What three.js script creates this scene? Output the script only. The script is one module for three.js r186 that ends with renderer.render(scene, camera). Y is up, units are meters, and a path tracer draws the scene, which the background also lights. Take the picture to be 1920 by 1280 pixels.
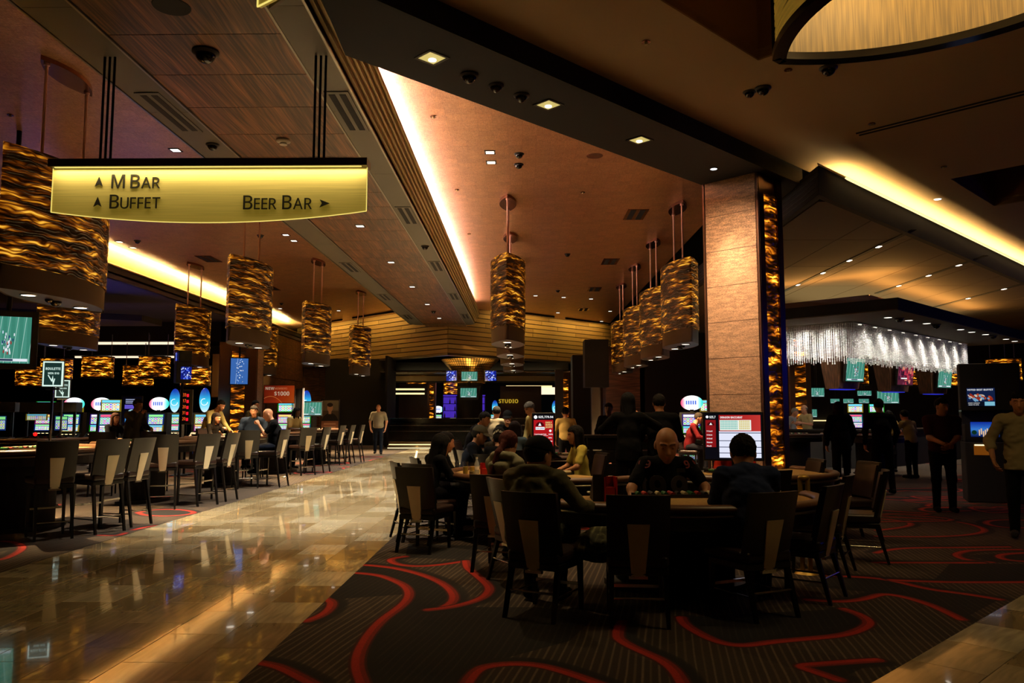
import * as THREE from 'three';
import { mergeGeometries, mergeVertices } from 'three/addons/utils/BufferGeometryUtils.js';
import { RoundedBoxGeometry } from 'three/addons/geometries/RoundedBoxGeometry.js';
import { TextGeometry } from 'three/addons/geometries/TextGeometry.js';
import { FontLoader } from 'three/addons/loaders/FontLoader.js';
import { RectAreaLightUniformsLib } from 'three/addons/lights/RectAreaLightUniformsLib.js';
import { createNoise2D, createNoise3D } from 'simplex-noise';

// ---------------------------------------------------------------- camera, light, exposure
RectAreaLightUniformsLib.init();
const scene = new THREE.Scene();
scene.background = new THREE.Color(0x000000);
const camera = new THREE.PerspectiveCamera(46.403, 1.5, 0.05, 200);
camera.position.set(0, 1.45, 0);
camera.rotation.order = 'YXZ';
camera.rotation.set(THREE.MathUtils.degToRad(5.281), THREE.MathUtils.degToRad(0.764), 0);
const renderer = new THREE.WebGLRenderer({ antialias: true });
renderer.toneMapping = THREE.LinearToneMapping;
renderer.toneMappingExposure = 1.0;
renderer.shadowMap.enabled = true;

// light strengths (candela for spots, luminance for strips)
const COPPER_Y = 6.3, CLOUD_Y = 5.35, TAN_Y = 5.63;
const POWER = { cloudSpot: 290, pendantSpot: 115, copperSpot: 40, beamSpot: 30, columnSpot: 95, coveRight: 330, coveLeft: 620, coveTan: 120, facade: 60, sign: 34, ring: 4.2 };
const WARM = 0xffd9a0, PALE = 0xfff0d8, GOLD = 0xffc862, COOL = 0xe6ecff;
function strip(x, y, z, w, h, dir, color, intensity, along = [0, 0, 1]) {   // a soft linear lamp: w metres long in the direction "along", shining towards dir
  const l = new THREE.RectAreaLight(color, intensity, w, h), zx = new THREE.Vector3(...dir).normalize().negate(), xx = new THREE.Vector3(...along); xx.addScaledVector(zx, -xx.dot(zx)).normalize();
  l.quaternion.setFromRotationMatrix(new THREE.Matrix4().makeBasis(xx, new THREE.Vector3().crossVectors(zx, xx), zx)); l.position.set(x, y, z); l.name = 'strip_light'; scene.add(l); return l;
}
function spot(x, y, z, tx, ty, tz, color, cd, angle = 0.6, pen = 0.6, size = 2) {
  const l = new THREE.SpotLight(color, cd, 0, angle, pen, 2);
  l.position.set(x, y, z); l.target.position.set(tx, ty, tz); l.castShadow = true; l.shadow.radius = size; l.name = 'spot_light';
  scene.add(l); scene.add(l.target); return l;
}
// the long coves: over the walkway panel, along the slot room, over the right-hand hall
for (let i = 0; i < 6; i++) strip(-2.14, 5.91, -1 - 5.4 * i - 2.7, 5.4, 0.1, [0.35, 1, 0], 0xffd6cc, POWER.coveRight);
for (let i = 0; i < 6; i++) strip(-12.45, 5.74, -6 - 6 * i - 3, 6, 0.12, [0.5, 1, 0], 0xfff0a0, POWER.coveLeft);
for (let i = 0; i < 4; i++) strip(5.0 + 1.7 + 3 * i, 5.32, -13.05 - 1.7 - 3 * i, 4.24, 0.1, [0.45, 1, 0.45], 0xffd992, POWER.coveTan, [1, 0, -1]);
// ---------------------------------------------------------------- helpers
const V = (x, y, z) => new THREE.Vector3(x, y, z), R = THREE.MathUtils.degToRad, S2 = Math.SQRT1_2;
function rng(seed) { let s = seed >>> 0; return () => { s = (s + 0x6d2b79f5) | 0; let t = Math.imul(s ^ (s >>> 15), 1 | s); t = (t + Math.imul(t ^ (t >>> 7), 61 | t)) ^ t; return ((t ^ (t >>> 14)) >>> 0) / 4294967296; }; }
const rand = rng(77), noise2 = createNoise2D(rng(5)), noise3 = createNoise3D(rng(9));
const taken = new Map();
function numbered(name) { const n = taken.get(name) ?? 0; taken.set(name, n + 1); return n ? name + '_' + String(n).padStart(3, '0') : name; }
function mesh(name, geo, mat, parent) {
  const m = new THREE.Mesh(Array.isArray(geo) ? merge(geo) : geo, mat);
  m.castShadow = m.receiveShadow = true; m.name = parent ? name : numbered(name); (parent ?? scene).add(m); return m;
}
function thing(name, label, category, pos = [0, 0, 0], turn = 0, group) {
  const o = new THREE.Group(); o.name = numbered(name); o.position.set(...pos); o.rotation.y = turn;
  o.userData = { label, category }; if (group) o.userData.group = group; scene.add(o); return o;
}
function tag(o, label, category, group) { o.userData = { label, category }; if (group) o.userData.group = group; return o; }
function struct(o) { o.userData.kind = 'structure'; return o; }
function sgroup(name) { const g = new THREE.Group(); g.name = numbered(name); g.userData = { kind: 'structure' }; scene.add(g); return g; }
function dup(src, pos, turn, label, group) {
  const c = src.clone(); c.name = numbered(src.name.replace(/_\d{3}$/, '')); c.position.set(...pos); c.rotation.set(0, turn, 0); c.userData = { ...src.userData };
  if (label) c.userData.label = label; if (group) c.userData.group = group; scene.add(c); return c;
}
function merge(list) { const l = list.map((g) => (g.index ? g.toNonIndexed() : g)); const keys = ['position', 'normal', 'uv']; if (l.every((g) => g.attributes.color)) keys.push('color');
  for (const g of l) { for (const k of Object.keys(g.attributes)) if (!keys.includes(k)) g.deleteAttribute(k); if (!g.attributes.uv) g.setAttribute('uv', new THREE.BufferAttribute(new Float32Array(g.attributes.position.count * 2), 2)); }
  return l.length === 1 ? l[0] : mergeGeometries(l); }
function box(w, h, d, x = 0, y = 0, z = 0, ry = 0, r = 0) {        // uv in metres
  const g = r ? new RoundedBoxGeometry(w, h, d, 1, r) : new THREE.BoxGeometry(w, h, d);
  const p = g.attributes.position, n = g.attributes.normal, uv = g.attributes.uv;
  for (let i = 0; i < p.count; i++) {
    const ax = Math.abs(n.getX(i)), ay = Math.abs(n.getY(i)), az = Math.abs(n.getZ(i));
    if (ay > ax && ay > az) uv.setXY(i, p.getX(i), p.getZ(i)); else if (ax > az) uv.setXY(i, p.getZ(i), p.getY(i)); else uv.setXY(i, p.getX(i), p.getY(i));
  }
  if (ry) g.rotateY(ry); g.translate(x, y, z); return g;
}
const slabY = (x0, x1, y0, y1, z0, z1) => box(x1 - x0, y1 - y0, Math.abs(z1 - z0), (x0 + x1) / 2, (y0 + y1) / 2, (z0 + z1) / 2);
function cyl(r1, r2, h, x = 0, y = 0, z = 0, seg = 16, open = false) { const g = new THREE.CylinderGeometry(r1, r2, h, seg, 1, open); g.translate(x, y, z); return g; }
function tube(pts, r, seg = 24, rs = 8, closed = false) { return new THREE.TubeGeometry(new THREE.CatmullRomCurve3(pts.map((p) => V(...p)), closed, 'catmullrom', 0.4), seg, r, rs, closed); }
function bar(a, b, r, seg = 8) { const A = V(...a), B = V(...b), d = B.clone().sub(A), g = new THREE.CylinderGeometry(r, r, d.length(), seg); g.applyQuaternion(new THREE.Quaternion().setFromUnitVectors(V(0, 1, 0), d.clone().normalize())); g.translate((A.x + B.x) / 2, (A.y + B.y) / 2, (A.z + B.z) / 2); return g; }
function beamBox(a, b, w, h) { const A = V(...a), B = V(...b), d = B.clone().sub(A), g = new THREE.BoxGeometry(w, d.length(), h); g.applyQuaternion(new THREE.Quaternion().setFromUnitVectors(V(0, 1, 0), d.clone().normalize())); g.translate((A.x + B.x) / 2, (A.y + B.y) / 2, (A.z + B.z) / 2); return g; }
function lathe(pts, seg = 20) { return new THREE.LatheGeometry(pts.map(([x, y]) => new THREE.Vector2(x, y)), seg); }
function prism(poly, y0, y1, uvs = 1) {                              // polygon [x,z] raised from y0 to y1, uv = metres
  const s = new THREE.Shape(poly.map(([x, z]) => new THREE.Vector2(x, -z)));
  const g = new THREE.ExtrudeGeometry(s, { depth: y1 - y0, bevelEnabled: false }); g.rotateX(-Math.PI / 2); g.translate(0, y0, 0); return g;
}
function planarUV(g, fn) { const p = g.attributes.position, uv = g.attributes.uv; for (let i = 0; i < p.count; i++) { const [u, v] = fn(p.getX(i), p.getY(i), p.getZ(i)); uv.setXY(i, u, v); } return g; }
function canvas(w, h, draw) { const c = document.createElement('canvas'); c.width = w; c.height = h; draw(c.getContext('2d'), w, h); return c; }
function tex(w, h, draw, { srgb = true, rx = 1, ry = 1, mirror = false } = {}) {
  const t = new THREE.CanvasTexture(canvas(w, h, draw)); if (srgb) t.colorSpace = THREE.SRGBColorSpace;
  t.wrapS = t.wrapT = mirror ? THREE.MirroredRepeatWrapping : THREE.RepeatWrapping; t.repeat.set(rx, ry); t.magFilter = THREE.LinearFilter; return t;
}
function ptex(w, h, fn, { srgb = true, rx = 1, ry = 1 } = {}) {      // per pixel: fn(u, v) -> [r,g,b] 0..255
  return tex(w, h, (c) => { const im = c.createImageData(w, h); for (let y = 0, i = 0; y < h; y++) for (let x = 0; x < w; x++, i += 4) { const k = fn(x / w, y / h); im.data[i] = k[0]; im.data[i + 1] = k[1]; im.data[i + 2] = k[2]; im.data[i + 3] = 255; } c.putImageData(im, 0, 0); }, { srgb, rx, ry });
}
const tnoise = (u, v, fu, fv, o = 0) => { // tileable noise in u and v
  const a = u * 2 * Math.PI, r = fu / (2 * Math.PI), b = (v - Math.floor(v)); const n = (vv) => noise3(Math.cos(a) * r + o, Math.sin(a) * r + o * 1.7, vv * fv); return n(b) * (1 - b) + n(b - 1) * b; };
const std = (color, rough = 0.8, metal = 0, extra = {}) => new THREE.MeshStandardMaterial({ color, roughness: rough, metalness: metal, ...extra });
const phys = (o) => new THREE.MeshPhysicalMaterial(o);
const glowMat = (color, k, map) => new THREE.MeshStandardMaterial({ color: 0x050505, roughness: 0.4, emissive: color, emissiveIntensity: k, ...(map ? { emissiveMap: map } : {}) });
const font = await new FontLoader().loadAsync('fonts/droid/droid_sans_regular.typeface.json');
const fontBold = await new FontLoader().loadAsync('fonts/droid/droid_sans_bold.typeface.json');
function text(str, size, depth, bold) { const g = new TextGeometry(str, { font: bold ? fontBold : font, size, depth, curveSegments: 3, bevelEnabled: false }); g.computeBoundingBox(); return g; }

// ---------------------------------------------------------------- materials
const clamp = (x, a = 0, b = 1) => Math.min(b, Math.max(a, x));
const mottled = (base, amp, fu, fv) => (u, v) => { const n = tnoise(u, v, fu, fv) * 0.6 + tnoise(u, v, fu * 3, fv * 3, 7) * 0.3 + tnoise(u, v, fu * 9, fv * 9, 3) * 0.2; return base.map((c) => clamp(c * (1 + n * amp), 0, 255)); };
const TX = {};
TX.copper = tex(1024, 1024, (c, w) => {                             // squares of metal leaf with a fine cross-hatched grain
  const q = rng(55); for (let i = 0; i < 10; i++) for (let j = 0; j < 10; j++) { const k = 0.95 + 0.1 * q(); c.fillStyle = `rgb(${206 * k},${150 * k},${102 * k})`; c.fillRect(i * w / 10, j * w / 10, w / 10 + 1, w / 10 + 1); }
  for (let i = 0; i < 60000; i++) { const x = q() * w, y = q() * w, l = 4 + 22 * q(), d = q() < 0.5; c.fillStyle = d ? 'rgba(84,46,22,0.24)' : 'rgba(255,222,180,0.22)'; if (q() < 0.5) c.fillRect(x, y, l, 1.2); else c.fillRect(x, y, 1.2, l); }
  c.fillStyle = 'rgba(80,44,26,0.25)'; for (let i = 0; i < 10; i++) { c.fillRect(i * w / 10, 0, 1.5, w); c.fillRect(0, i * w / 10, w, 1.5); } }, { rx: 0.4, ry: 0.4 });
TX.copperBump = ptex(512, 512, (u, v) => { const n = 128 + 60 * tnoise(u, v, 40, 260, 1) + 60 * tnoise(u, v, 260, 40, 4); return [n, n, n]; }, { srgb: false, rx: 0.5, ry: 0.5 });
TX.wood = ptex(512, 1024, (u, v) => { const w = u + 0.012 * tnoise(u, v, 2, 2, 2), n = tnoise(w, v, 46, 3, 5) * 0.35 + tnoise(w, v, 120, 6, 6) * 0.2 + tnoise(w, v, 9, 1.5, 9) * 0.25; const k = 0.8 + n; return [124 * k, 80 * k, 48 * k].map((c) => clamp(c, 8, 255)); });
TX.darkwood = ptex(256, 512, (u, v) => { const n = tnoise(u, v, 30, 3, 11) * 0.3 + tnoise(u, v, 90, 5, 12) * 0.15; const k = 0.9 + n; return [106 * k, 70 * k, 46 * k].map((c) => clamp(c, 5, 255)); });
TX.colstone = ptex(512, 1024, (u, v) => { const n = tnoise(u, v, 30, 260, 21) * 0.28 + tnoise(u, v, 90, 500, 22) * 0.2 + tnoise(u, v, 5, 40, 23) * 0.15; const k = 0.95 + n; return [190 * k, 146 * k, 102 * k].map((c) => clamp(c, 0, 255)); });
const streak = (u, v, o) => { const w = v + 0.014 * tnoise(u, v, 5, 7, o) + 0.006 * tnoise(u, v, 16, 16, o + 3); return [Math.pow(Math.abs(Math.sin(Math.PI * (w * 38 + 0.9 * tnoise(u, v, 8, 10, o + 6)))), 0.55), clamp(0.36 + 0.85 * tnoise(u, w, 3.4, 16, o + 1) + 0.5 * tnoise(u, w, 9, 54, o + 2))]; };
TX.amber = ptex(1024, 1024, (u, v) => {                              // resin streaks: dark bark lines in clear amber
  const [l, p] = streak(u, v, 31), k = Math.pow(p, 1.7) * l;
  return [clamp(6 + 262 * Math.pow(k, 0.85), 0, 255), clamp(2 + 196 * Math.pow(k, 1.2), 0, 255), clamp(70 * Math.pow(k, 2.6), 0, 255)]; });
TX.amberBump = ptex(512, 512, (u, v) => { const n = clamp(230 - 200 * streak(u, v, 31)[0], 0, 255); return [n, n, n]; }, { srgb: false });
TX.marble = [0, 1, 2, 3].map((k) => ptex(256, 384, (u, v) => {
  const w = u + 0.02 * tnoise(u, v, 2, 2, 40 + k), n = tnoise(w, v, 18, 2.5, 44 + k) * 0.1 + tnoise(w, v, 50, 5, 48 + k) * 0.04 + tnoise(u, v, 2, 2, 52 + k) * 0.07; const q = 1 + n, b = [[196, 184, 154], [184, 168, 136], [166, 148, 116], [190, 176, 146]][k];
  return b.map((c) => clamp(c * q, 0, 255)); }));
TX.felt = ptex(256, 256, mottled([150, 118, 62], 0.18, 30, 30));
const M = {
  copper: std(0xffffff, 0.36, 0.58, { map: TX.copper, bumpMap: TX.copperBump, bumpScale: 0.0015 }),
  wood: std(0xffffff, 0.42, 0, { map: TX.wood }),
  darkwood: std(0xffffff, 0.45, 0, { map: TX.darkwood }),
  greyMetal: std(0x5d594c, 0.5, 0.25), brass: std(0xae965e, 0.42, 0.3), brassDark: std(0x1a150d, 0.7),
  black: std(0x0a0908, 0.6), blackGloss: std(0x060606, 0.12), blackMetal: std(0x141210, 0.4, 0.6), grout: std(0x3b3226, 0.9),
  beam: std(0x0c0a08, 0.8), tan: std(0x9c8058, 0.92), coffer: std(0x7a5830, 0.9), blueBlack: std(0x090a12, 0.85), charcoal: std(0x1d1a18, 0.8),
  colstone: std(0xffffff, 0.38, 0.35, { map: TX.colstone }), trim: std(0x6d4c36, 0.32, 0.8), chrome: std(0xd8d4cc, 0.16, 1), steel: std(0x9c988e, 0.3, 1), copperRod: std(0xecbca8, 0.3, 0.35), satin: std(0xe9dfbe, 0.45, 0.15),
  leather: std(0x241510, 0.38), espresso: std(0x080605, 0.36), felt: std(0xffffff, 0.95, 0, { map: TX.felt }), rail: std(0x54371f, 0.4), lowpanel: std(0x574a3b, 0.85),
  slat: std(0x9b7d45, 0.6, 0.15), wallDark: std(0x120e0b, 0.85), fixture: std(0x2a251d, 0.5, 0.4), vent: std(0x030303, 0.8), frameGrey: std(0x6b6658, 0.5, 0.3),
  amber: new THREE.MeshStandardMaterial({ color: 0x2a1404, roughness: 0.32, emissive: 0xffffff, emissiveIntensity: 0.95, emissiveMap: TX.amber, bumpMap: TX.amberBump, bumpScale: 0.02 }),
  amberDim: new THREE.MeshStandardMaterial({ color: 0x2a1404, roughness: 0.32, emissive: 0xffffff, emissiveIntensity: 0.95, emissiveMap: TX.amber, bumpMap: TX.amberBump, bumpScale: 0.02 }),
  lampWhite: glowMat(0xfff6e4, 3.0), lampWarm: glowMat(0xffe2a4, 2.2), lampPure: glowMat(0xf4f6ff, 4.0), coveGlow: glowMat(0xffe09a, 1.6), copperGlow: glowMat(0xffd0b0, 1.4),
  glass: phys({ color: 0xffffff, roughness: 0.04, transmission: 1, thickness: 0, ior: 1.45 }), darkGlass: phys({ color: 0x2a2422, roughness: 0.08, metalness: 0 }),
  white: std(0xd8d2c4, 0.8), paper: std(0xe8e2d4, 0.9), red: std(0x8c1410, 0.5),
};
// ---------------------------------------------------------------- floor
const floor = sgroup('floor');
mesh('slab', slabY(-46, 46, -0.35, -0.012, 8, -62), M.grout, floor);
{ // polished stone walkway: 8 courses of 41 x 61 cm tiles in half bond
  const walk = mesh('walkway_bed', slabY(-4.84, -1.55, -0.03, -0.004, 4, -34.5), M.grout, floor);
  const mats = TX.marble.flatMap((t, k) => [0xffffff, 0xeee8dc, 0xdcd4c4].map((c) => { const q = t.clone(); q.needsUpdate = true; return phys({ color: c, map: q, roughness: 0.08, clearcoat: 0.5, clearcoatRoughness: 0.02 }); }));
  const variants = [0, 1, 2].map((k) => { const g = box(0.407, 0.03, 0.607, 0, -0.015, 0, 0, 0.0022); planarUV(g, (x, y, z) => [x * 1.2 + 0.5 + k * 0.3, z * 1.1 + 0.5 + k * 0.37]); return g; });
  const rest = mats.map(() => []), tiles = [], q = rng(3);
  for (let r = 0; r < 8; r++) for (let i = -6; i < 58; i++) {
    const z = -0.23 - (r % 2 ? 0.32 : 0) - 0.61 * i - 0.305, x = -1.755 - 0.41 * r; if (z < -34.4 || z > 3.6) continue;
    const pick = q(), m = Math.floor(pick * mats.length * 0.999), v = Math.floor(q() * 3);
    if (z < -3.6 && tiles.length < 290 && z > -25.8) { const t = mesh('tile', variants[v], mats[m], walk); t.position.set(x, 0, z); tiles.push(t); }
    else rest[m].push(variants[v].clone().translate(x, 0, z));
  }
  rest.forEach((l, m) => { if (l.length) { const o = mesh('tiles', l, mats[m], walk); o.userData.kind = 'stuff'; } });
  // the crossing path in front on the right, laid at 45 degrees
  const cross = mesh('path_bed', prism([[-1.5, -1.15], [6.5, -9.15], [12, -3.7], [12, 4], [-1.5, 4]], -0.03, -0.004), M.grout, floor);
  const far = [];
  for (let r = 0; r < 14; r++) for (let i = 0; i < 24; i++) {
    const s = -2.62 / Math.SQRT2 + 0.205 + 0.41 * r, d = 0.55 + 0.61 * i + (r % 2 ? 0.305 : 0), x = (s + d) * S2, z = (s - d) * S2;
    if (x < -1.1 || x > 11.5 || z > 3.6) continue;
    const m = Math.floor(q() * mats.length * 0.999), v = Math.floor(q() * 3);
    if (z < -3.4 && x < 6 && x > 1.2) { const t = mesh('tile', variants[v], mats[m], cross); t.position.set(x, 0, z); t.rotation.y = R(-45) + Math.PI / 2 * 0; t.rotation.y = R(-45); }
    else far.push(variants[v].clone().rotateY(R(-45)).translate(x, 0, z));
  }
  const o = mesh('tiles', far, mats[1], cross); o.userData.kind = 'stuff';
}
/*CARPET*/
// ---------------------------------------------------------------- ceilings
const copper = sgroup('ceiling');
mesh('metal_leaf', planarUV(prism([[-13.2, 4], [-2, 4], [-2, -8], [4.62, -13.9], [4.62, -52], [-13.2, -52]], COPPER_Y, COPPER_Y + 0.12), (x, y, z) => [x, z]), M.copper, copper);
struct(mesh('roof', slabY(-46, 46, 7.4, 7.7, 8, -62), M.black));
{ // the long dropped panel above the walkway: wood boards, grey metal borders, stepped brass edge
  const c = sgroup('ceiling');
  mesh('backing', slabY(-4.6, -2.34, CLOUD_Y + 0.03, CLOUD_Y + 0.5, 4, -33.9), M.charcoal, c);
  const q = rng(8);
  for (let i = 0; i < 39; i++) { const z = 2.9 - 0.975 * i; const g = box(1.8, 0.03, 0.963, -3.365, CLOUD_Y + 0.015, z - 0.487 - 0.0); const o = q() * 5; planarUV(g, (x, y, zz) => [x * 0.55 + o, zz * 0.3 + o * 1.3]); mesh('wood_board', g, M.wood, c); }
  for (const [x0, x1] of [[-4.81, -4.29], [-2.44, -2.06]]) for (let i = 0; i < 14; i++) mesh('metal_panel', slabY(x0, x1, CLOUD_Y - 0.012, CLOUD_Y + 0.03, 3.4 - 2.66 * i - 0.006, 3.4 - 2.66 * (i + 1)), M.greyMetal, c);
  for (const x of [-4.83, -4.285, -2.452, -2.06]) mesh('edge_strip', slabY(x - 0.012, x + 0.012, CLOUD_Y - 0.022, CLOUD_Y + 0.06, 3.9, -33.95), M.steel, c);
  for (let k = 0; k < 7; k++) { const y = CLOUD_Y + 0.005 + 0.073 * k, x = -2.048 + 0.036 * k; mesh('brass_step', slabY(-2.4, x, y, y + 0.062, 3.9, -33.95 - 0.02 * k), M.brass, c); }
  for (let k = 0; k < 7; k++) { const y = CLOUD_Y + 0.005 + 0.073 * k, x = -4.85 - 0.036 * k; mesh('brass_step', slabY(x, -4.5, y, y + 0.062, 3.9, -33.95 - 0.02 * k), M.brass, c); }
  mesh('end_cap', prism([[-4.83, -33.9], [-2.05, -33.9], [-2.3, -34.3], [-4.6, -34.3]], CLOUD_Y - 0.01, CLOUD_Y + 0.5), M.greyMetal, c);
  mesh('cove_lamp', slabY(-2.16, -2.08, 5.90, 5.92, -1, -33.4), M.copperGlow, c);
}
{ // dark beam at 45 degrees
  const D = (s, d) => [(s + d) / 2, (s - d) / 2];
  const b = sgroup('trim');
  mesh('soffit_beam', prism([D(-10.25, 6.4), D(-8.55, 4.8), D(-8.55, 18.1), D(-10.25, 19.6)], CLOUD_Y, COPPER_Y + 0.1), M.beam, b);
  // tan ceiling with two square coffers, 45 degrees
  const t = sgroup('ceiling');
  const P = (s0, s1, d0, d1, y0, y1) => prism([D(s0, d0), D(s1, d0), D(s1, d1), D(s0, d1)], y0, y1);
  const y0 = TAN_Y, y1 = TAN_Y + 0.14;
  mesh('plaster', [P(-8.55, -6.33, -6, 44, y0, y1), P(-6.33, -2.6, -6, 8.15, y0, y1), P(-6.33, -2.6, 11.92, 21.55, y0, y1), P(-6.33, -2.6, 25.3, 44, y0, y1), P(-2.6, 22, -10, 44, y0, y1)], M.tan, t);
  for (const [a, c] of [[8.15, 11.92], [21.55, 25.3]]) { const f = 0.06; mesh('coffer', [P(-6.33 - f, -6.33, a, c, y0 + 0.02, 6.5), P(-2.6, -2.6 + f, a, c, y0 + 0.02, 6.5), P(-6.33, -2.6, a - f, a, y0 + 0.02, 6.5), P(-6.33, -2.6, c, c + f, y0 + 0.02, 6.5), P(-6.4, -2.5, a - f, c + f, 6.5, 6.6)], M.coffer, t); }
  for (const k of [0, 0.16]) mesh('air_slot', (() => { const [ax, az] = D(-6.62, 16.55 + k), [bx, bz] = D(-2.4, 16.55 + k); return beamBox([ax, TAN_Y - 0.002, az], [bx, TAN_Y - 0.002, bz], 0.035, 0.012); })(), M.vent, t);
  // lower ceiling of the right-hand hall with its fascia
  const lo = sgroup('ceiling');
  const cx = 4.70, cz = -12.42;
  mesh('fascia', [prism([[cx, cz], [cx + 17, cz - 17], [cx + 17, cz - 17.16], [cx + 0.11, cz - 0.27], [cx + 0.11, -46], [cx, -46]], 4.93, 5.4)], M.blueBlack, lo);
  for (let k = 1; k < 6; k++) { mesh('fascia_line', [beamBox([cx - 0.004, 4.93 + 0.078 * k, cz], [cx - 0.004, 4.93 + 0.078 * k, -46], 0.012, 0.012)], M.black, lo); }
  mesh('fascia_cap', [prism([[cx - 0.03, cz + 0.06], [cx + 17, cz - 16.94], [cx + 17, cz - 17.05], [cx + 0.05, cz - 0.1]], 5.4, 5.43)], M.brass, lo);
  mesh('cove_lamp', [beamBox([cx + 0.6, 5.305, cz - 0.38], [cx + 13.4, 5.305, cz - 13.18], 0.05, 0.03)], M.coveGlow, lo);
  mesh('cove_back', prism([[cx + 0.1, cz - 0.3], [cx + 17.1, cz - 17.3], [cx + 17.1, cz - 18.4], [cx + 0.1, cz - 1.4]], 5.2, 5.28), M.lowpanel, lo);
  const lines = []; 
  const inside = (x, z) => x > cx + 0.1 && x + z < cx + cz - 0.2;
  // panels 1.45 x 2.9 m with open joints, laid along the hall
  for (let i = 0; i < 11; i++) for (let j = 0; j < 12; j++) {
    const x0 = 4.9 + 1.45 * i, z0 = -13 - 2.9 * j; let poly = [[x0, z0], [x0 + 1.43, z0], [x0 + 1.43, z0 - 2.88], [x0, z0 - 2.88]];
    const lim = cx + cz - 0.25; // clip by x + z < lim
    const out = []; for (let k = 0; k < 4; k++) { const a = poly[k], b2 = poly[(k + 1) % 4], fa = a[0] + a[1] - lim, fb = b2[0] + b2[1] - lim; if (fa <= 0) out.push(a); if (fa * fb < 0) { const t2 = fa / (fa - fb); out.push([a[0] + (b2[0] - a[0]) * t2, a[1] + (b2[1] - a[1]) * t2]); } }
    if (out.length > 2) mesh('ceiling_panel', prism(out, 4.97, 5.0), M.lowpanel, lo);
  }
  mesh('void', prism([[4.8, -13], [4.8, -48], [23, -48], [23, -31]], 5.05, 5.1), M.black, lo);
}
{ // left: fascia with cove, then the lower ceiling of the slot room
  const l = sgroup('ceiling');
  mesh('fascia', slabY(-12.2, -12.1, 5.46, 5.86, 4, -45), M.charcoal, l);
  mesh('fascia_lip', slabY(-12.22, -12.07, 5.84, 5.875, 4, -45), M.brass, l);
  mesh('cove_lamp', slabY(-12.47, -12.37, 5.76, 5.78, -4, -43), M.coveGlow, l);
  mesh('cove_floor', slabY(-13.2, -12.1, 5.6, 5.66, 4, -45), M.tan, l);
  mesh('cove_back', slabY(-13.2, -13.12, 5.6, 6.35, 4, -45), M.tan, l);
  mesh('low_ceiling', slabY(-46, -12.1, 5.46, 5.6, 4, -50), M.lowLeft ?? (M.lowLeft = std(0x4c464e, 0.8)), l);
}
// ---------------------------------------------------------------- walls
struct(mesh('wall_left', slabY(-46, -45.7, -0.2, 7.5, 8, -62), M.wallDark));
struct(mesh('wall_right', slabY(40, 40.3, -0.2, 7.5, 8, -62), M.wallDark));
struct(mesh('wall_back', slabY(-46, 46, -0.2, 7.5, -61.7, -62), M.wallDark));
struct(mesh('wall_front', slabY(-46, 46, -0.2, 7.5, 7.7, 8), M.wallDark));
{ // boarded fascia above the far bar: two faces meeting in a ridge, 10 boards each
  const w = sgroup('wall_far');
  const h0 = 4.17, n = 10, dh = (COPPER_Y - h0) / n, q = rng(4);
  for (const sgn of [-1, 1]) for (let k = 0; k < n; k++) {
    const L = sgn < 0 ? 13.2 : 21, y = h0 + dh * k; let done = 0;
    while (done < L - 0.1) { const len = Math.min(L - done, 2.2 + q() * 1.6), a = done + len / 2; const g = box(len - 0.012, dh - 0.035, 0.05); planarUV(g, (x, yy, z) => [x, yy]); g.rotateY(sgn > 0 ? R(45) : R(-45)); g.translate(-3.3 + sgn * a * S2, y + dh / 2, -35 - a * S2); mesh('board', g, q() < 0.5 ? M.slat : M.slat2 ?? (M.slat2 = std(0x8a6c3a, 0.6, 0.15)), w); done += len; }
  }
  for (const [x, z, a] of [[-7.2, -38.0, -1], [-10.4, -41.2, -1], [0.3, -37.7, 1], [3.4, -40.8, 1]]) { strip(x, 6.22, z, 3.6, 0.08, [a * -0.75, -1, -0.75].map((v, i) => (i === 0 ? (a < 0 ? 0.45 : -0.45) : i === 1 ? -1 : -0.45)), 0xffd070, POWER.facade, [a, 0, -1]); mesh('wall_washer', beamBox([x - a * 1.25, 6.26, z + 1.25], [x + a * 1.25, 6.26, z - 1.25], 0.08, 0.06), M.fixture, w); }
  mesh('backing', prism([[-3.3, -35.04], [11.5, -49.84], [11.3, -50], [-3.3, -35.4], [-12.4, -44.5], [-12.6, -44.34]], h0, COPPER_Y), M.brassDark, w);
  mesh('bottom_rail', prism([[-3.3, -34.93], [11.5, -49.73], [11.3, -50], [-3.3, -35.4], [-12.4, -44.5], [-12.6, -44.23]], h0 - 0.09, h0), M.steel, w);
}
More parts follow.
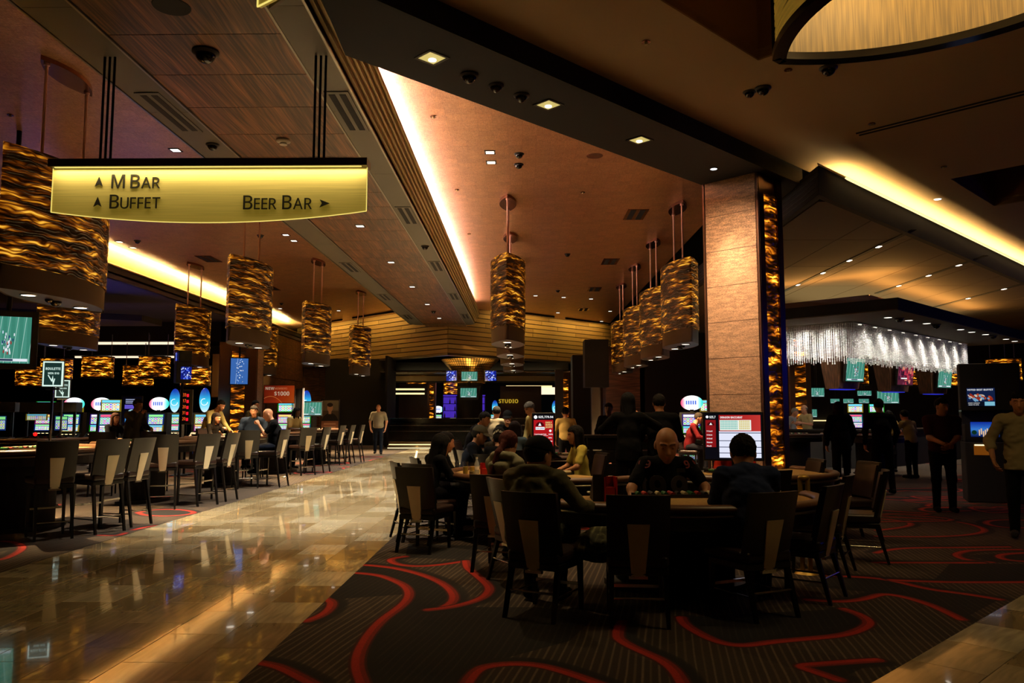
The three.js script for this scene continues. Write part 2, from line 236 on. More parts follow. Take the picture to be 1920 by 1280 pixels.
// ---------------------------------------------------------------- carpets: printed swirls, outlines measured on the floor in metres
const SWIRLS = [[[-1.53,-7.5],[-1.34,-7.44],[-1.15,-7.2],[-1.0,-6.95],[-0.92,-6.65],[-0.91,-6.37],[-0.95,-6.09],[-1.0,-5.84],[-1.02,-5.55],[-1.02,-5.29],[-1.01,-5.06],[-0.98,-4.85],[-0.94,-4.68],[-0.87,-4.47]],[[-1.53,-7.89],[-1.34,-7.83],[-1.09,-7.63],[-0.86,-7.35],[-0.67,-7.01],[-0.56,-6.65],[-0.54,-6.37],[-0.61,-6.16],[-0.71,-6.11]],[[-1.21,-8.36],[-1.33,-8.26],[-1.33,-8.11],[-1.23,-7.93],[-1.06,-7.83],[-0.87,-7.87],[-0.69,-8.01],[-0.55,-8.14]],[[-0.57,-8.12],[-0.54,-7.8],[-0.47,-7.57],[-0.35,-7.18],[-0.28,-6.91],[-0.28,-6.71],[-0.32,-6.51],[-0.42,-6.33],[-0.56,-6.18],[-0.71,-6.11]],[[-0.31,-4.45],[-0.28,-4.71],[-0.16,-4.81],[-0.01,-4.83],[0.11,-4.79],[0.22,-4.7],[0.32,-4.59],[0.42,-4.47]],[[-1.6,-6.5],[-1.51,-6.41],[-1.46,-6.25],[-1.45,-6.06],[-1.47,-5.91],[-1.53,-5.77]],[[-1.57,-4.83],[-1.46,-4.79],[-1.33,-4.67],[-1.23,-4.56],[-1.14,-4.46]],[[0.7,-5.79],[0.61,-5.44],[0.65,-5.25],[0.74,-5.07],[0.83,-4.9],[0.87,-4.71],[0.87,-4.48]],[[1.14,-5.91],[1.12,-5.77],[1.16,-5.55],[1.24,-5.3],[1.37,-5.19],[1.63,-5.31],[1.89,-5.38],[2.13,-5.46],[2.32,-5.62],[2.44,-5.78],[2.47,-5.99],[2.41,-6.18]],[[2.11,-4.92],[1.99,-4.9],[1.79,-4.85],[1.59,-4.81],[1.66,-4.7],[1.74,-4.56]],[[2.25,-6.48],[2.42,-6.41],[2.61,-6.45],[2.77,-6.56],[2.94,-6.71],[3.06,-6.6],[3.13,-6.35],[3.14,-6.12],[3.13,-5.88]],[[2.77,-7.43],[3.04,-7.39],[3.26,-7.25],[3.39,-6.87],[3.6,-6.72],[3.77,-6.51]],[[3.26,-7.25],[3.58,-7.17],[4.02,-7.16],[4.42,-7.18]],[[3.74,-8.65],[3.94,-8.85],[4.28,-8.99],[4.74,-9.0],[5.37,-9.06]],[[5.39,-8.87],[4.89,-8.86],[4.6,-8.66],[4.48,-8.47],[4.46,-8.24],[4.64,-8.12]],[[3.49,-8.09],[3.84,-8.09],[4.54,-8.09]],[[4.99,-11.49],[5.24,-11.27],[5.23,-10.89],[4.9,-10.55],[4.47,-10.3]],[[5.09,-11.72],[5.66,-11.55],[6.01,-11.11],[5.92,-10.37],[5.51,-9.96],[4.9,-9.75],[4.25,-9.81]],[[5.35,-8.67],[5.05,-8.61],[4.88,-8.42],[4.87,-8.24],[5.03,-8.16]]];
const SWIRLS_LEFT = [[[-5.24,-8.05],[-5.28,-8.34],[-5.48,-8.86],[-5.8,-9.22],[-6.01,-9.29]],[[-5.76,-12.02],[-5.75,-12.39],[-5.34,-12.48],[-4.85,-12.04],[-4.97,-11.64],[-5.45,-11.63],[-5.76,-12.02]],[[-5.14,-9.78],[-4.89,-9.7],[-4.92,-9.96]],[[-4.95,-10.23],[-4.92,-10.51],[-4.8,-10.67]]];
function carpetTexture(px, x0, z0, size, curves, dark, seed) {
  return tex(px, px, (c) => {
    const k = px / size, X = (x) => (x - x0) * k, Y = (z) => (z - z0) * k, q = rng(seed);
    c.fillStyle = '#2c2118'; c.fillRect(0, 0, px, px);
    const path = (pts, close) => { c.beginPath(); c.moveTo(X(pts[0][0]), Y(pts[0][1])); for (let i = 1; i < pts.length; i++) { const p = pts[i], n = pts[i + 1]; if (n && !close) c.quadraticCurveTo(X(p[0]), Y(p[1]), X((p[0] + n[0]) / 2), Y((p[1] + n[1]) / 2)); else c.lineTo(X(p[0]), Y(p[1])); } if (close) c.closePath(); };
    for (let i = 0; i < 26; i++) { c.fillStyle = 'rgba(70,58,44,0.35)'; c.save(); c.translate(q() * px, q() * px); c.rotate(0.6 + q()); c.fillRect(0, 0, px * (0.08 + 0.12 * q()), px * (0.05 + 0.07 * q())); c.restore(); }
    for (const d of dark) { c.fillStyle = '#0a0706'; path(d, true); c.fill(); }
    // woven stripes, 5 cm apart, 10 degrees off the walkway
    c.lineCap = 'round';
    for (let i = -220; i < 440; i++) {
      const x = x0 + i * 0.05, w = 0.010 + 0.006 * q(); let p = [];
      for (let t = 0; t <= size + 0.1; t += 0.25) p.push([x + t * -0.18 + 0.012 * noise2(i * 0.11, t * 0.9), z0 + t]);
      c.strokeStyle = i % 2 ? 'rgba(124,110,88,0.62)' : 'rgba(104,90,70,0.55)'; c.lineWidth = w * k; path(p); c.stroke();
    }
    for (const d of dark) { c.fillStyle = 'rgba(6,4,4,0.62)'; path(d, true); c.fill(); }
    const off = (pts, o) => pts.map((p, i) => { const a = pts[Math.max(0, i - 1)], b = pts[Math.min(pts.length - 1, i + 1)], l = Math.hypot(b[0] - a[0], b[1] - a[1]) || 1; return [p[0] - (b[1] - a[1]) / l * o, p[1] + (b[0] - a[0]) / l * o]; });
    for (const cv of curves) {
      c.lineJoin = 'round';
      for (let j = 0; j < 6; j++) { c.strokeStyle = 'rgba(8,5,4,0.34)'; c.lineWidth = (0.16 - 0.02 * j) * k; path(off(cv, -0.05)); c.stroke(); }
      c.strokeStyle = '#3f0b07'; c.lineWidth = 0.11 * k; path(cv); c.stroke();
      c.strokeStyle = '#7c170b'; c.lineWidth = 0.08 * k; path(cv); c.stroke();
      c.strokeStyle = '#a3200f'; c.lineWidth = 0.045 * k; path(off(cv, 0.012)); c.stroke();
    }
    const im = c.getImageData(0, 0, px, px), D = im.data; for (let i = 0; i < D.length; i += 4) { const n = 0.86 + 0.28 * q(); D[i] *= n; D[i + 1] *= n; D[i + 2] *= n; } c.putImageData(im, 0, 0);
  }, { mirror: true });
}
{
  const [c1, c2, c3, c3b, c4, c5, c6, c7, c8, c9, c10, c11, c12] = SWIRLS;
  const dark = [[...c1.slice(0, 7), ...[...c2].reverse()], [[-1.6, -7.4], ...c1.slice(0, 5), [-0.98, -6.62], [-1.6, -6.4]], [...c1.slice(5), [-0.3, -4.3], [-0.3, -4.75], [0.3, -5.3], [0.55, -6.0], [0.1, -6.2], [-0.6, -6.2]], c8, c9, [...c10.slice(4), [3.77, -6.51], ...[...c11].reverse().slice(1), [2.4, -7]], [[3.6, -7.2], [4.5, -7.2], [5.6, -8], [4.2, -8.05]], [[-1.2, -8.3], [-0.6, -8.2], [-0.3, -9], [-1.3, -9.2]], [[4.6, -8.5], [5.6, -8.8], [5.6, -8.2], [4.7, -8.1]]];
  for (let i = 0; i < 14; i++) { const q = rng(100 + i), x = 0 + 7.4 * q(), z = -9.6 - 3.6 * q(), a = 0.3 + 0.8 * q(), b = 0.2 + 0.35 * q(), pts = []; for (let t = 0; t <= 14; t++) pts.push([x + a * Math.cos(t / 14 * 6.283), z + b * Math.sin(t / 14 * 6.283) + 0.15 * Math.cos(t)]); SWIRLS.push(pts); if (i % 2) dark.push(pts); }
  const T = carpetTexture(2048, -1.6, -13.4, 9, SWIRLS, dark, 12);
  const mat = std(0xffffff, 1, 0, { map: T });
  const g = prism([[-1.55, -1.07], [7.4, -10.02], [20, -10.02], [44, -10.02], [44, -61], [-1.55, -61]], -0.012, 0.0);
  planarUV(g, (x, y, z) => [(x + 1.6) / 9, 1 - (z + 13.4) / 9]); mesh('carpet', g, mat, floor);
  const darkL = [[[-6.2, -9.3], [-5.8, -9.2], [-5.5, -8.9], [-5.6, -8.5], [-6.4, -8.6]], [[-5.76, -12.02], [-5.75, -12.39], [-5.34, -12.48], [-4.85, -12.04], [-4.97, -11.64], [-5.45, -11.63]]];
  const more = [...SWIRLS_LEFT]; for (let i = 0; i < 12; i++) { const q = rng(300 + i), x = -12.6 + 7.4 * q(), z = -8 - 7.5 * q(), pts = []; for (let t = 0; t <= 14; t++) pts.push([x + (0.4 + 0.7 * q()) * Math.cos(t / 14 * 6.283), z + 0.4 * Math.sin(t / 14 * 6.283)]); if (x < -6.6) more.push(pts); }
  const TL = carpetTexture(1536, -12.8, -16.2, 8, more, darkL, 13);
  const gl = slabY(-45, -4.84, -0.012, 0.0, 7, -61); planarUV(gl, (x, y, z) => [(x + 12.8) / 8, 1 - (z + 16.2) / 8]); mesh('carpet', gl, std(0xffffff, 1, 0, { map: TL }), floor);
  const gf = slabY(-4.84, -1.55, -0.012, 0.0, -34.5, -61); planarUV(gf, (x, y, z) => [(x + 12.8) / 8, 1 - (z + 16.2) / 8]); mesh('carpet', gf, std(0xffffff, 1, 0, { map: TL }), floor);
}
// ---------------------------------------------------------------- column with the lit resin strip
function resinColumn(x, z, w, d, h, turn, name, label, sw = 0.54) {     // local +z face carries the resin strip
  const o = thing(name, label, 'column', [x, 0, z], turn);
  mesh('core', box(w - 0.04, h, d - 0.04, 0, h / 2, 0), M.trim, o);
  const rows = Math.round(h / 0.62), ph = h / rows;
  for (const [fx, fz, len, ry] of [[-w / 2, 0, d, -90], [w / 2, 0, d, 90], [0, -d / 2, w, 180]]) for (let k = 0; k < rows; k++) { const g = box(len - 0.07, ph - 0.008, 0.025); planarUV(g, (a, b) => [a * 0.8 + k * 0.37, b * 0.5 + k * 0.13]); g.rotateY(R(ry)); g.translate(fx, ph * (k + 0.5), fz); mesh('stone_panel', g, M.colstone, o); }
  for (const sx of [-1, 1]) { mesh('corner_trim', box(0.035, h, 0.035, sx * (w / 2), h / 2, d / 2 - 0.004), M.trim, o); mesh('corner_trim', box(0.035, h, 0.035, sx * (w / 2), h / 2, -d / 2), M.trim, o); mesh('side_frame', box(w * (0.47 - sw / 2), h, 0.04, sx * w * (sw / 2 + 0.235 - sw / 4 + 0.012), h / 2, d / 2), M.trim, o); }
  const g = resinSheet(w * sw, h - 0.5, 40, Math.round(h * 40)); g.translate(0, h / 2 - 0.05, d / 2 - 0.012); mesh('resin_strip', g, M.amberStrip, o);
  mesh('plinth', box(w + 0.03, 0.16, d + 0.03, 0, 0.08, 0), M.trim, o);
  return o;
}
M.amberStrip = M.amber.clone(); M.amberStrip.emissiveIntensity = 3.2;
function resinSheet(w, h, nx, ny) { const g = new THREE.PlaneGeometry(w, h, nx, ny), p = g.attributes.position, uv = g.attributes.uv; for (let i = 0; i < p.count; i++) { const x = p.getX(i), y = p.getY(i), e = Math.abs(x) > w / 2 - 0.01 ? 0 : 1; p.setZ(i, 0.03 * e * (0.4 + noise2(x * 3, y * 14)) * 0.8); uv.setXY(i, x * 0.35 + 0.3, y * 0.34); } g.computeVertexNormals(); return g; }
{ const s = -9.5, d = 16.9; resinColumn((s + d) / 2, (s - d) / 2, 0.78, 0.99, CLOUD_Y - 0.002, R(45), 'stone_column', 'tall copper stone column with glowing amber resin strip behind the baccarat screen'); }
spot(3.04, 5.33, -12.39, 3.36, 2.6, -13.02, 0xffe0d0, POWER.columnSpot, 0.42, 1, 5);

// ---------------------------------------------------------------- lens-shaped resin pendants
const LENS = (() => { const a = 0.39, b = 1.29, Rr = (a * a + b * b) / (2 * a), half = Math.asin(b / Rr); return { a, b, Rr, half, at(side, t, k = 1) { const ph = t * half; return [side * (Rr * Math.cos(ph) - (Rr - a)) * k, Rr * Math.sin(ph) * k]; } }; })();
function lensWall(h, inflate, nu, nv, relief, closedTop) {
  const pos = [], uv = [], idx = []; const ring = [];
  for (const s of [1, -1]) for (let i = 0; i < nu; i++) { const t = -1 + 2 * i / nu; ring.push([s, s * t, i / nu + (s > 0 ? 0 : 1)]); }
  const n = ring.length;
  for (let j = 0; j <= nv; j++) for (let i = 0; i <= n; i++) {
    const [s, t, u] = ring[i % n]; const [x, z] = LENS.at(s, t); const uu = i === n ? 2 : u, y = h * j / nv, rr = relief ? relief * (noise2(uu * 3.2 + 7 * (i === n ? 0 : 0), y * 26) * 0.7 + noise2(uu * 9, y * 48) * 0.5) * (i === n ? 0 : 1) : 0;
    const nx = x / 0.39, nz = z / 1.29 * 0.35, L = Math.hypot(nx, nz) || 1, k = inflate + rr; pos.push(x + nx / L * k, y, z + nz / L * k); uv.push(uu * 1.0, y * 0.52);
  }
  for (let j = 0; j < nv; j++) for (let i = 0; i < n; i++) { const a = j * (n + 1) + i, b = a + 1, c = a + n + 1, d = c + 1; idx.push(a, c, b, b, c, d); }
  const g = new THREE.BufferGeometry(); g.setAttribute('position', new THREE.Float32BufferAttribute(pos, 3)); g.setAttribute('uv', new THREE.Float32BufferAttribute(uv, 2)); g.setIndex(idx); g.computeVertexNormals(); return g;
}
function lensSlab(k, y0, y1, n = 20) { const p = []; for (const s of [1, -1]) for (let i = 0; i < n; i++) p.push(LENS.at(s, s * (-1 + 2 * i / n), k)); return prism(p, y0, y1); }
function makePendant() {
  const o = thing('pendant_lamp', '', 'lamp');
  mesh('canopy', lensSlab(0.5, 6.235, 6.298), M.copperTrim ?? (M.copperTrim = std(0x8a5a40, 0.25, 0.9)), o);
  for (const z of [-0.5, 0.5]) { mesh('rod', cyl(0.022, 0.022, 1.42, 0, 5.55, z, 10), M.copperRod, o); mesh('rod_collar', cyl(0.04, 0.04, 0.03, 0, 6.22, z, 12), M.copperRod, o); }
  const sh = lensWall(1.54, 0, 44, 64, 0.012); sh.translate(0, 3.33, 0); mesh('resin_shade', sh, M.amber, o);
  mesh('top_plate', lensSlab(0.985, 4.82, 4.84), M.fixture, o);
  const cw = lensWall(0.31, -0.02, 24, 1, 0); cw.translate(0, 3.02, 0); mesh('lower_band', cw, M.bronze ?? (M.bronze = std(0x5a4836, 0.4, 0.4)), o);
  mesh('bottom_plate', lensSlab(0.94, 3.03, 3.05), M.pendUnder ?? (M.pendUnder = std(0x4a4a52, 0.5, 0.3)), o);
  for (const z of [-0.62, 0.62]) { const d = mesh('downlight', cyl(0.085, 0.085, 0.014, 0, 3.024, z, 20), M.lampWhite, o); mesh('bezel', new THREE.TorusGeometry(0.092, 0.012, 6, 20).rotateX(Math.PI / 2).translate(0, 3.025, z), M.chrome, d); }
  mesh('camera_dome', new THREE.SphereGeometry(0.075, 16, 8, 0, 6.283, 1.57, 1.57).translate(0, 3.025, 0), M.blackGloss, o);
  mesh('camera_dome', new THREE.SphereGeometry(0.05, 12, 8, 0, 6.283, 1.57, 1.57).translate(0.02, 3.025, 0.2), M.blackGloss, o);
  return o;
}
const pend = makePendant();
[[-6.5, -10.91, 'nearest big amber pendant lamp, partly behind the left end of the hanging sign'], [-6.2, -17.9, 'amber resin pendant lamp below the middle of the hanging sign'], [-6.47, -24.82, 'amber pendant lamp left of the wooden ceiling panel, third in the row nearest the walkway'], [-6.41, -31.22, 'smallest amber pendant lamp of the walkway row, before the boarded wall'],
  [-10.6, -18.4, 'amber pendant lamp hanging low right behind the nearest big pendant'], [-10.62, -25.4, 'amber pendant lamp in front of the bright yellow cove, beside the large middle one'], [-10.03, -30.76, 'distant amber pendant lamp above the wooden pier with the television'],
  [-0.33, -17.8, 'foremost amber pendant lamp of the row in the picture centre, ridge towards the viewer'], [-0.33, -21.4, 'second amber pendant of the centre row, mostly hidden behind the foremost'], [-0.33, -25.0, 'third amber pendant of the centre row, only its bottom band showing'], [-0.33, -28.7, 'fourth and farthest amber pendant of the centre row'],
  [3.63, -18.33, 'largest amber pendant lamp just left of the stone column'], [3.69, -22.21, 'second amber pendant of the row receding left of the stone column'], [3.68, -25.87, 'third amber pendant of the row receding left of the stone column'], [3.71, -29.66, 'farthest amber pendant of the row left of the stone column']].forEach(([x, z, label], i) => {
  const o = i ? dup(pend, [x, 0, z], 0, label, 'amber pendant lamps') : pend; if (!i) { o.position.set(x, 0, z); o.userData.label = label; o.userData.group = 'amber pendant lamps'; }
  for (const dz of [-0.62, 0.62]) spot(x, 3.0, z + dz, x, 0, z + dz, WARM, POWER.pendantSpot, 0.8, 0.9);
});

// ---------------------------------------------------------------- hanging sign
TX.brushedGold = ptex(512, 256, (u, v) => { const n = tnoise(u, v, 3, 60, 61) * 0.07 + tnoise(u, v, 5, 160, 62) * 0.05; return [226 * (1 + n), 206 * (1 + n), 138 * (1 + n)].map((c) => clamp(c, 0, 255)); });
M.signFace = new THREE.MeshStandardMaterial({ color: 0xffffff, map: TX.brushedGold, roughness: 0.4, emissive: 0xb4962f, emissiveIntensity: 0.28 });
M.signEdge = glowMat(0xffe878, 0.9); M.ink = std(0x1c1208, 0.6);
function smallCaps(words, cap) { const out = []; let x = 0; for (const w of words.split(' ')) { [...w].forEach((ch, i) => { const s = i === 0 && w.length > 1 ? cap : (w.length > 1 ? cap * 0.8 : cap); const g = text(ch, s, 0.008); const b = g.boundingBox; g.translate(x - b.min.x, 0, 0); x += (b.max.x - b.min.x) * 1.0 + cap * 0.11; out.push(g); }); x += cap * 0.3; } return { g: out, w: x - cap * 0.41 }; }
function arrowShape(size) { const s = new THREE.Shape(); s.moveTo(0, size); s.lineTo(size * 0.55, -size * 0.35); s.lineTo(0, -size * 0.05); s.lineTo(-size * 0.55, -size * 0.35); s.closePath(); return new THREE.ExtrudeGeometry(s, { depth: 0.008, bevelEnabled: false }); }
function hangingSign(name, label, x0, x1, z, yTop, yEdge, yLow, words, roof = CLOUD_Y - 0.012) {
  const o = thing(name, label, 'sign', [(x0 + x1) / 2, 0, z]); const w = x1 - x0, hw = w / 2;
  const s = new THREE.Shape(); s.moveTo(-hw, yTop); s.lineTo(hw, yTop); s.lineTo(hw, yEdge); for (let i = 1; i < 24; i++) { const t = 1 - 2 * i / 24; s.lineTo(hw * t, yEdge - (yEdge - yLow) * (1 - t * t)); } s.lineTo(-hw, yEdge); s.closePath();
  const g = new THREE.ExtrudeGeometry(s, { depth: 0.02, bevelEnabled: false }); planarUV(g, (x, y) => [x * 0.3, y * 0.9]); g.translate(0, 0, 0.02); mesh('face_panel', g, M.signFace, o);
  const edge = []; for (let i = 0; i < 24; i++) { const t0 = 1 - 2 * i / 24, t1 = 1 - 2 * (i + 1) / 24, f = (t) => [hw * t, yEdge - (yEdge - yLow) * (1 - t * t), 0.043]; edge.push(bar(f(t0), f(t1), 0.005, 5)); }
  edge.push(bar([-hw, yTop, 0.043], [-hw, yEdge, 0.043], 0.005, 5), bar([hw, yTop, 0.043], [hw, yEdge, 0.043], 0.005, 5)); mesh('lit_rim', edge, M.signEdge, o);
  mesh('housing', box(w + 0.03, 0.085, 0.2, 0, yTop + 0.042, 0.03, 0, 0.006), M.bronze, o);
  mesh('back_panel', box(w - 0.04, yTop - yEdge, 0.02, 0, (yTop + yEdge) / 2, -0.02), M.bronze, o);
  for (const sx of words ? [-1, 1] : [-1, 1]) for (const k of [-0.055, 0, 0.055]) mesh('hanger_rod', cyl(0.014, 0.014, roof - yTop - 0.08, sx * 1.155 + k, (roof + yTop + 0.08) / 2, 0, 8), M.blackMetal, o);
  mesh('lamp_tube', box(w - 0.1, 0.012, 0.02, 0, yTop - 0.004, 0.1), M.signEdge, o);
  for (let i = 0; words && i < 3; i++) { const l = new THREE.RectAreaLight(0xffe9a4, POWER.sign, w / 3, 0.03); l.position.set(o.position.x + (i - 1) * w / 3, yTop - 0.012, z + 0.1); l.lookAt(l.position.x, yTop - 1, z + 0.05); l.name = 'sign_light'; scene.add(l); }
  return o;
}
{
  const o = hangingSign('hanging_sign', 'gold lit directional sign reading M Bar, Buffet and Beer Bar', -5.03, -1.655, -8.31, 4.08, 3.605, 3.485, true);
  const put = (str, cap, px, y) => { const { g } = smallCaps(str, cap); mesh('lettering', g.map((q) => q.translate(px, y, 0.042)), M.ink, o); };
  // metres from the sign centre (-3.342)
  put('M BAR', 0.152, -1.05, 3.862); put('BUFFET', 0.152, -1.06, 3.642); put('BEER BAR', 0.152, 0.372, 3.628);
  for (const [x, y, t] of [[-1.185, 3.91, 0], [-1.19, 3.69, 0], [1.215, 3.69, -90]]) { const g = arrowShape(0.078); g.rotateZ(R(t)); g.translate(x, y, 0.042); mesh('arrow', g, M.ink, o); }
}
hangingSign('hanging_sign', 'second gold lit sign at the top edge, only its lower corner in view', -1.6875, 1.6875, 0, 4.08, 3.605, 3.485, false, TAN_Y);
{ const o = scene.children.find((c) => c.name === 'hanging_sign_001'); o.position.set(-0.18, 0, -2.86); o.rotation.y = R(-45); }
// ---------------------------------------------------------------- small fittings in the ceilings
function makeDome(r) {
  const o = thing('security_camera', '', 'camera');
  mesh('base_ring', lathe([[r * 0.3, 0], [r * 1.25, 0], [r * 1.25, -r * 0.18], [r * 0.95, -r * 0.35]], 20), M.fixture, o);
  mesh('dome', new THREE.SphereGeometry(r * 0.95, 18, 8, 0, 6.283, 1.57, 1.57).translate(0, -r * 0.25, 0), M.blackGloss, o);
  return o;
}
const dome = makeDome(0.075);
[[-3.41, 5.35, -8.21, 1.5, 'large dark dome camera on the wood boards above the gold sign'], [-4.47, 5.335, -11.12, 1, 'dark dome camera on the left metal border over the sign'], [-2.25, 5.335, -18.08, 1, 'dome camera on the right metal border of the wooden panel'], [-3.35, 5.35, -29.71, 1.1, 'distant dome camera at the far end of the wood boards'],
  [-0.06, 6.3, -14.46, 1, 'upper copper-coloured dome camera on the copper ceiling'], [-0.07, 6.3, -15.09, 1, 'lower copper-coloured dome camera on the copper ceiling'], [1.36, 6.3, -23.75, 1, 'small dome camera midway along the right copper ceiling'], [1.38, 6.3, -30.78, 1, 'far dome camera on the right copper ceiling'], [-10.75, 6.3, -21.74, 1, 'dome camera beside the bright left cove'], [-7.1, 6.3, -21.13, 1, 'dome camera between the left pendants and the wooden panel'], [-10.48, 6.3, -34.19, 1, 'farthest dome camera on the left copper ceiling'],
  [-0.61, 5.35, -8.84, 1.15, 'leftmost of three dome cameras on the dark beam'], [-0.31, 5.35, -9.14, 1, 'middle one of three dome cameras on the dark beam'], [-0.01, 5.35, -9.43, 1.05, 'rightmost of three dome cameras on the dark beam'],
  [3.09, 5.63, -9.92, 1.1, 'right one of the paired black dome cameras on the tan ceiling'], [2.95, 5.63, -10.04, 0.9, 'left one of the paired black dome cameras on the tan ceiling'], [3.7, 5.63, -9.33, 1.15, 'single black dome camera below the ring chandelier']].forEach(([x, y, z, k, label], i) => { const o = i ? dup(dome, [x, y, z], 0, label) : dome; o.position.set(x, y, z); o.scale.setScalar(k); o.userData.label = label; });
{ // square downlights: frame, reflector, lamp
  const make = (s, lampMat) => { const o = thing('downlight', '', 'light'); mesh('frame', [box(s + 0.03, 0.012, 0.02, 0, -0.004, s / 2), box(s + 0.03, 0.012, 0.02, 0, -0.004, -s / 2), box(0.02, 0.012, s, s / 2, -0.004, 0), box(0.02, 0.012, s, -s / 2, -0.004, 0)], M.fixture, o); mesh('lens', box(s - 0.02, 0.01, s - 0.02, 0, -0.002, 0), lampMat, o); return o; };
  const a = make(0.17, M.lampWhite); a.userData.label = 'x';
  const list = [[-3.36, 5.345, -11.96, 'square downlight in the wood boards just above the gold sign'], [-3.36, 5.345, -16.14, 'nearest square downlight in the wood boards right of the gold sign'], [-3.36, 5.345, -20.06, 'second square downlight in the wood boards beyond the sign'], [-3.36, 5.345, -23.96, 'third square downlight in the wood boards beyond the sign'], [-3.36, 5.345, -27.83, 'fourth square downlight in the wood boards beyond the sign'], [-3.36, 5.345, -31.86, 'farthest square downlight in the wood boards'],
    [-0.6, 6.297, -14.36, 'upper one of two white square lights beside the copper dome cameras'], [-0.6, 6.297, -14.95, 'lower one of two white square lights beside the copper dome cameras'], [-6.37, 6.297, -14.16, 'white square light above the left half of the gold sign'], [-6.4, 6.297, -14.87, 'white square light touching the top of the gold sign'], [-11.32, 6.297, -21.87, 'square light near the left cove, upper of two'], [-11.32, 6.297, -22.66, 'square light near the left cove, lower of two'], [-6.39, 6.297, -21.07, 'square light left of the wooden panel, upper of two'], [-6.38, 6.297, -21.8, 'square light left of the wooden panel, lower of two'], [-11.07, 6.297, -35.92, 'far square light above the distant left pendant'], [-8.57, 6.297, -36.7, 'far square light left of the boarded wall'],
    [0.53, 6.297, -32.16, 'leftmost of three lights in a row before the boarded wall'], [1.7, 6.297, -32.62, 'middle of three lights in a row before the boarded wall'], [2.87, 6.297, -33.09, 'rightmost of three lights in a row before the boarded wall'], [1.68, 6.297, -37.61, 'light in the copper ceiling close to the boarded wall'], [4.1, 6.297, -37.06, 'light in the copper ceiling behind the right pendants'], [4.1, 6.297, -41.1, 'farthest light in the copper ceiling behind the right pendants']];
  list.forEach(([x, y, z, label], i) => { if (!i) { a.position.set(x, y, z); a.userData.label = label; } else dup(a, [x, y, z], 0, label); 
    if (y < 6) spot(x, y - 0.02, z, x, 0, z, PALE, POWER.cloudSpot, 0.66, 0.8, 3); else if (i < 14) spot(x, y - 0.02, z, x, 0, z, PALE, POWER.copperSpot, 0.5, 0.8, 3); else spot(x, y - 0.02, z, x, 0, z, PALE, POWER.copperSpot * 0.8, 0.45, 0.8, 3); });
  // deep square downlights in the dark beam, turned 45 degrees
  const deep = (label, x, z) => { const o = thing('recessed_downlight', label, 'light', [x, CLOUD_Y, z], R(45), 'square lights in the dark beam'); const s = 0.25; mesh('trim_ring', [box(s + 0.03, 0.012, 0.03, 0, -0.005, s / 2), box(s + 0.03, 0.012, 0.03, 0, -0.005, -s / 2), box(0.03, 0.012, s, s / 2, -0.005, 0), box(0.03, 0.012, s, -s / 2, -0.005, 0)], M.fixture, o);
    mesh('reflector', box(s - 0.02, 0.006, s - 0.02, 0, -0.003, 0), M.reflector ?? (M.reflector = glowMat(0xe8d27a, 0.75)), o); mesh('lamp', cyl(0.045, 0.045, 0.012, 0.03, -0.008, -0.03, 14), M.lampWhite, o); spot(x, CLOUD_Y - 0.03, z, x, 0, z, WARM, POWER.beamSpot, 0.72, 1); if (x > 1.5) spot(x, CLOUD_Y - 0.03, z, 3.35, 3.4, -13.1, 0xffe0c8, 80, 0.55, 1, 4); };
  deep('square gold downlight in the dark beam, nearest the brass steps', -0.99, -8.39); deep('square gold downlight in the dark beam, right of three dome cameras', 0.33, -9.73); deep('square gold downlight in the dark beam, nearest the stone column', 1.67, -11.04);
  const cs = thing('spotlight', 'small bright spotlight shining on the stone column', 'light', [3.04, CLOUD_Y, -12.39]); mesh('ring', new THREE.TorusGeometry(0.06, 0.012, 6, 18).rotateX(1.571), M.fixture, cs); mesh('lamp', cyl(0.05, 0.05, 0.012, 0, -0.005, 0, 16), M.lampPure, cs);
}
{ // air vents: frame with two dark slots
  const make = (w, l, fm) => { const o = thing('air_vent', '', 'vent'); mesh('frame', box(w, 0.012, l, 0, -0.004, 0), fm, o); for (const s of [-1, 1]) mesh('slot', box(w * 0.26, 0.006, l * 0.9, s * w * 0.22, -0.011, 0), M.vent, o); return o; };
  const g = make(0.3, 1.35, M.greyMetal); let first = true;
  [[-2.25, 5.336, -9.93, 'long air vent in the right metal border, nearest'], [-2.25, 5.336, -15.27, 'second air vent along the right metal border'], [-2.25, 5.336, -20.58, 'third air vent along the right metal border'], [-2.25, 5.336, -25.95, 'fourth air vent along the right metal border'], [-2.25, 5.336, -31.19, 'farthest air vent along the right metal border'], [-4.55, 5.336, -9.93, 'long air vent in the left metal border above the sign'], [-4.55, 5.336, -20.71, 'air vent in the left metal border beyond the sign'], [-4.55, 5.336, -26.04, 'air vent towards the end of the left metal border'], [-4.55, 5.336, -31.4, 'farthest air vent along the left metal border']].forEach(([x, y, z, l]) => { if (first) { g.position.set(x, y, z); g.userData.label = l; first = false; } else dup(g, [x, y, z], 0, l); });
  const c = make(0.5, 1.0, M.copperTrim); first = true;
  [[2.75, 6.298, -19.01, 'nearest air vent in the right copper ceiling'], [2.78, 6.298, -24.95, 'second air vent in the right copper ceiling'], [2.77, 6.298, -30.54, 'third air vent in the right copper ceiling'], [2.81, 6.298, -36.48, 'farthest air vent in the right copper ceiling'], [-9.78, 6.298, -24.35, 'air vent in the left copper ceiling behind the large middle pendant'], [-9.67, 6.298, -30.11, 'air vent in the left copper ceiling over the distant pendant']].forEach(([x, y, z, l]) => { if (first) { c.position.set(x, y, z); c.userData.label = l; first = false; } else dup(c, [x, y, z], 0, l); });
}
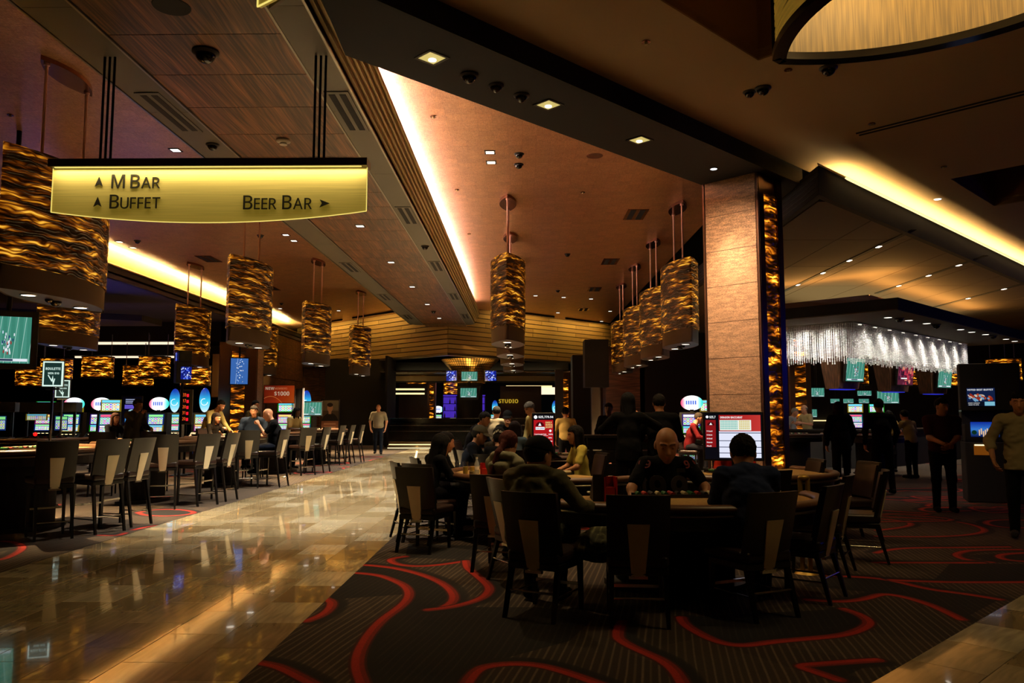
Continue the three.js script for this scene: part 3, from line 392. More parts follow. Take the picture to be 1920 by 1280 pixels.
{ // smoke detector, loudspeakers, sprinklers
  const o = thing('smoke_detector', 'white round smoke detector on the wood boards', 'detector', [-3.4, CLOUD_Y, -10.98]); mesh('base', lathe([[0, 0], [0.1, 0], [0.1, -0.03], [0.06, -0.045], [0, -0.045]], 20), M.white, o); mesh('sensor', cyl(0.045, 0.055, 0.03, 0, -0.058, 0, 16), M.white, o);
  const sp = (name, x, y, z, r, m, label) => { const s = thing(name, label, 'speaker', [x, y, z]); mesh('rim', new THREE.TorusGeometry(r, r * 0.05, 6, 24).rotateX(1.571), m, s); mesh('grille', cyl(r, r, 0.008, 0, -0.004, 0, 24), m, s); };
  sp('ceiling_speaker', -3.36, CLOUD_Y, -7.26, 0.17, M.charcoal, 'round dark loudspeaker in the wood boards at the top edge'); sp('ceiling_speaker', 1.36, COPPER_Y, -14.6, 0.15, M.copperTrim, 'round copper-coloured loudspeaker in the right copper ceiling');
  let f; const head = () => { const s = thing('sprinkler', '', 'sprinkler'); mesh('plate', cyl(0.045, 0.05, 0.012, 0, -0.006, 0, 14), M.copperTrim, s); mesh('deflector', cyl(0.02, 0.02, 0.03, 0, -0.025, 0, 8), M.brass, s); return s; };
  [[-1.45, 6.3, -12.57, 'sprinkler in the copper ceiling near the pink cove, closest'], [-1.41, 6.3, -16.8, 'sprinkler in the copper ceiling near the pink cove, second'], [-1.43, 6.3, -21.01, 'sprinkler in the copper ceiling near the pink cove, third'], [1.32, 6.3, -17.04, 'sprinkler in the middle of the right copper ceiling'], [-8.3, 6.3, -12.41, 'sprinkler in the copper ceiling at the far left'], [1.39, 5.63, -8.62, 'black sprinkler on the tan ceiling left of the ring chandelier'], [3.23, 5.63, -9.37, 'black sprinkler on the tan ceiling under the chandelier tip'], [7.12, 5.63, -13.22, 'black sprinkler above the glowing tan cove'], [5.03, 5.63, -11.19, 'small pale sprinkler at the end of the air slot']].forEach(([x, y, z, l]) => { if (!f) { f = head(); f.position.set(x, y, z); f.userData.label = l; } else dup(f, [x, y, z], 0, l); });
  const w = thing('round_downlight', 'small round light in the glowing tan ceiling', 'light', [8.07, TAN_Y, -15.26]); mesh('ring', new THREE.TorusGeometry(0.07, 0.01, 6, 18).rotateX(1.571), M.white, w); mesh('lamp', cyl(0.06, 0.06, 0.01, 0, -0.004, 0, 16), M.lampPure, w); spot(8.07, 5.6, -15.26, 8.07, 0, -15.26, PALE, 14, 0.5, 0.7);
}
// ---------------------------------------------------------------- big ring chandelier, lens plan, hung in the near coffer
{
  const o = thing('ring_chandelier', 'huge lens-shaped ring chandelier with gold and black bands at the top right', 'chandelier', [2.42, 0, -7.30], Math.atan2(0.66, 0.75));
  const b = 1.75, a = 0.95, Rr = (a * a + b * b) / (2 * a), half = Math.asin(b / Rr), yb = 4.78, H = 1.1;
  const at = (s, t, k = 0) => { const ph = t * half, rr = Rr + k; return [s * (rr * Math.cos(ph) - (Rr - a)), b + rr * Math.sin(ph)]; };
  const wall = (s, k, y0, y1, t0 = -0.985, t1 = 0.985, n = 40) => { const pos = [], uv = [], idx = []; for (let i = 0; i <= n; i++) { const t = t0 + (t1 - t0) * i / n, [x, z] = at(s, t, k); pos.push(x, y0, z, x, y1, z); uv.push(t * 3, 0, t * 3, y1 - y0); if (i < n) { const p = i * 2; idx.push(p, p + 1, p + 2, p + 1, p + 3, p + 2); } } const g = new THREE.BufferGeometry(); g.setAttribute('position', new THREE.Float32BufferAttribute(pos, 3)); g.setAttribute('uv', new THREE.Float32BufferAttribute(uv, 2)); g.setIndex(idx); g.computeVertexNormals(); return g; };
  const rim = (s, k0, k1, y0, y1) => [wall(s, k0, y0, y1), wall(s, k1, y0, y1), ...[y0, y1].map((y) => { const n = 40, pos = [], idx = []; for (let i = 0; i <= n; i++) { const t = -0.985 + 1.97 * i / n; for (const k of [k0, k1]) { const [x, z] = at(s, t, k); pos.push(x, y, z); } if (i < n) { const p = i * 2; idx.push(p, p + 1, p + 2, p + 1, p + 3, p + 2); } } const g = new THREE.BufferGeometry(); g.setAttribute('position', new THREE.Float32BufferAttribute(pos, 3)); g.setAttribute('uv', new THREE.Float32BufferAttribute(new Float32Array(pos.length / 3 * 2), 2)); g.setIndex(idx); g.computeVertexNormals(); return g; })];
  TX.goldCloth = ptex(512, 128, (u, v) => { const n = tnoise(u, v, 60, 2, 71) * 0.16 + tnoise(u, v, 14, 2, 72) * 0.14, k = 1 + n; return [150 * k, 124 * k, 66 * k].map((c) => clamp(c, 0, 255)); });
  M.innerGold = new THREE.MeshStandardMaterial({ color: 0xb8b0a0, map: TX.goldCloth, roughness: 0.6, emissive: 0xffffff, emissiveMap: TX.goldCloth, emissiveIntensity: 0.05 });
  M.bandGold = std(0xb89648, 0.38, 0.6); M.slitGold = new THREE.MeshStandardMaterial({ color: 0xb89648, roughness: 0.4, emissive: 0x9a7828, emissiveIntensity: 0.3 });
  for (const s of [1, -1]) {
    mesh('black_rim', rim(s, -0.075, 0.05, yb, yb + 0.07), M.blackGloss, o);
    mesh('inner_shade', wall(s, -0.045, yb + 0.06, yb + H), M.innerGold, o);
    mesh('outer_wall', wall(s, 0.0, yb + 0.06, yb + H), M.brassDark, o);
    const q = rng(6); let y = yb + 0.1; while (y < yb + H - 0.05) { const h = 0.018 + 0.03 * q(); mesh('gold_band', rim(s, 0.002, 0.022, y, y + h), M.slitGold, o); y += h + 0.014 + 0.03 * q(); }
  }
  for (const [t, z] of [[1, 2 * b], [-1, 0]]) mesh('tip_post', box(0.12, H, 0.08, 0, yb + H / 2, z + (t < 0 ? 0.02 : -0.02)), M.blackGloss, o);
  for (const z of [0.9, 2.6]) mesh('hanger', cyl(0.015, 0.015, 0.4, 0, yb + H + 0.18, z, 8), M.blackMetal, o);
  mesh('top_frame', box(0.05, 0.04, 2 * b - 0.1, 0, yb + H - 0.02, b), M.blackMetal, o);
  const c = Math.cos(o.rotation.y), sn = Math.sin(o.rotation.y);
  for (const z of [0.9, 1.75, 2.6]) { const l = new THREE.PointLight(0xffdc9a, POWER.ring, 0, 2); l.position.set(2.42 + sn * z, yb + 0.75, -7.30 + c * z); l.castShadow = true; l.shadow.radius = 4; l.name = 'bulb_light'; scene.add(l); mesh('bulb', new THREE.SphereGeometry(0.06, 12, 8).translate(0, yb + 0.75, z), M.lampWarm, o); }
}
// ---------------------------------------------------------------- screens and their pictures
const SCREEN = {};
function screenTex(key, w, h, draw) { return SCREEN[key] ?? (SCREEN[key] = tex(w, h, draw)); }
const fieldDraw = (seed) => (c, w, h) => {
  const q = rng(seed); c.fillStyle = '#3f8a76'; c.fillRect(0, 0, w, h); c.fillStyle = '#4b9683'; for (let i = 0; i < 6; i++) c.fillRect(i * w / 6, 0, w / 12, h);
  c.strokeStyle = '#cfeee4'; c.lineWidth = 2; for (let i = 0; i < 7; i++) { c.beginPath(); c.moveTo(i * w / 6 + w * 0.06, 0); c.lineTo(i * w / 6 - w * 0.04, h); c.stroke(); }
  for (let i = 0; i < 34; i++) { c.fillStyle = ['#f4f7ff', '#b8262a', '#20356e', '#f4f7ff', '#d9e6ff'][Math.floor(q() * 5)]; const x = w * (0.5 + 0.2 * (q() + q() - 1)), y = h * (0.5 + 0.28 * (q() + q() - 1)); c.fillRect(x, y, w * 0.022, h * 0.06); }
  c.fillStyle = '#eef6ff'; c.fillRect(w * 0.05, h * 0.9, w * 0.9, h * 0.06); c.fillStyle = '#20304c'; c.fillRect(w * 0.3, h * 0.91, w * 0.35, h * 0.04); };
screenTex('field', 256, 160, fieldDraw(4)); screenTex('field2', 256, 160, fieldDraw(9));
screenTex('blueGame', 128, 128, (c, w, h) => { c.fillStyle = '#10208c'; c.fillRect(0, 0, w, h); const q = rng(3); for (let i = 0; i < 60; i++) { c.fillStyle = ['#dfe6ff', '#3a5cff', '#0a1460', '#7f9cff'][Math.floor(q() * 4)]; c.beginPath(); c.arc(w * q(), h * q(), 2 + 9 * q(), 0, 7); c.fill(); } });
screenTex('redShow', 160, 200, (c, w, h) => { c.fillStyle = '#5a1a30'; c.fillRect(0, 0, w, h); const q = rng(8); for (let i = 0; i < 40; i++) { c.fillStyle = ['#c0324a', '#803050', '#e08a70', '#301028'][Math.floor(q() * 4)]; c.fillRect(w * q(), h * q(), 6 + 26 * q(), 10 + 40 * q()); } c.fillStyle = '#fff'; c.fillRect(w * 0.2, h * 0.66, w * 0.4, h * 0.06); });
function slotPicture(seed, hue) { return (c, w, h) => { const q = rng(seed); c.fillStyle = `hsl(${hue},70%,26%)`; c.fillRect(0, 0, w, h); const g = ['#ffffff', '#ffe27a', '#ff5a8a', '#6ad4ff', '#9aff9a', '#f6b0ff'];
  c.fillStyle = g[Math.floor(q() * 6)]; c.fillRect(w * 0.06, h * 0.05, w * 0.88, h * 0.2); c.fillStyle = `hsl(${hue + 60},80%,40%)`; c.font = 'bold ' + Math.floor(h * 0.15) + 'px sans-serif'; 
  for (let i = 0; i < 5; i++) for (let j = 0; j < 3; j++) { c.fillStyle = '#f2f4ff'; c.fillRect(w * (0.07 + 0.175 * i), h * (0.32 + 0.2 * j), w * 0.155, h * 0.18); c.fillStyle = `hsl(${q() * 360},85%,50%)`; c.beginPath(); c.arc(w * (0.148 + 0.175 * i), h * (0.41 + 0.2 * j), w * 0.05, 0, 7); c.fill(); } }; }
for (let i = 0; i < 6; i++) screenTex('slot' + i, 128, 128, slotPicture(20 + i, [220, 190, 50, 260, 320, 120][i]));
const screenMat = (key, k) => { const id = 'scr_' + key + k; return M[id] ?? (M[id] = new THREE.MeshStandardMaterial({ color: 0x040404, roughness: 0.25, emissive: 0xffffff, emissiveIntensity: k, emissiveMap: SCREEN[key] })); };
function screenPlate(w, h, d = 0.012) { const g = box(w, h, d); const n = g.attributes.normal; planarUV(g, (x, y) => [x / w + 0.5, y / h + 0.5]); return g; }
function tvParts(o, w, h, key, k, dx = 0, dy = 0, dz = 0, tilt = 0, bezel = 0.035) {
  const f = new RoundedBoxGeometry(w + bezel * 2, h + bezel * 2, 0.07, 2, 0.012); f.translate(0, 0, -0.03); if (tilt) f.rotateX(tilt); f.translate(dx, dy, dz); const fr = mesh('housing', f, M.black, o);
  const s = screenPlate(w, h); s.translate(0, 0, 0.004); if (tilt) s.rotateX(tilt); s.translate(dx, dy, dz); mesh('screen', s, screenMat(key, k), fr); return fr;
}
function tv(label, x, y, z, w, h, turn, key, k, tilt = 0, mount = null) {
  const o = thing('television', label, 'television', [x, y, z], turn); tvParts(o, w, h, key, k, 0, 0, 0, tilt);
  if (mount) mesh('mount_pole', cyl(0.03, 0.03, mount - h / 2, 0, h / 2 + (mount - h / 2) / 2, -0.06, 10), M.blackMetal, o); return o;
}
{ const o = thing('television', 'large television with a football picture at the left edge', 'television', [-8.6, 2.7, -13.1], R(24)); tvParts(o, 0.7, 0.78, 'field', 0.9, 0, 0, 0, 0, 0.1); mesh('mount_pole', cyl(0.04, 0.04, COPPER_Y - 2.7 - 0.49, 0, 0.49 + (COPPER_Y - 2.7 - 0.49) / 2, -0.06, 10), M.blackMetal, o); }
// ---------------------------------------------------------------- slot machines
const slotProto = [];
function makeSlot(kind) {
  const o = thing('slot_machine', 'x', 'slot machine');
  mesh('base_cabinet', new RoundedBoxGeometry(0.62, 0.72, 0.55, 2, 0.03).translate(0, 0.36, 0), M.blackMetal, o);
  const s = new THREE.Shape(); s.moveTo(0.27, 0.72); s.lineTo(0.34, 0.80); s.lineTo(0.12, 0.92); s.lineTo(0.06, 1.52); s.lineTo(-0.25, 1.52); s.lineTo(-0.25, 0.72); s.closePath();
  const g = new THREE.ExtrudeGeometry(s, { depth: 0.62, bevelEnabled: true, bevelSize: 0.008, bevelThickness: 0.008, bevelSegments: 1 }); g.rotateY(-Math.PI / 2); g.translate(0.31, 0, 0); mesh('upper_cabinet', g, M.black, o);
  const deck = mesh('button_deck', box(0.5, 0.02, 0.2, 0, 0.865, 0.235, 0, 0.006).rotateX(0), M.darkGlass, o); for (let i = 0; i < 4; i++) mesh('button', box(0.06, 0.014, 0.04, -0.18 + 0.12 * i, 0.88, 0.25), M.lampWarm, deck);
  const s1 = screenPlate(0.48, 0.32); s1.rotateX(-0.1); s1.translate(0, 1.32, 0.095); mesh('upper_screen', s1, screenMat('slot' + (kind % 6), 1.0), o);
  const s2 = screenPlate(0.48, 0.2); s2.rotateX(-0.1); s2.translate(0, 1.06, 0.12); mesh('lower_screen', s2, screenMat('slot' + ((kind + 2) % 6), 1.1), o);
  const bl = screenPlate(0.4, 0.3); bl.translate(0, 0.42, 0.282); mesh('belly_glass', bl, screenMat('slot' + ((kind + 4) % 6), 0.35), o);
  if (kind % 3 === 0) { const t = new THREE.SphereGeometry(1, 24, 14); t.scale(0.3, 0.2, 0.07); t.translate(0, 1.78, -0.08); planarUV(t, (x, y) => [x / 0.6 + 0.5, (y - 1.58) / 0.4]); mesh('oval_topper', t, screenMat('topper', 1.3), o); mesh('topper_post', box(0.1, 0.1, 0.06, 0, 1.57, -0.08), M.black, o); }
  else if (kind % 3 === 1) { const t = screenPlate(0.56, 0.34, 0.06); t.translate(0, 1.72, -0.08); mesh('topper_sign', t, screenMat('slot' + ((kind + 1) % 6), 1.2), o); }
  else { const t = new THREE.SphereGeometry(1, 20, 14); t.scale(0.17, 0.38, 0.06); t.translate(0, 1.92, -0.08); planarUV(t, (x, y) => [x / 0.4 + 0.5, (y - 1.5) / 0.8]); mesh('tall_topper', t, screenMat('tall', 1.1), o); }
  const st = mesh('stool', [cyl(0.18, 0.18, 0.06, 0, 0.58, 0.75, 18), cyl(0.03, 0.03, 0.52, 0, 0.29, 0.75, 10), cyl(0.2, 0.22, 0.03, 0, 0.015, 0.75, 18)], M.leather, o);
  return o;
}
screenTex('topper', 128, 96, (c, w, h) => { const g = c.createLinearGradient(0, 0, w, 0); g.addColorStop(0, '#ff3a6a'); g.addColorStop(0.25, '#ffffff'); g.addColorStop(0.75, '#f4f8ff'); g.addColorStop(1, '#20d0c0'); c.fillStyle = g; c.fillRect(0, 0, w, h); c.fillStyle = '#4a6ad0'; for (let i = 0; i < 5; i++) c.fillRect(w * (0.25 + i * 0.1), h * 0.35, w * 0.06, h * 0.26); });
screenTex('tall', 96, 192, (c, w, h) => { const g = c.createLinearGradient(0, 0, 0, h); g.addColorStop(0, '#1028a0'); g.addColorStop(0.5, '#38c8e8'); g.addColorStop(1, '#e8f4ff'); c.fillStyle = g; c.fillRect(0, 0, w, h); c.strokeStyle = '#fff'; c.lineWidth = 5; c.beginPath(); c.arc(w / 2, h * 0.55, w * 0.25, 0, 5); c.stroke(); });
{
  const spots = [[-13.55, -23.9, 10, 0, 'slot machine with a white oval topper, left one of the glowing pair'], [-12.72, -23.9, 8, 3, 'slot machine with a white oval topper, right one of the glowing pair'], [-11.75, -22.6, 5, 1, 'slot machine with a wide white sign behind the suited man'], [-15.3, -25.4, 12, 4, 'slot machine at the far left under the hanging drums'], [-14.5, -25.6, 12, 1, 'slot machine left of the glowing oval pair'], [-10.75, -23.4, 0, 0, 'slot machine with an oval sign left of the red number display'], [-9.95, -24.8, 4, 2, 'slot machine with a tall blue oval topper right of the red numbers'], [-11.2, -25.5, 4, 5, 'slot machine with a tall blue topper in the second rank'], [-8.1, -27.2, 4, 4, 'slot machine with a green screen below the orange banner'], [-7.45, -27.3, -6, 5, 'slot machine half hidden behind the cashier in cream'],
    [-5.9, -46.5, 0, 1, 'white lit slot machine far behind the bar glass'], [-4.9, -46.2, 0, 0, 'slot machine with a red topper far behind the bar'], [-4.0, -46.5, 0, 3, 'slot machine with an orange topper far behind the bar'], [-3.2, -46.8, 0, 4, 'blue slot machine far behind the bar'], [-1.6, -46.0, 0, 5, 'violet slot machine behind the bar stools'], [-0.7, -46.3, 0, 1, 'second violet slot machine behind the bar stools'], [1.9, -47, 0, 2, 'slot machine behind the grey-haired dealer'],
    [4.55, -21.6, -20, 3, 'slot machine with a red screen left of the stone column'], [5.4, -23.2, -20, 1, 'slot machine with dice pictures left of the stone column'], [15.2, -24.0, -25, 4, 'violet slot machine by the payment kiosk, left'], [16.05, -24.4, -25, 1, 'violet slot machine by the payment kiosk, middle'], [16.9, -24.8, -25, 3, 'violet slot machine by the payment kiosk, right'], [13.0, -31.4, -20, 1, 'slot machine with a narrow blue screen behind the bar'], [14.0, -31.8, -20, 4, 'green lit slot machine behind the bar']];
  const proto = {}; spots.forEach(([x, z, t, k, label]) => { if (!proto[k]) { const o = makeSlot(k); o.position.set(x, 0, z); o.rotation.y = R(t); o.userData = { label, category: 'slot machine', group: 'slot machines' }; proto[k] = o; } else dup(proto[k], [x, 0, z], R(t), label, 'slot machines'); });
}
// ---------------------------------------------------------------- hanging drum lamps far off
{
  let proto; const mk = (r, h) => { const o = thing('drum_lamp', '', 'lamp'); const g = new THREE.CylinderGeometry(r, r, h, 40, 22, true), p = g.attributes.position, uv = g.attributes.uv; for (let i = 0; i < p.count; i++) { const u = uv.getX(i), y = p.getY(i), k = 1 + 0.03 * noise2(Math.cos(u * 6.283) * 3, y * 9 + Math.sin(u * 6.283) * 3); p.setX(i, p.getX(i) * k); p.setZ(i, p.getZ(i) * k); uv.setXY(i, u * 2, uv.getY(i) * 0.5); } g.computeVertexNormals(); mesh('resin_shade', g, M.amberStrip, o); for (const y of [-h / 2, h / 2]) mesh('rim', new THREE.TorusGeometry(r, 0.025, 6, 36).rotateX(1.571).translate(0, y, 0), M.blackMetal, o); for (const a of [0.5, 2.6, 4.7]) mesh('hanger', cyl(0.014, 0.014, 0.9, Math.cos(a) * r * 0.8, h / 2 + 0.45, Math.sin(a) * r * 0.8, 6), M.steel, o); return o; };
  const list = [[-18.3, 3.25, -31, 'left slot room, behind the small white placard'], [-16.4, 3.28, -30.5, 'left slot room, wide one left of centre'], [-15.3, 3.0, -31.5, 'left slot room, lower one in the middle'], [-14.2, 3.28, -30.5, 'left slot room, wide one right of centre'], [-13.0, 3.0, -31.5, 'left slot room, rightmost of the ring'], [-19.9, 3.0, -32, 'far left edge of the slot room'],
    [12.6, 3.0, -30.6, 'right bar, left of the first television pylon'], [14.6, 2.95, -30.4, 'right bar, between the second and third pylon'], [16.4, 2.95, -31, 'right bar, behind the third pylon'], [17.75, 3.1, -29.6, 'right bar, bright one beyond the crystal curtain'], [19.3, 3.15, -29.4, 'right edge above the payment kiosk'], [20.9, 3.15, -29.6, 'outermost at the right edge']];
  list.forEach(([x, y, z, l], i) => { const label = 'round amber drum lamp, ' + l; if (!i) { proto = mk(0.56, 0.8); proto.position.set(x, y, z); proto.userData.label = label; proto.userData.group = 'drum lamps'; } else dup(proto, [x, y, z], i, label, 'drum lamps'); });
}
// ---------------------------------------------------------------- left: wooden piers, lit soffits
resinColumn(-9.4, -26.5, 1.2, 0.9, 3.85, R(6), 'wood_pier', 'wooden pier with amber strip carrying a small television', 0.36);
tv('small blue football television on the wooden pier', -8.62, 2.78, -24.1, 0.5, 0.78, R(20), 'blueField', 0.9, 0, 3.515);
{
  const w = sgroup('wall_pier'); const q = rng(2);
  mesh('core', [slabY(-12.5, -12.2, 0, 5.45, -33.4, -44.2), slabY(-12.4, -9.6, 0, 4.08, -44.0, -44.3)], M.wallDark, w);
  for (let i = 0; i < 6; i++) for (let j = 0; j < 5; j++) { const g = box(0.03, 1.07, 1.78, -12.185, 0.55 + 1.09 * j, -34.3 - 1.8 * i), o = q() * 4; planarUV(g, (x, y, z) => [y * 0.4 + o, z * 0.6]); mesh('wood_panel', g, M.darkwood, w); }
  for (let i = 0; i < 3; i++) for (let j = 0; j < 4; j++) { const g = box(0.88, 1.0, 0.03, -11.7 + 0.9 * i, 0.51 + 1.02 * j, -43.98), o = q() * 4; planarUV(g, (x, y, z) => [y * 0.4 + o, x * 0.6]); mesh('wood_panel', g, M.darkwood, w); }
  const v = sgroup('wall_dark'); mesh('panel', slabY(-9.6, -6.25, 0, 4.17, -38.6, -38.9), M.wallDark, v); mesh('panel', slabY(-6.3, -6.2, 0, 4.17, -36.4, -38.9), M.wallDark, v);
  const s = sgroup('ceiling_soffit'); mesh('soffit', prism([[-16.5, -24], [-12.6, -26], [-12.6, -27.5], [-20, -27.5]], 4.55, 4.75), M.black, s);
  mesh('light_line', slabY(-19, -14.6, 4.50, 4.60, -34.1, -34.2), M.coveWhite ?? (M.coveWhite = glowMat(0xffe6c4, 1.25)), s); mesh('soffit', slabY(-24, -13, 4.62, 5.46, -34.0, -36), M.charcoal, s);
  mesh('light_line', slabY(-20.5, -15.6, 4.06, 4.14, -36.1, -36.2), M.coveWhite, s); mesh('soffit', slabY(-24, -13, 4.16, 4.6, -36.0, -37), M.charcoal, s);
  mesh('light_line', slabY(-12.6, -10.9, 3.3, 3.36, -33.0, -33.1), M.coveGlow, s); mesh('light_line', slabY(-12.6, -10.9, 2.75, 2.85, -33.0, -33.1), M.coveGlow, s); mesh('backing', slabY(-13, -10.6, 2.2, 4.0, -33.15, -33.3), M.tan, s);
  strip(-17, 4.5, -33.6, 5, 0.2, [0, -1, 0.3], 0x8a86ff, 3); strip(-13.2, 2.15, -24.2, 5, 0.5, [0, 1, 0.1], 0x7068ff, 5, [1, 0, 0]); strip(-15.5, 2.15, -25.8, 3, 0.5, [0, 1, 0.1], 0x8070ff, 4, [1, 0, 0]);
}
SCREEN.blueField = tex(128, 192, (c, w, h) => { c.fillStyle = '#3a6ab4'; c.fillRect(0, 0, w, h); const q = rng(5); c.strokeStyle = '#dcebff'; c.lineWidth = 2; c.beginPath(); c.moveTo(w * 0.4, 0); c.lineTo(w * 0.3, h); c.stroke(); for (let i = 0; i < 40; i++) { c.fillStyle = ['#ffffff', '#20407c', '#bcd6ff'][Math.floor(q() * 3)]; c.fillRect(w * (0.5 + 0.3 * (q() + q() - 1)), h * q(), 5, 8); } }); M['scr_blueField0.9'].emissiveMap = SCREEN.blueField;
// orange banner, poster and second television by the pier
SCREEN.banner = tex(256, 148, (c, w, h) => { const g = c.createLinearGradient(0, 0, w, h); g.addColorStop(0, '#8a2410'); g.addColorStop(0.6, '#c04014'); g.addColorStop(1, '#d86a20'); c.fillStyle = g; c.fillRect(0, 0, w, h); c.strokeStyle = '#ffc070'; c.lineWidth = 3; c.beginPath(); c.moveTo(0, h * 0.75); c.quadraticCurveTo(w * 0.3, h * 0.4, w * 0.6, h); c.stroke(); c.fillStyle = '#fff4e0'; c.font = 'bold 34px sans-serif'; c.fillText('NEW', 8, 36); c.font = '24px sans-serif'; c.fillStyle = '#ffb080'; c.fillText('MEMBERS', 88, 34); c.font = 'bold 48px sans-serif'; c.fillStyle = '#fff4e0'; c.fillText('$1000', 84, 86); });
{ const o = thing('promotion_banner', 'orange banner reading NEW MEMBERS $1000', 'banner', [-7.72, 2.11, -25.2]); mesh('print', screenPlate(0.96, 0.55), new THREE.MeshStandardMaterial({ map: SCREEN.banner, roughness: 0.6, emissive: 0xffffff, emissiveMap: SCREEN.banner, emissiveIntensity: 0.25 }), o); mesh('frame', box(1.0, 0.59, 0.03, 0, 0, -0.02), M.black, o); for (const s of [-1, 1]) mesh('post', cyl(0.015, 0.015, 1.85, s * 0.42, -1.19, -0.02, 8), M.blackMetal, o); mesh('foot', box(0.98, 0.03, 0.3, 0, -2.095, -0.02), M.blackMetal, o); }
{ const o = thing('display_stand', 'tall slim display panel with pale edges beside the second television', 'display', [-7.2, 0, -25.6]); for (const s of [-1, 1]) mesh('light_edge', box(0.05, 1.05, 0.06, s * 0.14, 1.79, 0), M.edgePale ?? (M.edgePale = std(0xb8b4c8, 0.5)), o); mesh('panel', box(0.24, 1.02, 0.04, 0, 1.79, 0), M.blueBlack, o); mesh('post', cyl(0.03, 0.03, 1.28, 0, 0.64, 0, 10), M.blackMetal, o); mesh('foot', cyl(0.2, 0.22, 0.03, 0, 0.015, 0, 20), M.blackMetal, o); }
{ const o = tv('green football television left of the poster', -6.92, 1.66, -26.2, 0.6, 0.42, R(8), 'field', 0.95); mesh('stand_post', cyl(0.03, 0.03, 1.42, 0, -0.92, -0.05, 10), M.blackMetal, o); mesh('stand_foot', cyl(0.2, 0.22, 0.03, 0, -1.645, -0.05, 18), M.blackMetal, o); }
SCREEN.poster = tex(128, 256, (c, w, h) => { c.fillStyle = '#4a4438'; c.fillRect(0, 0, w, h); c.fillStyle = '#6a6a5a'; c.fillRect(0, 0, w, h * 0.3); c.fillStyle = '#101010'; c.beginPath(); c.moveTo(0, h * 0.6); c.quadraticCurveTo(w * 0.2, h * 0.36, w * 0.5, h * 0.38); c.quadraticCurveTo(w * 0.85, h * 0.36, w, h * 0.6); c.closePath(); c.fill(); c.fillStyle = '#c09a78'; c.beginPath(); c.ellipse(w * 0.5, h * 0.22, w * 0.17, h * 0.12, 0, 0, 7); c.fill(); c.fillRect(w * 0.42, h * 0.3, w * 0.16, h * 0.1); c.fillStyle = '#1a1410'; c.beginPath(); c.ellipse(w * 0.5, h * 0.13, w * 0.17, h * 0.06, 0, 0, 7); c.fill(); c.fillStyle = '#8a5a40'; c.fillRect(0, h * 0.6, w, h * 0.4); c.fillStyle = '#b88a6a'; for (let i = 0; i < 3; i++) c.fillRect(w * 0.15, h * (0.66 + 0.1 * i), w * 0.7, h * 0.05); });
{ const o = thing('poster_stand', 'floor poster showing a dark-shirted figure over a reddish block', 'poster', [-6.57, 0, -27.2]); mesh('print', screenPlate(0.58, 1.16).translate(0, 1.37, 0.02), new THREE.MeshStandardMaterial({ map: SCREEN.poster, roughness: 0.7 }), o); mesh('frame', box(0.64, 1.24, 0.03, 0, 1.37, 0), M.black, o); mesh('post', box(0.06, 0.78, 0.03, 0, 0.39, 0), M.blackMetal, o); mesh('foot', box(0.4, 0.02, 0.3, 0, 0.01, 0), M.blackMetal, o); }
// red number display and dark monitor box on posts
SCREEN.numbers = tex(64, 192, (c, w, h) => { c.fillStyle = '#080404'; c.fillRect(0, 0, w, h); c.font = 'bold 26px monospace'; ['33', '17', '20', '31', '20'].forEach((t, i) => { c.fillStyle = '#ff6a20'; c.fillText(t, 4, 32 + 36 * i); c.fillStyle = '#ff1a30'; c.fillRect(38, 18 + 36 * i, 20, 18); }); });
{ const o = thing('number_display', 'tall grey display with red and orange roulette numbers', 'display', [-8.27, 0, -19.5], R(10)); mesh('case', box(0.3, 0.86, 0.1, 0, 1.65, -0.06, 0, 0.01), M.frameGrey, o); mesh('screen', screenPlate(0.17, 0.78).translate(0, 1.65, 0), screenMat('numbers', 1.0), o); mesh('post', cyl(0.03, 0.03, 1.24, 0, 0.62, -0.06, 10), M.blackMetal, o); mesh('foot', cyl(0.2, 0.22, 0.03, 0, 0.015, -0.06, 18), M.blackMetal, o); }
{ const o = thing('monitor_tower', 'black twin monitor box on a pole with cyan and blue edges', 'monitor', [-8.25, 0, -19.2], R(35)); mesh('pole', cyl(0.03, 0.03, 2.3, 0, 1.15, 0, 10), M.blackMetal, o); mesh('foot', cyl(0.2, 0.22, 0.03, 0, 0.015, 0, 18), M.blackMetal, o); mesh('case', box(0.34, 0.52, 0.3, 0, 2.48, 0, 0, 0.015), M.black, o); mesh('case', box(0.3, 0.3, 0.26, 0.03, 2.86, 0, 0, 0.015), M.black, o); mesh('screen', screenPlate(0.24, 0.3).translate(0.05, 2.46, 0.156), screenMat('blueGame', 0.8), o); mesh('screen', screenPlate(0.14, 0.2).rotateY(-1.571).translate(-0.155, 2.86, 0), screenMat('blueGame', 1.0), o); }
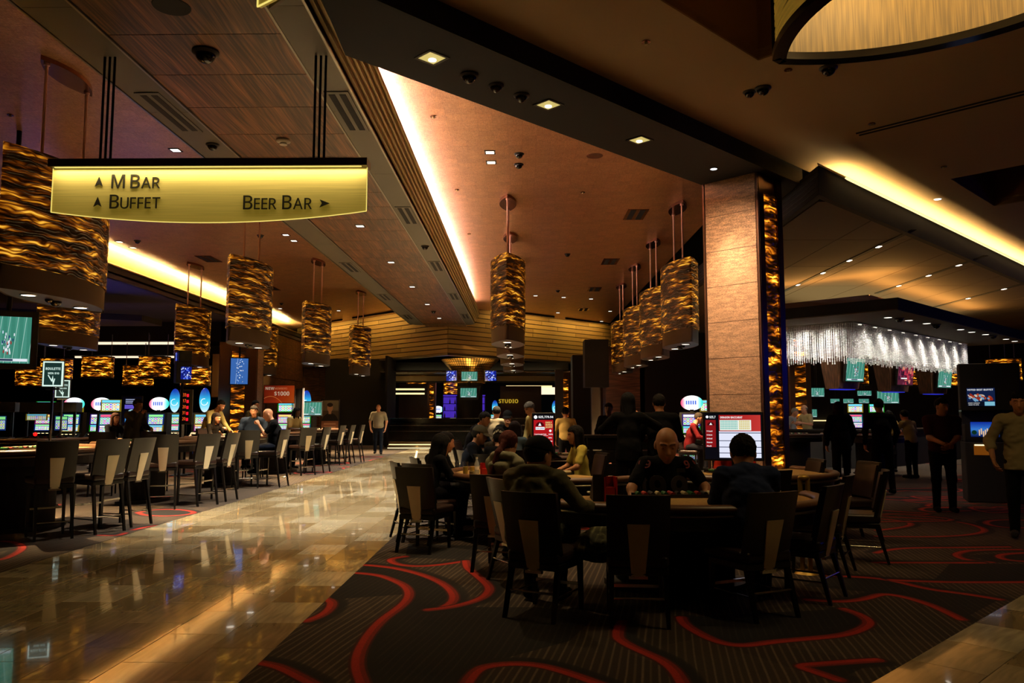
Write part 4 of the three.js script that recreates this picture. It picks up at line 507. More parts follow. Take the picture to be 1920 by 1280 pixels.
// ---------------------------------------------------------------- right: crystal bar
{
  const bar0 = sgroup('ceiling_canopy'); const C = [8.58, -18.15], E = (a, b) => [C[0] + a - b, C[1] - a - b];       // a along the right leg, b along the left leg
  const rect = (i, y0, y1, a1 = 8.4, b1 = 3.6) => prism([E(i, i), E(a1, i), E(a1, b1), E(i, b1)].map(([x, z]) => [x, z]), y0, y1);
  mesh('underside', rect(0.02, 3.85, 3.9), M.lowpanel, bar0); mesh('fascia', rect(0, 3.87, 4.13), M.blueBlack, bar0); mesh('upper_tier', rect(0.75, 4.13, 4.42), M.rail, bar0);
  mesh('cove_lamp', rect(1.3, 4.42, 4.45, 8.2, 3.4), M.coveGlow, bar0);
  strip(12.0, 4.47, -23.4, 9.0, 0.5, [0.2, 1, 0.2], 0xffb55a, 14, [1, 0, -1]); strip(8.0, 4.47, -20.6, 3.5, 0.5, [-0.2, 1, 0.2], 0xffb55a, 14, [-1, 0, -1]);
  strip(19.5, 3.2, -19.5, 4, 1.2, [-1, 0.1, -0.35], 0x2030ff, 2.6, [0, 0, 1]); { const bs = thing('blue_sign', 'long blue lit sign beyond the right edge', 'sign', [19.62, 3.2, -19.5], R(-90)); mesh('panel', box(4, 1.2, 0.06), glowMat(0x2030ff, 0.4), bs); mesh('frame', box(4.1, 1.3, 0.05, 0, 0, -0.03), M.black, bs); for (const q of [-1.5, 1.5]) mesh('rod', cyl(0.02, 0.02, 1.2, q, 1.2, 0, 8), M.blackMetal, bs); } 
  const label = 'white crystal strand curtain hanging round the right bar';
  const o = thing('crystal_chandelier', label, 'chandelier', [8.5, 0, -20.45]);
  M.crystal = phys({ color: 0xffffff, roughness: 0.22, transmission: 0.35, thickness: 0, ior: 1.5 });
  const q = rng(14), vars = [0, 1, 2].map((k) => { const l = []; const n = 24 + k; for (let i = 0; i < n; i++) { const g = new THREE.OctahedronGeometry(0.021, 0); g.scale(1, 1.05, 1); g.rotateY(i * 0.8); g.translate(0, -0.036 * i - 0.02, 0); l.push(g); } return merge(l); });
  const strand = (x, y, z) => { const s = mesh('strand', vars[Math.floor(q() * 3)], M.crystal, o); s.position.set(x, y, z); s.rotation.y = q() * 3; };
  for (let i = 0; i < 104; i++) strand(0.0625 * i, 3.84, -0.0625 * i); for (let i = 0; i < 46; i++) strand(-0.034 * (i + 1), 3.84, -0.034 * (i + 1));
  for (let i = 0; i < 86; i++) strand(0.076 * i, 3.72, -0.076 * i - 0.35); for (let i = 0; i < 60; i++) strand(-0.045 * (i + 1), 3.72, -0.045 * (i + 1) - 0.35);
  mesh('track', [beamBox([0, 3.845, 0], [6.5, 3.845, -6.5], 0.03, 0.02), beamBox([0, 3.845, 0], [-1.8, 3.845, -1.8], 0.03, 0.02), beamBox([0, 3.73, -0.35], [6.5, 3.73, -6.85], 0.03, 0.02), beamBox([0, 3.73, -0.35], [-2.8, 3.73, -3.15], 0.03, 0.02)], M.steel, o);
  for (let i = 0; i < 9; i++) { const k = 0.4 + 0.72 * i, x = 8.5 + k, z = -20.45 - k - 0.17; spot(x, 3.8, z, x - 0.03, 2, z + 0.05, 0xfff4e2, 13, 0.7, 1, 4); mesh('lamp', cyl(0.05, 0.05, 0.02, k, 3.83, -k - 0.17, 12), M.lampWhite, o); spot(x + 0.55, 3.82, z + 0.75, x + 0.1, 3.2, z + 0.3, 0xfff4e2, 7, 0.7, 0.9, 3); }
  for (let i = 0; i < 4; i++) { const k = 0.4 + 0.5 * i, x = 8.5 - k, z = -20.45 - k - 0.17; spot(x, 3.8, z, x, 2, z, 0xfff4e2, 13, 0.7, 1, 4); spot(x - 0.5, 3.82, z + 0.7, x, 3.2, z + 0.2, 0xfff4e2, 7, 0.7, 0.9, 3); }
  // round lights and cameras under the canopy
  let f; [[9.0, -19.6, 'first'], [9.8, -20.2, 'second'], [10.6, -20.9, 'third'], [12.3, -22.4, 'fourth'], [13.0, -23.1, 'fifth'], [13.8, -23.8, 'sixth'], [15.3, -25.3, 'seventh'], [16.0, -26.0, 'eighth']].forEach(([x, z, n]) => { const l = n + ' round light from the corner under the bar canopy'; if (!f) { f = thing('canopy_light', l, 'light', [x, 3.85, z]); mesh('ring', new THREE.TorusGeometry(0.1, 0.015, 6, 18).rotateX(1.571), M.fixture, f); mesh('lamp', cyl(0.09, 0.09, 0.012, 0, -0.005, 0, 16), M.lampWhite, f); } else dup(f, [x, 3.85, z], 0, l); spot(x, 3.8, z, x, 0, z, WARM, 9, 0.5, 0.8); });
  [[9.35, -19.75, 'first'], [11.0, -21.2, 'second'], [14.2, -24.1, 'third']].forEach(([x, z, n]) => { const d = dup(dome, [x, 3.85, z], 0, n + ' dome camera from the corner under the bar canopy'); d.scale.setScalar(1.3); });
  // television pylons
  let k = 0; for (const [t, key, word] of [[0, 'field2', 'first, nearest the corner'], [2.6, 'redShow', 'middle one, red picture'], [5.1, 'field', 'last one, farthest right']]) {
    const p = thing('television_pylon', 'tapered wooden pylon with a television under the crystal curtain, ' + word, 'television', [8.85 + t, 0, -22.2 - t], R(30));
    const g = new THREE.CylinderGeometry(0.7, 0.5, 1.1, 4, 1); g.rotateY(Math.PI / 4); g.scale(1.15, 1, 0.62); g.translate(0, 2.72, 0); const nn = g.toNonIndexed(); nn.computeVertexNormals(); mesh('body', nn, M.darkwood, p); mesh('neck', box(0.5, 0.56, 0.3, 0, 3.54, 0), M.darkwood, p); mesh('bottom_glow', box(0.7, 0.02, 0.3, 0, 2.155, 0), glowMat(0x3a40ff, 0.5), p);
    tvParts(p, 0.72, 0.62, key, 0.9, 0, 2.68, 0.44, 0.13);
  }
  const bc = thing('bar_counter', 'dark bar counter below the crystal curtain', 'counter', [9.4, 0, -21.6], 0); const cp = (i, w) => prism([[0 + 0, 0], [6.6, -6.6], [6.6 - w, -6.6 - w], [0, -w * 2], [-2, -2 - w * 2 + w], [-2, -2]].map(([x, z]) => [x, z - i]), 0, 1);
  const gA = cp(0.1, 0.35); gA.scale(1, 1.0, 1); mesh('front', gA, M.wallDark, bc); const gB = cp(0, 0.45); gB.scale(1, 0.05, 1); gB.translate(0, 1.0, 0); mesh('worktop', gB, M.espresso, bc);
  // televisions on the far bar wall
  tv('television high at the left of the bar wall', 11.0, 2.3, -30, 0.56, 0.32, 0, 'field', 0.9, 0, 2.7); tv('wide television on the bar wall right of centre', 12.1, 2.04, -26.6, 0.66, 0.4, R(-10), 'field2', 0.9, 0, 1.8); tv('small upper television on the bar wall', 12.86, 2.27, -30.2, 0.52, 0.18, 0, 'field', 0.9, 0, 2.7); tv('leftmost of three small lower bar televisions', 11.75, 1.98, -30.2, 0.34, 0.16, 0, 'field2', 0.8, 0, 3); tv('middle of three small lower bar televisions', 12.25, 1.98, -30.2, 0.38, 0.16, 0, 'field', 0.8, 0, 3); tv('rightmost of three small lower bar televisions', 12.85, 1.98, -30.25, 0.38, 0.16, 0, 'field2', 0.8, 0, 3); tv('low television behind the white-shirted pair', 10.6, 1.52, -29.5, 0.4, 0.28, 0, 'field', 0.8, 0, 3.4);
  const bw = sgroup('wall_bar'); mesh('panel', slabY(5, 24, 0, 4.95, -34, -34.3), M.wallDark, bw); mesh('panel', slabY(24, 24.3, 0, 5, -14, -34), M.wallDark, bw); mesh('shelf_light', slabY(11, 14, 1.2, 1.24, -33.9, -33.95), M.coveGlow, bw);
  mesh('ceiling_slot', slabY(7.4, 7.5, 4.955, 4.97, -15, -23), M.vent, lowRef()); mesh('ceiling_slot', slabY(10.2, 10.3, 4.955, 4.97, -17.5, -23), M.vent, lowRef()); mesh('ceiling_slot', slabY(13.4, 13.5, 4.955, 4.97, -21, -26), M.vent, lowRef());
  for (const [x, zs] of [[7.45, [-16.5, -18, -19.6, -21.4]], [10.25, [-18.6, -20, -21.6]], [13.45, [-22.2, -24]]]) for (const z of zs) mesh('slot_lamp', box(0.07, 0.012, 0.16, x, 4.952, z), M.lampWhite, lowRef());
  resinColumn(9.2, -26.6, 0.62, 0.5, 4.95, R(-12), 'slim_column', 'slim column with a narrow amber strip beyond the stone column');
}
function lowRef() { return scene.children.find((c) => c.userData.kind === 'structure' && c.children.some((m) => m.name === 'ceiling_panel')); }
// ---------------------------------------------------------------- payment kiosk
SCREEN.buffet = tex(256, 192, (c, w, h) => { c.fillStyle = '#14234a'; c.fillRect(0, 0, w, h); c.fillStyle = '#fff'; c.font = 'bold 25px sans-serif'; c.fillText('VOTED BEST BUFFET', 4, 28, w - 8); const q = rng(6); for (let i = 0; i < 26; i++) { c.fillStyle = ['#c8502a', '#e0a070', '#7ab0d8', '#d8d0c0', '#a03020'][Math.floor(q() * 5)]; c.beginPath(); c.ellipse(w * (0.1 + 0.75 * q()), h * (0.35 + 0.3 * q()), 8 + 24 * q(), 5 + 12 * q(), q(), 0, 7); c.fill(); } c.fillStyle = '#0a1020'; c.fillRect(0, h * 0.76, w * 0.6, h * 0.24); c.fillStyle = '#fff'; c.font = 'bold 15px sans-serif'; c.fillText('EVERY SUNDAY', 8, h * 0.86); c.fillText('10AM TO 3PM', 8, h * 0.96); c.fillStyle = '#8ad0e8'; c.fillRect(w * 0.62, h * 0.76, w * 0.36, h * 0.22); });
SCREEN.resort = tex(256, 160, (c, w, h) => { const g = c.createLinearGradient(0, 0, 0, h); g.addColorStop(0, '#1030a0'); g.addColorStop(0.5, '#3a80d8'); g.addColorStop(1, '#0a1a50'); c.fillStyle = g; c.fillRect(0, 0, w, h); c.fillStyle = '#f0c8a0'; for (let i = 0; i < 9; i++) c.fillRect(w * (0.28 + 0.07 * i), h * (0.52 - 0.1 * Math.sin(i * 2.1)), w * 0.045, h * 0.4); c.fillStyle = '#0a3020'; c.beginPath(); c.arc(w * 0.12, h * 0.7, w * 0.09, 0, 7); c.fill(); });
{
  const o = thing('payment_kiosk', 'dark upright kiosk with two lit screens behind the right-hand man', 'kiosk', [8.0, 0, -13.75], R(-22));
  mesh('cabinet', new RoundedBoxGeometry(0.92, 1.0, 0.6, 2, 0.02).translate(0, 0.5, 0), M.charcoal, o); mesh('back_panel', box(0.92, 1.34, 0.22, 0, 1.67, -0.16, 0, 0.02), M.black, o); mesh('console', box(0.9, 0.3, 0.4, 0, 1.15, 0.0, 0, 0.02), M.black, o);
  mesh('upper_screen', screenPlate(0.42, 0.31).translate(-0.14, 1.76, -0.04), screenMat('buffet', 0.75), o); mesh('lower_screen', screenPlate(0.42, 0.25).translate(-0.14, 1.21, 0.205), screenMat('resort', 0.85), o); mesh('amber_panel', box(0.26, 0.17, 0.02, -0.2, 0.87, 0.3), glowMat(0xc06a18, 0.28), o); mesh('card_slot', box(0.24, 0.02, 0.03, -0.2, 0.95, 0.315), M.lampWarm, o); mesh('shelf', box(0.94, 0.03, 0.34, 0, 1.52, 0.0), M.blackGloss, o);
}
// ---------------------------------------------------------------- far centre bar
{
  const b = sgroup('wall_far_bar');
  mesh('back_panel', slabY(-9, 8, 0, 4.2, -49, -49.3), M.wallDark, b); mesh('side_pier', slabY(2.3, 3.1, 0, 4.2, -36.5, -38), M.wallDark, b); mesh('brown_panel', slabY(-1.2, 1.0, 1.1, 3.0, -42.6, -42.8), M.rail, b);
  mesh('mirror_soffit', [slabY(-6.9, 2.3, 3.5, 3.56, -38.4, -44)], M.mirror ?? (M.mirror = std(0x6a604c, 0.18, 0.9, { bumpMap: TX.copperBump, bumpScale: 0.01 })), b);
  mesh('dark_soffit', slabY(-6.9, 2.3, 3.7, 4.1, -40, -44), M.black, b); mesh('cream_soffit', slabY(-6.6, 2.2, 3.2, 3.46, -41, -42), M.tan, b); strip(-2.2, 3.6, -39.6, 8, 0.3, [0, -0.15, -1], 0xffe0a0, 1.6, [1, 0, 0]); mesh('brown_panel', slabY(-6.9, -5.2, 1.2, 3.2, -44.4, -44.6), M.rail, b); mesh('bar_lights', slabY(-6.9, 2.0, 3.12, 3.2, -41.0, -41.06), M.fixture, b);
  { const bb = thing('back_bar', 'violet backlit shelf unit behind the far bar', 'shelf', [-3.05, 0, -41.6]); mesh('glow_panel', slabY(-1.1, 1.1, 1.3, 2.5, 0, -0.04), glowMat(0x5a38e0, 0.55), bb); mesh('cabinet', slabY(-1.15, 1.15, 0, 1.28, 0.3, -0.1), M.black, bb); for (let i = 0; i < 4; i++) mesh('shelf', slabY(-1.12, 1.12, 1.3 + 0.36 * i, 1.33 + 0.36 * i, 0.26, 0.0), M.black, bb); for (const x of [-1.12, -0.4, 0.36, 1.08]) mesh('upright', slabY(x, x + 0.04, 1.28, 2.45, 0.24, 0.0), M.black, bb); const q = rng(91); for (let i = 0; i < 24; i++) { const x = -1.0 + 2.0 * (i % 8) / 7.5, y = 1.33 + 0.36 * Math.floor(i / 8); mesh('bottle', lathe([[0, 0], [0.035, 0], [0.035, 0.14], [0.012, 0.2], [0.012, 0.26], [0, 0.26]], 8).translate(x, y, 0.13), [M.glass, M.juice2 ?? (M.juice2 = std(0x8a4a18, 0.2)), M.edgePale][Math.floor(q() * 3)], bb); } }
  mesh('light_line', slabY(-6.6, -5.0, 2.72, 2.8, -40.5, -40.6), M.coveGlow, b); mesh('light_line', slabY(-6.6, -5.0, 2.5, 2.58, -40.5, -40.6), M.coveGlow, b); mesh('light_line', slabY(-0.9, 1.6, 2.95, 3.05, -43.4, -43.5), M.coveGlow, b); mesh('light_line', slabY(0.9, 1.95, 2.6, 3.0, -44.6, -44.7), M.coveWhite, b);
  strip(-2.4, 4.0, -38.5, 6, 1, [0, -1, 0.2], 0xffc070, 1.2); strip(-4, 3.3, -44.5, 5, 0.5, [0, -1, 0], 0x7a70ff, 2.5);
  const c = thing('far_bar_counter', 'black glossy tiered bar counter with chrome lines below the far televisions', 'counter', [-3.0, 0, -36.2]); mesh('body', slabY(-3.08, 4.3, 0, 1.02, 0, -0.7), M.blackGloss, c); mesh('worktop', slabY(-3.08, 4.35, 1.02, 1.08, 0.12, -0.8), M.blackGloss, c); mesh('back_tier', slabY(-3.08, 4.3, 1.08, 1.3, -0.5, -0.8), M.blackGloss, c); for (const y of [0.72, 0.98, 1.3]) mesh('chrome_line', slabY(-3.08, 4.3, y, y + 0.012, 0.008, -0.01), M.chrome, c);
  const st = thing('lit_steps', 'two low steps with warm light below, left of the far bar', 'steps', [-5.0, 0, -35.4]); for (const k of [0, 1]) { mesh('step', slabY(-0.9, 1.8, 0.14 * k + 0.04, 0.14 * (k + 1), 0.5 - 0.35 * k, -0.4), M.marbleStep ?? (M.marbleStep = std(0xb09a70, 0.4)), st); mesh('step_light', slabY(-0.9, 1.8, 0.14 * k + 0.01, 0.14 * k + 0.035, 0.46 - 0.35 * k, 0.4 - 0.35 * k), M.lampWarm, st); }
  strip(-4.6, 0.3, -34.6, 2.6, 0.06, [0, -1, 0.6], 0xffd890, 12);
  const fn = thing('mosaic_funnel', 'gold mosaic funnel above the far bar televisions', 'column', [-2.5, 0, -37.75]);
  TX.mosaic = ptex(512, 128, (u, v) => { const a = u * 64, d = v * 14, e = Math.min(a % 1, d % 1) < 0.16 ? 0.35 : 1, k = e * (0.7 + 0.5 * Math.abs(Math.sin(Math.floor(a) * 12.9 + Math.floor(d) * 78.2))); return [214 * k, 166 * k, 84 * k].map((q) => clamp(q, 0, 255)); });
  mesh('shell', lathe([[0.72, 2.95], [0.78, 3.2], [0.95, 3.6], [1.3, 3.98], [1.38, 4.06]], 40), std(0xffffff, 0.3, 0.5, { map: TX.mosaic }), fn); mesh('core', cyl(0.6, 0.6, 2.0, 0, 2.0, 0, 24), M.wallDark, fn);
  for (const dx of [-1.2, 0, 1.2]) spot(-2.5 + dx, 2.98, -36.1, -2.5 + dx * 0.5, 3.65, -36.8, 0xffd890, 6, 0.8, 1);
  tv('middle television of three on the gold funnel', -2.44, 3.23, -36.5, 0.72, 0.4, 0, 'field', 0.9); tv('left angled blue television on the gold funnel', -3.27, 3.25, -36.6, 0.55, 0.45, R(-28), 'blueGame', 0.9); tv('right angled blue television on the gold funnel', -1.47, 3.25, -36.6, 0.55, 0.45, R(28), 'blueGame', 0.9);
  { const o = tv('single television in a black housing under the gold funnel', -2.47, 2.47, -36.4, 0.74, 0.42, 0, 'field', 0.9); mesh('hood', new THREE.CylinderGeometry(0.78, 0.6, 0.62, 4).rotateY(Math.PI / 4).scale(1, 1, 0.3).translate(0, 0, -0.24), M.black, o); mesh('hanger_post', cyl(0.05, 0.05, 0.45, 0, 0.45, -0.24, 8), M.black, o); }
  const sg = thing('studio_sign', 'small gold letters reading STUDIO behind the far bar', 'sign', [-1.28, 2.09, -42.4]); const tg = text('STUDIO', 0.2, 0.03, true); tg.scale(1.05, 1, 1); mesh('letters', tg, glowMat(0xd8b030, 0.7), sg);
  resinColumn(-4.95, -43.5, 0.4, 0.4, 3.4, 0, 'slim_column', 'slim column with amber strip behind the far bar'); resinColumn(2.05, -39.5, 0.7, 0.6, 3.5, 0, 'slim_column', 'stone column with amber strip right of the far bar');
  { const l = ['left', 'right']; [[-6.0, -45], [-3.9, -45]].forEach(([x, z], i) => { const d = dup(scene.children.find((c2) => c2.name === 'drum_lamp'), [x, 3.0, z], 1, l[i] + ' amber drum lamp behind the far bar', 'drum lamps'); }); }
  // right of the centre: wooden pier, dark hanging box, counters
  const p = sgroup('wall_mid'); mesh('wood_pier', (() => { const g = slabY(3.55, 5.2, 0, 4.16, -34, -35.4); planarUV(g, (x, y) => [y * 0.3, x * 0.4]); return g; })(), M.darkwood, p); mesh('dark_box', slabY(2.35, 3.25, 2.5, 4.3, -30, -31), M.black, p); mesh('slim_post', slabY(2.62, 2.95, 0, 2.5, -30.3, -30.6), M.frameGrey, p); mesh('slim_post', slabY(1.4, 1.75, 0, 3.4, -34.3, -34.6), M.charcoal, p); mesh('dark_back', slabY(3.4, 5, 0, 4.9, -40, -40.2), M.rail, p);
  mesh('light_line', slabY(5.4, 7.9, 3.55, 3.62, -38, -38.1), M.coveWhite, p);
  const k = thing('service_counter', 'low dark counter with panels behind the dealer in the jersey', 'counter', [1.75, 0, -12.45]); for (let i = 0; i < 5; i++) mesh('rail_board', slabY(-0.75, 0.55, 0.12 + 0.2 * i, 0.3 + 0.2 * i, 0, -0.05), M.espresso, k); mesh('top', slabY(-0.8, 0.6, 1.1, 1.14, 0.05, -0.45), M.espresso, k); for (const x of [-0.72, 0.5]) mesh('post', slabY(x, x + 0.06, 0, 1.1, -0.02, -0.4), M.espresso, k);
}
// ---------------------------------------------------------------- chairs: dark shell back with a tapered metal plate behind
function makeChair(name, seatH, category) {
  const o = thing(name, 'x', category); const w = 0.45, t = seatH + 0.43;                    // faces +z, origin under the seat
  // leather seat
  const seat = new RoundedBoxGeometry(w, 0.085, 0.46, 3, 0.03); const sp = seat.attributes.position; for (let i = 0; i < sp.count; i++) { const k = 1 + 0.06 * (sp.getZ(i) / 0.23); sp.setX(i, sp.getX(i) * k); if (sp.getY(i) > 0) sp.setY(i, sp.getY(i) + 0.012 * Math.cos(sp.getX(i) * 6) * Math.cos(sp.getZ(i) * 6)); } seat.computeVertexNormals(); seat.translate(0, seatH - 0.04, 0.02); mesh('seat', seat, M.leather, o);
  mesh('seat_frame', box(w - 0.03, 0.05, 0.42, 0, seatH - 0.105, 0.01, 0, 0.008), M.espresso, o);
  // curved back panel, flared and leaning
  const curve = (x, y) => { const k = (y - seatH) / 0.43; return -0.2 - 0.1 * k + 0.035 * (x * x) / 0.05; };
  const panel = (x0, x1, y0, y1, dz, thick, nx, ny, fl, nar) => { const g = new THREE.BoxGeometry(1, 1, 1, nx, ny, 1), p = g.attributes.position; for (let i = 0; i < p.count; i++) { const v = p.getY(i) + 0.5, u = p.getX(i) + 0.5, hw = (x1 - x0) / 2 * (nar + (1 - nar) * v), x = (u - 0.5) * 2 * hw * (1 + fl * v), y = y0 + (y1 - y0) * v; p.setXYZ(i, x, y, curve(x, y) + dz + p.getZ(i) * thick); } g.computeVertexNormals(); return g; };
  mesh('backrest', panel(-0.215, 0.215, seatH - 0.02, t, 0, 0.035, 8, 6, 0.03, 1), M.espresso, o);
  mesh('back_pad', panel(-0.195, 0.195, seatH + 0.03, t - 0.03, 0.028, 0.03, 6, 4, 0.03, 1), M.leather, o);
  mesh('metal_plate', panel(-0.078, 0.078, seatH - 0.14, t - 0.2, -0.024, 0.01, 4, 8, 0, 0.62), M.satin, o);
  mesh('plate_bracket', box(0.13, 0.02, 0.03, 0, seatH - 0.145, -0.185), M.chrome, o);
  const h = seatH - 0.1, leg = (x, z, dx, dz) => { const g = new THREE.CylinderGeometry(0.027, 0.019, 1, 4); g.rotateY(Math.PI / 4); const p = g.attributes.position; for (let i = 0; i < p.count; i++) { const v = p.getY(i) + 0.5; p.setXYZ(i, p.getX(i) + x + dx * (1 - v) * (1 - v), v * h, p.getZ(i) + z + dz * (1 - v) * (1 - v)); } const q = g.toNonIndexed(); q.computeVertexNormals(); return q; };
  for (const s of [-1, 1]) { mesh('leg', leg(s * 0.19, 0.2, s * 0.005, 0.01), M.espresso, o); mesh('leg', leg(s * 0.185, -0.17, s * 0.01, -0.1), M.espresso, o); }
  const tall = seatH > 0.6, y1 = tall ? 0.2 : 0.19; mesh('rear_stretcher', bar([-0.18, y1, -0.225], [0.18, y1, -0.225], 0.009), M.chrome, o); for (const s of [-1, 1]) mesh('side_stretcher', bar([s * 0.19, y1 - 0.03, -0.22], [s * 0.19, y1 - 0.03, 0.2], 0.008), M.chrome, o);
  mesh('foot_rail', box(0.36, 0.022, 0.02, 0, tall ? 0.33 : 0.19, 0.2), M.chrome, o);
  return o;
}
const stool0 = makeChair('bar_stool', 0.72, 'stool'), chair0 = makeChair('gaming_chair', 0.47, 'chair'); let stoolUsed = false, chairUsed = false;
function seatAt(rx, rz, alpha, label, tall) {       // rear legs centre, angle of the back seen from behind
  const a = R(alpha), f = [-Math.sin(a), -Math.cos(a)], p = [rx + f[0] * 0.25, 0, rz + f[1] * 0.25], turn = Math.PI + a, src = tall ? stool0 : chair0; let o;
  if (tall ? !stoolUsed : !chairUsed) { o = src; o.position.set(...p); o.rotation.y = turn; o.userData.label = label; if (tall) stoolUsed = true; else chairUsed = true; } else o = dup(src, p, turn, label);
  o.userData.group = tall ? 'bar stools along the walkway' : 'chairs at the baccarat tables'; return o;
}
[[-6.25, -8.95, 25, 'leather bar stool cut off at the left edge'], [-5.48, -9.39, 42, 'leftmost fully seen bar stool, plate facing the viewer'], [-5.13, -9.98, 62, 'second bar stool from the left, turned slightly away'], [-5.05, -10.62, 78, 'third bar stool from the left, plate seen edge-on'],
  [-5.57, -12.37, 24, 'bar stool seen square from behind above the red oval on the carpet'], [-5.09, -12.95, 62, 'bar stool beside the long-haired woman'], [-4.98, -13.7, 82, 'bar stool seen edge-on next to the magazine'], [-5.45, -15.9, 34, 'bar stool left of the bald man, seen from behind'], [-4.9, -16.42, 80, 'bar stool of the bald man in black'], [-5.2, -19.4, 48, 'bar stool right of the bald man, plate half turned'], [-5.0, -20.4, 80, 'bar stool seen edge-on right of the bald man'], [-5.3, -23.5, 80, 'first of three edge-on bar stools far down the walkway'], [-5.15, -24.2, 84, 'second of three edge-on bar stools far down the walkway'], [-5.0, -24.95, 88, 'third of three edge-on bar stools far down the walkway'],
  [-7.6, -14.4, 20, 'bar stool behind the nearest left table'], [-6.9, -14.9, 15, 'bar stool between the first two left tables']].forEach(([x, z, a, l]) => seatAt(x, z, a, l, true));
[[0.80, -5.62, -4, 'empty chair square to the viewer at the front table'], [0.05, -5.82, -28, 'chair of the man in the grey hoodie'], [-0.2, -7.05, -62, 'chair seen edge-on left of the hooded man'], [1.80, -5.85, 26, 'chair with a bright plate behind the man in blue'], [2.46, -6.45, 52, 'chair with a bright plate at the right end of the front table'], [3.0, -7.5, 60, 'chair turned edge-on behind the right end of the front table'], [3.62, -8.15, 68, 'rightmost chair standing free on the carpet'],
  [-1.15, -8.55, -20, 'empty chair by the walkway with a bright plate'], [-1.5, -9.5, -70, 'chair edge-on to the viewer behind the empty one by the walkway'], [-0.28, -7.5, -18, 'chair of the woman with the ponytail'], [-1.15, -11.4, -58, 'chair with a pale back plate by the drinks table'], [-1.2, -9.15, -35, 'chair of the woman with long black hair'],
  [3.7, -10.2, 96, 'brown leather chair facing the viewer at the right table, left one'], [4.1, -9.6, 100, 'brown leather chair facing the viewer at the right table, right one'], [2.5, -8.1, 20, 'dark chair back in front of the right table'], [-0.95, -12.6, -70, 'chair of the man in the grey cap']].forEach(([x, z, a, l]) => seatAt(x, z, a, l, false));

// ---------------------------------------------------------------- gaming tables: D-shaped felt, padded rail, apron, pedestal
function gamingTable(label, x, z, turn, hw, depth, h, name = 'gaming_table') {
  const o = thing(name, label, 'table', [x, 0, z], turn); const pts = (k, n = 30) => { const p = []; for (let i = 0; i <= n; i++) { const a = Math.PI * i / n; p.push([Math.cos(a) * hw * k, Math.pow(Math.sin(a), 0.85) * depth * k]); } return p; };
  const P = (k, back) => [...pts(k).map(([a, b]) => [a, b]), [-hw * k * 0.97, -back], [hw * k * 0.97, -back]];
  mesh('felt', planarUV(prism(P(0.9, 0.06), h - 0.03, h), (a, b, c) => [a, c]), M.felt, o);
  mesh('apron', prism(P(0.94, 0.1), h - 0.16, h - 0.03), M.espresso, o);
  const rail = pts(0.95).map(([a, b]) => [a, h + 0.008, b]); rail.unshift([hw * 0.95, h + 0.008, -0.08]); rail.push([-hw * 0.95, h + 0.008, -0.08]); const rg = tube(rail, 0.06, 60, 10); rg.translate(0, -h, 0); rg.scale(1, 0.6, 1); rg.translate(0, h, 0); mesh('padded_rail', rg, M.rail, o);
  const band = tube(pts(0.985).map(([a, b]) => [a, h - 0.045, b]), 0.012, 50, 6); mesh('metal_band', band, M.steel, o);
  const tray = mesh('chip_tray', [box(0.72, 0.012, 0.2, 0, h + 0.006, 0.06), box(0.72, 0.03, 0.012, 0, h + 0.015, -0.04), box(0.72, 0.03, 0.012, 0, h + 0.015, 0.16)], M.espresso, o); for (let i = 0; i < 12; i++) mesh('chip_row', cyl(0.019, 0.019, 0.1 + 0.06 * ((i * 7) % 3) / 2, 0, 0, 0, 12).rotateX(1.571).translate(-0.32 + 0.058 * i, h + 0.03, 0.06), M['chip' + i % 4] ?? (M['chip' + i % 4] = std([0x1a5a2a, 0x8a1a14, 0x1a1a1a, 0xb8a880][i % 4], 0.5)), tray);
  mesh('pedestal', prism(P(0.4, 0.0), 0.05, h - 0.16), M.wallDark, o); mesh('base', prism(P(0.48, 0.03), 0, 0.05), M.black, o);
  return o;
}
const TABLES = [[-6.55, -10.35, 84, 'tall gaming table at the left edge with a chrome signpost'], [-6.55, -13.6, 84, 'tall gaming table behind the stool with the square view'], [-6.5, -16.95, 84, 'tall gaming table where the bald man plays'], [-6.45, -20.4, 84, 'tall gaming table right of the bald man'], [-6.4, -24.2, 84, 'farthest tall gaming table before the poster'], [-9.1, -15.1, 60, 'second-row tall table with a lit rim at the left']];
TABLES.forEach(([x, z, t, l]) => gamingTable(l, x, z, R(t), 1.2, 1.05, 1.0));
gamingTable('front baccarat table with the dealer in the jersey', 1.32, -7.12, R(3), 1.28, 1.1, 0.74);
gamingTable('baccarat table with drinks and the woman with the ponytail', 0.36, -9.92, R(-52), 1.3, 1.3, 0.74);
gamingTable('right baccarat table in front of the stone column', 2.6, -10.2, R(28), 1.25, 1.3, 0.74);
gamingTable('back baccarat table with the crowd of players', 0.55, -14.5, R(-40), 1.25, 1.2, 0.74);
gamingTable('far table near the white-shirted pair', 7.0, -20.8, R(20), 1.0, 0.9, 0.95); gamingTable('far table with the woman dealer in cream', 8.6, -20.0, R(0), 0.9, 0.9, 0.95);
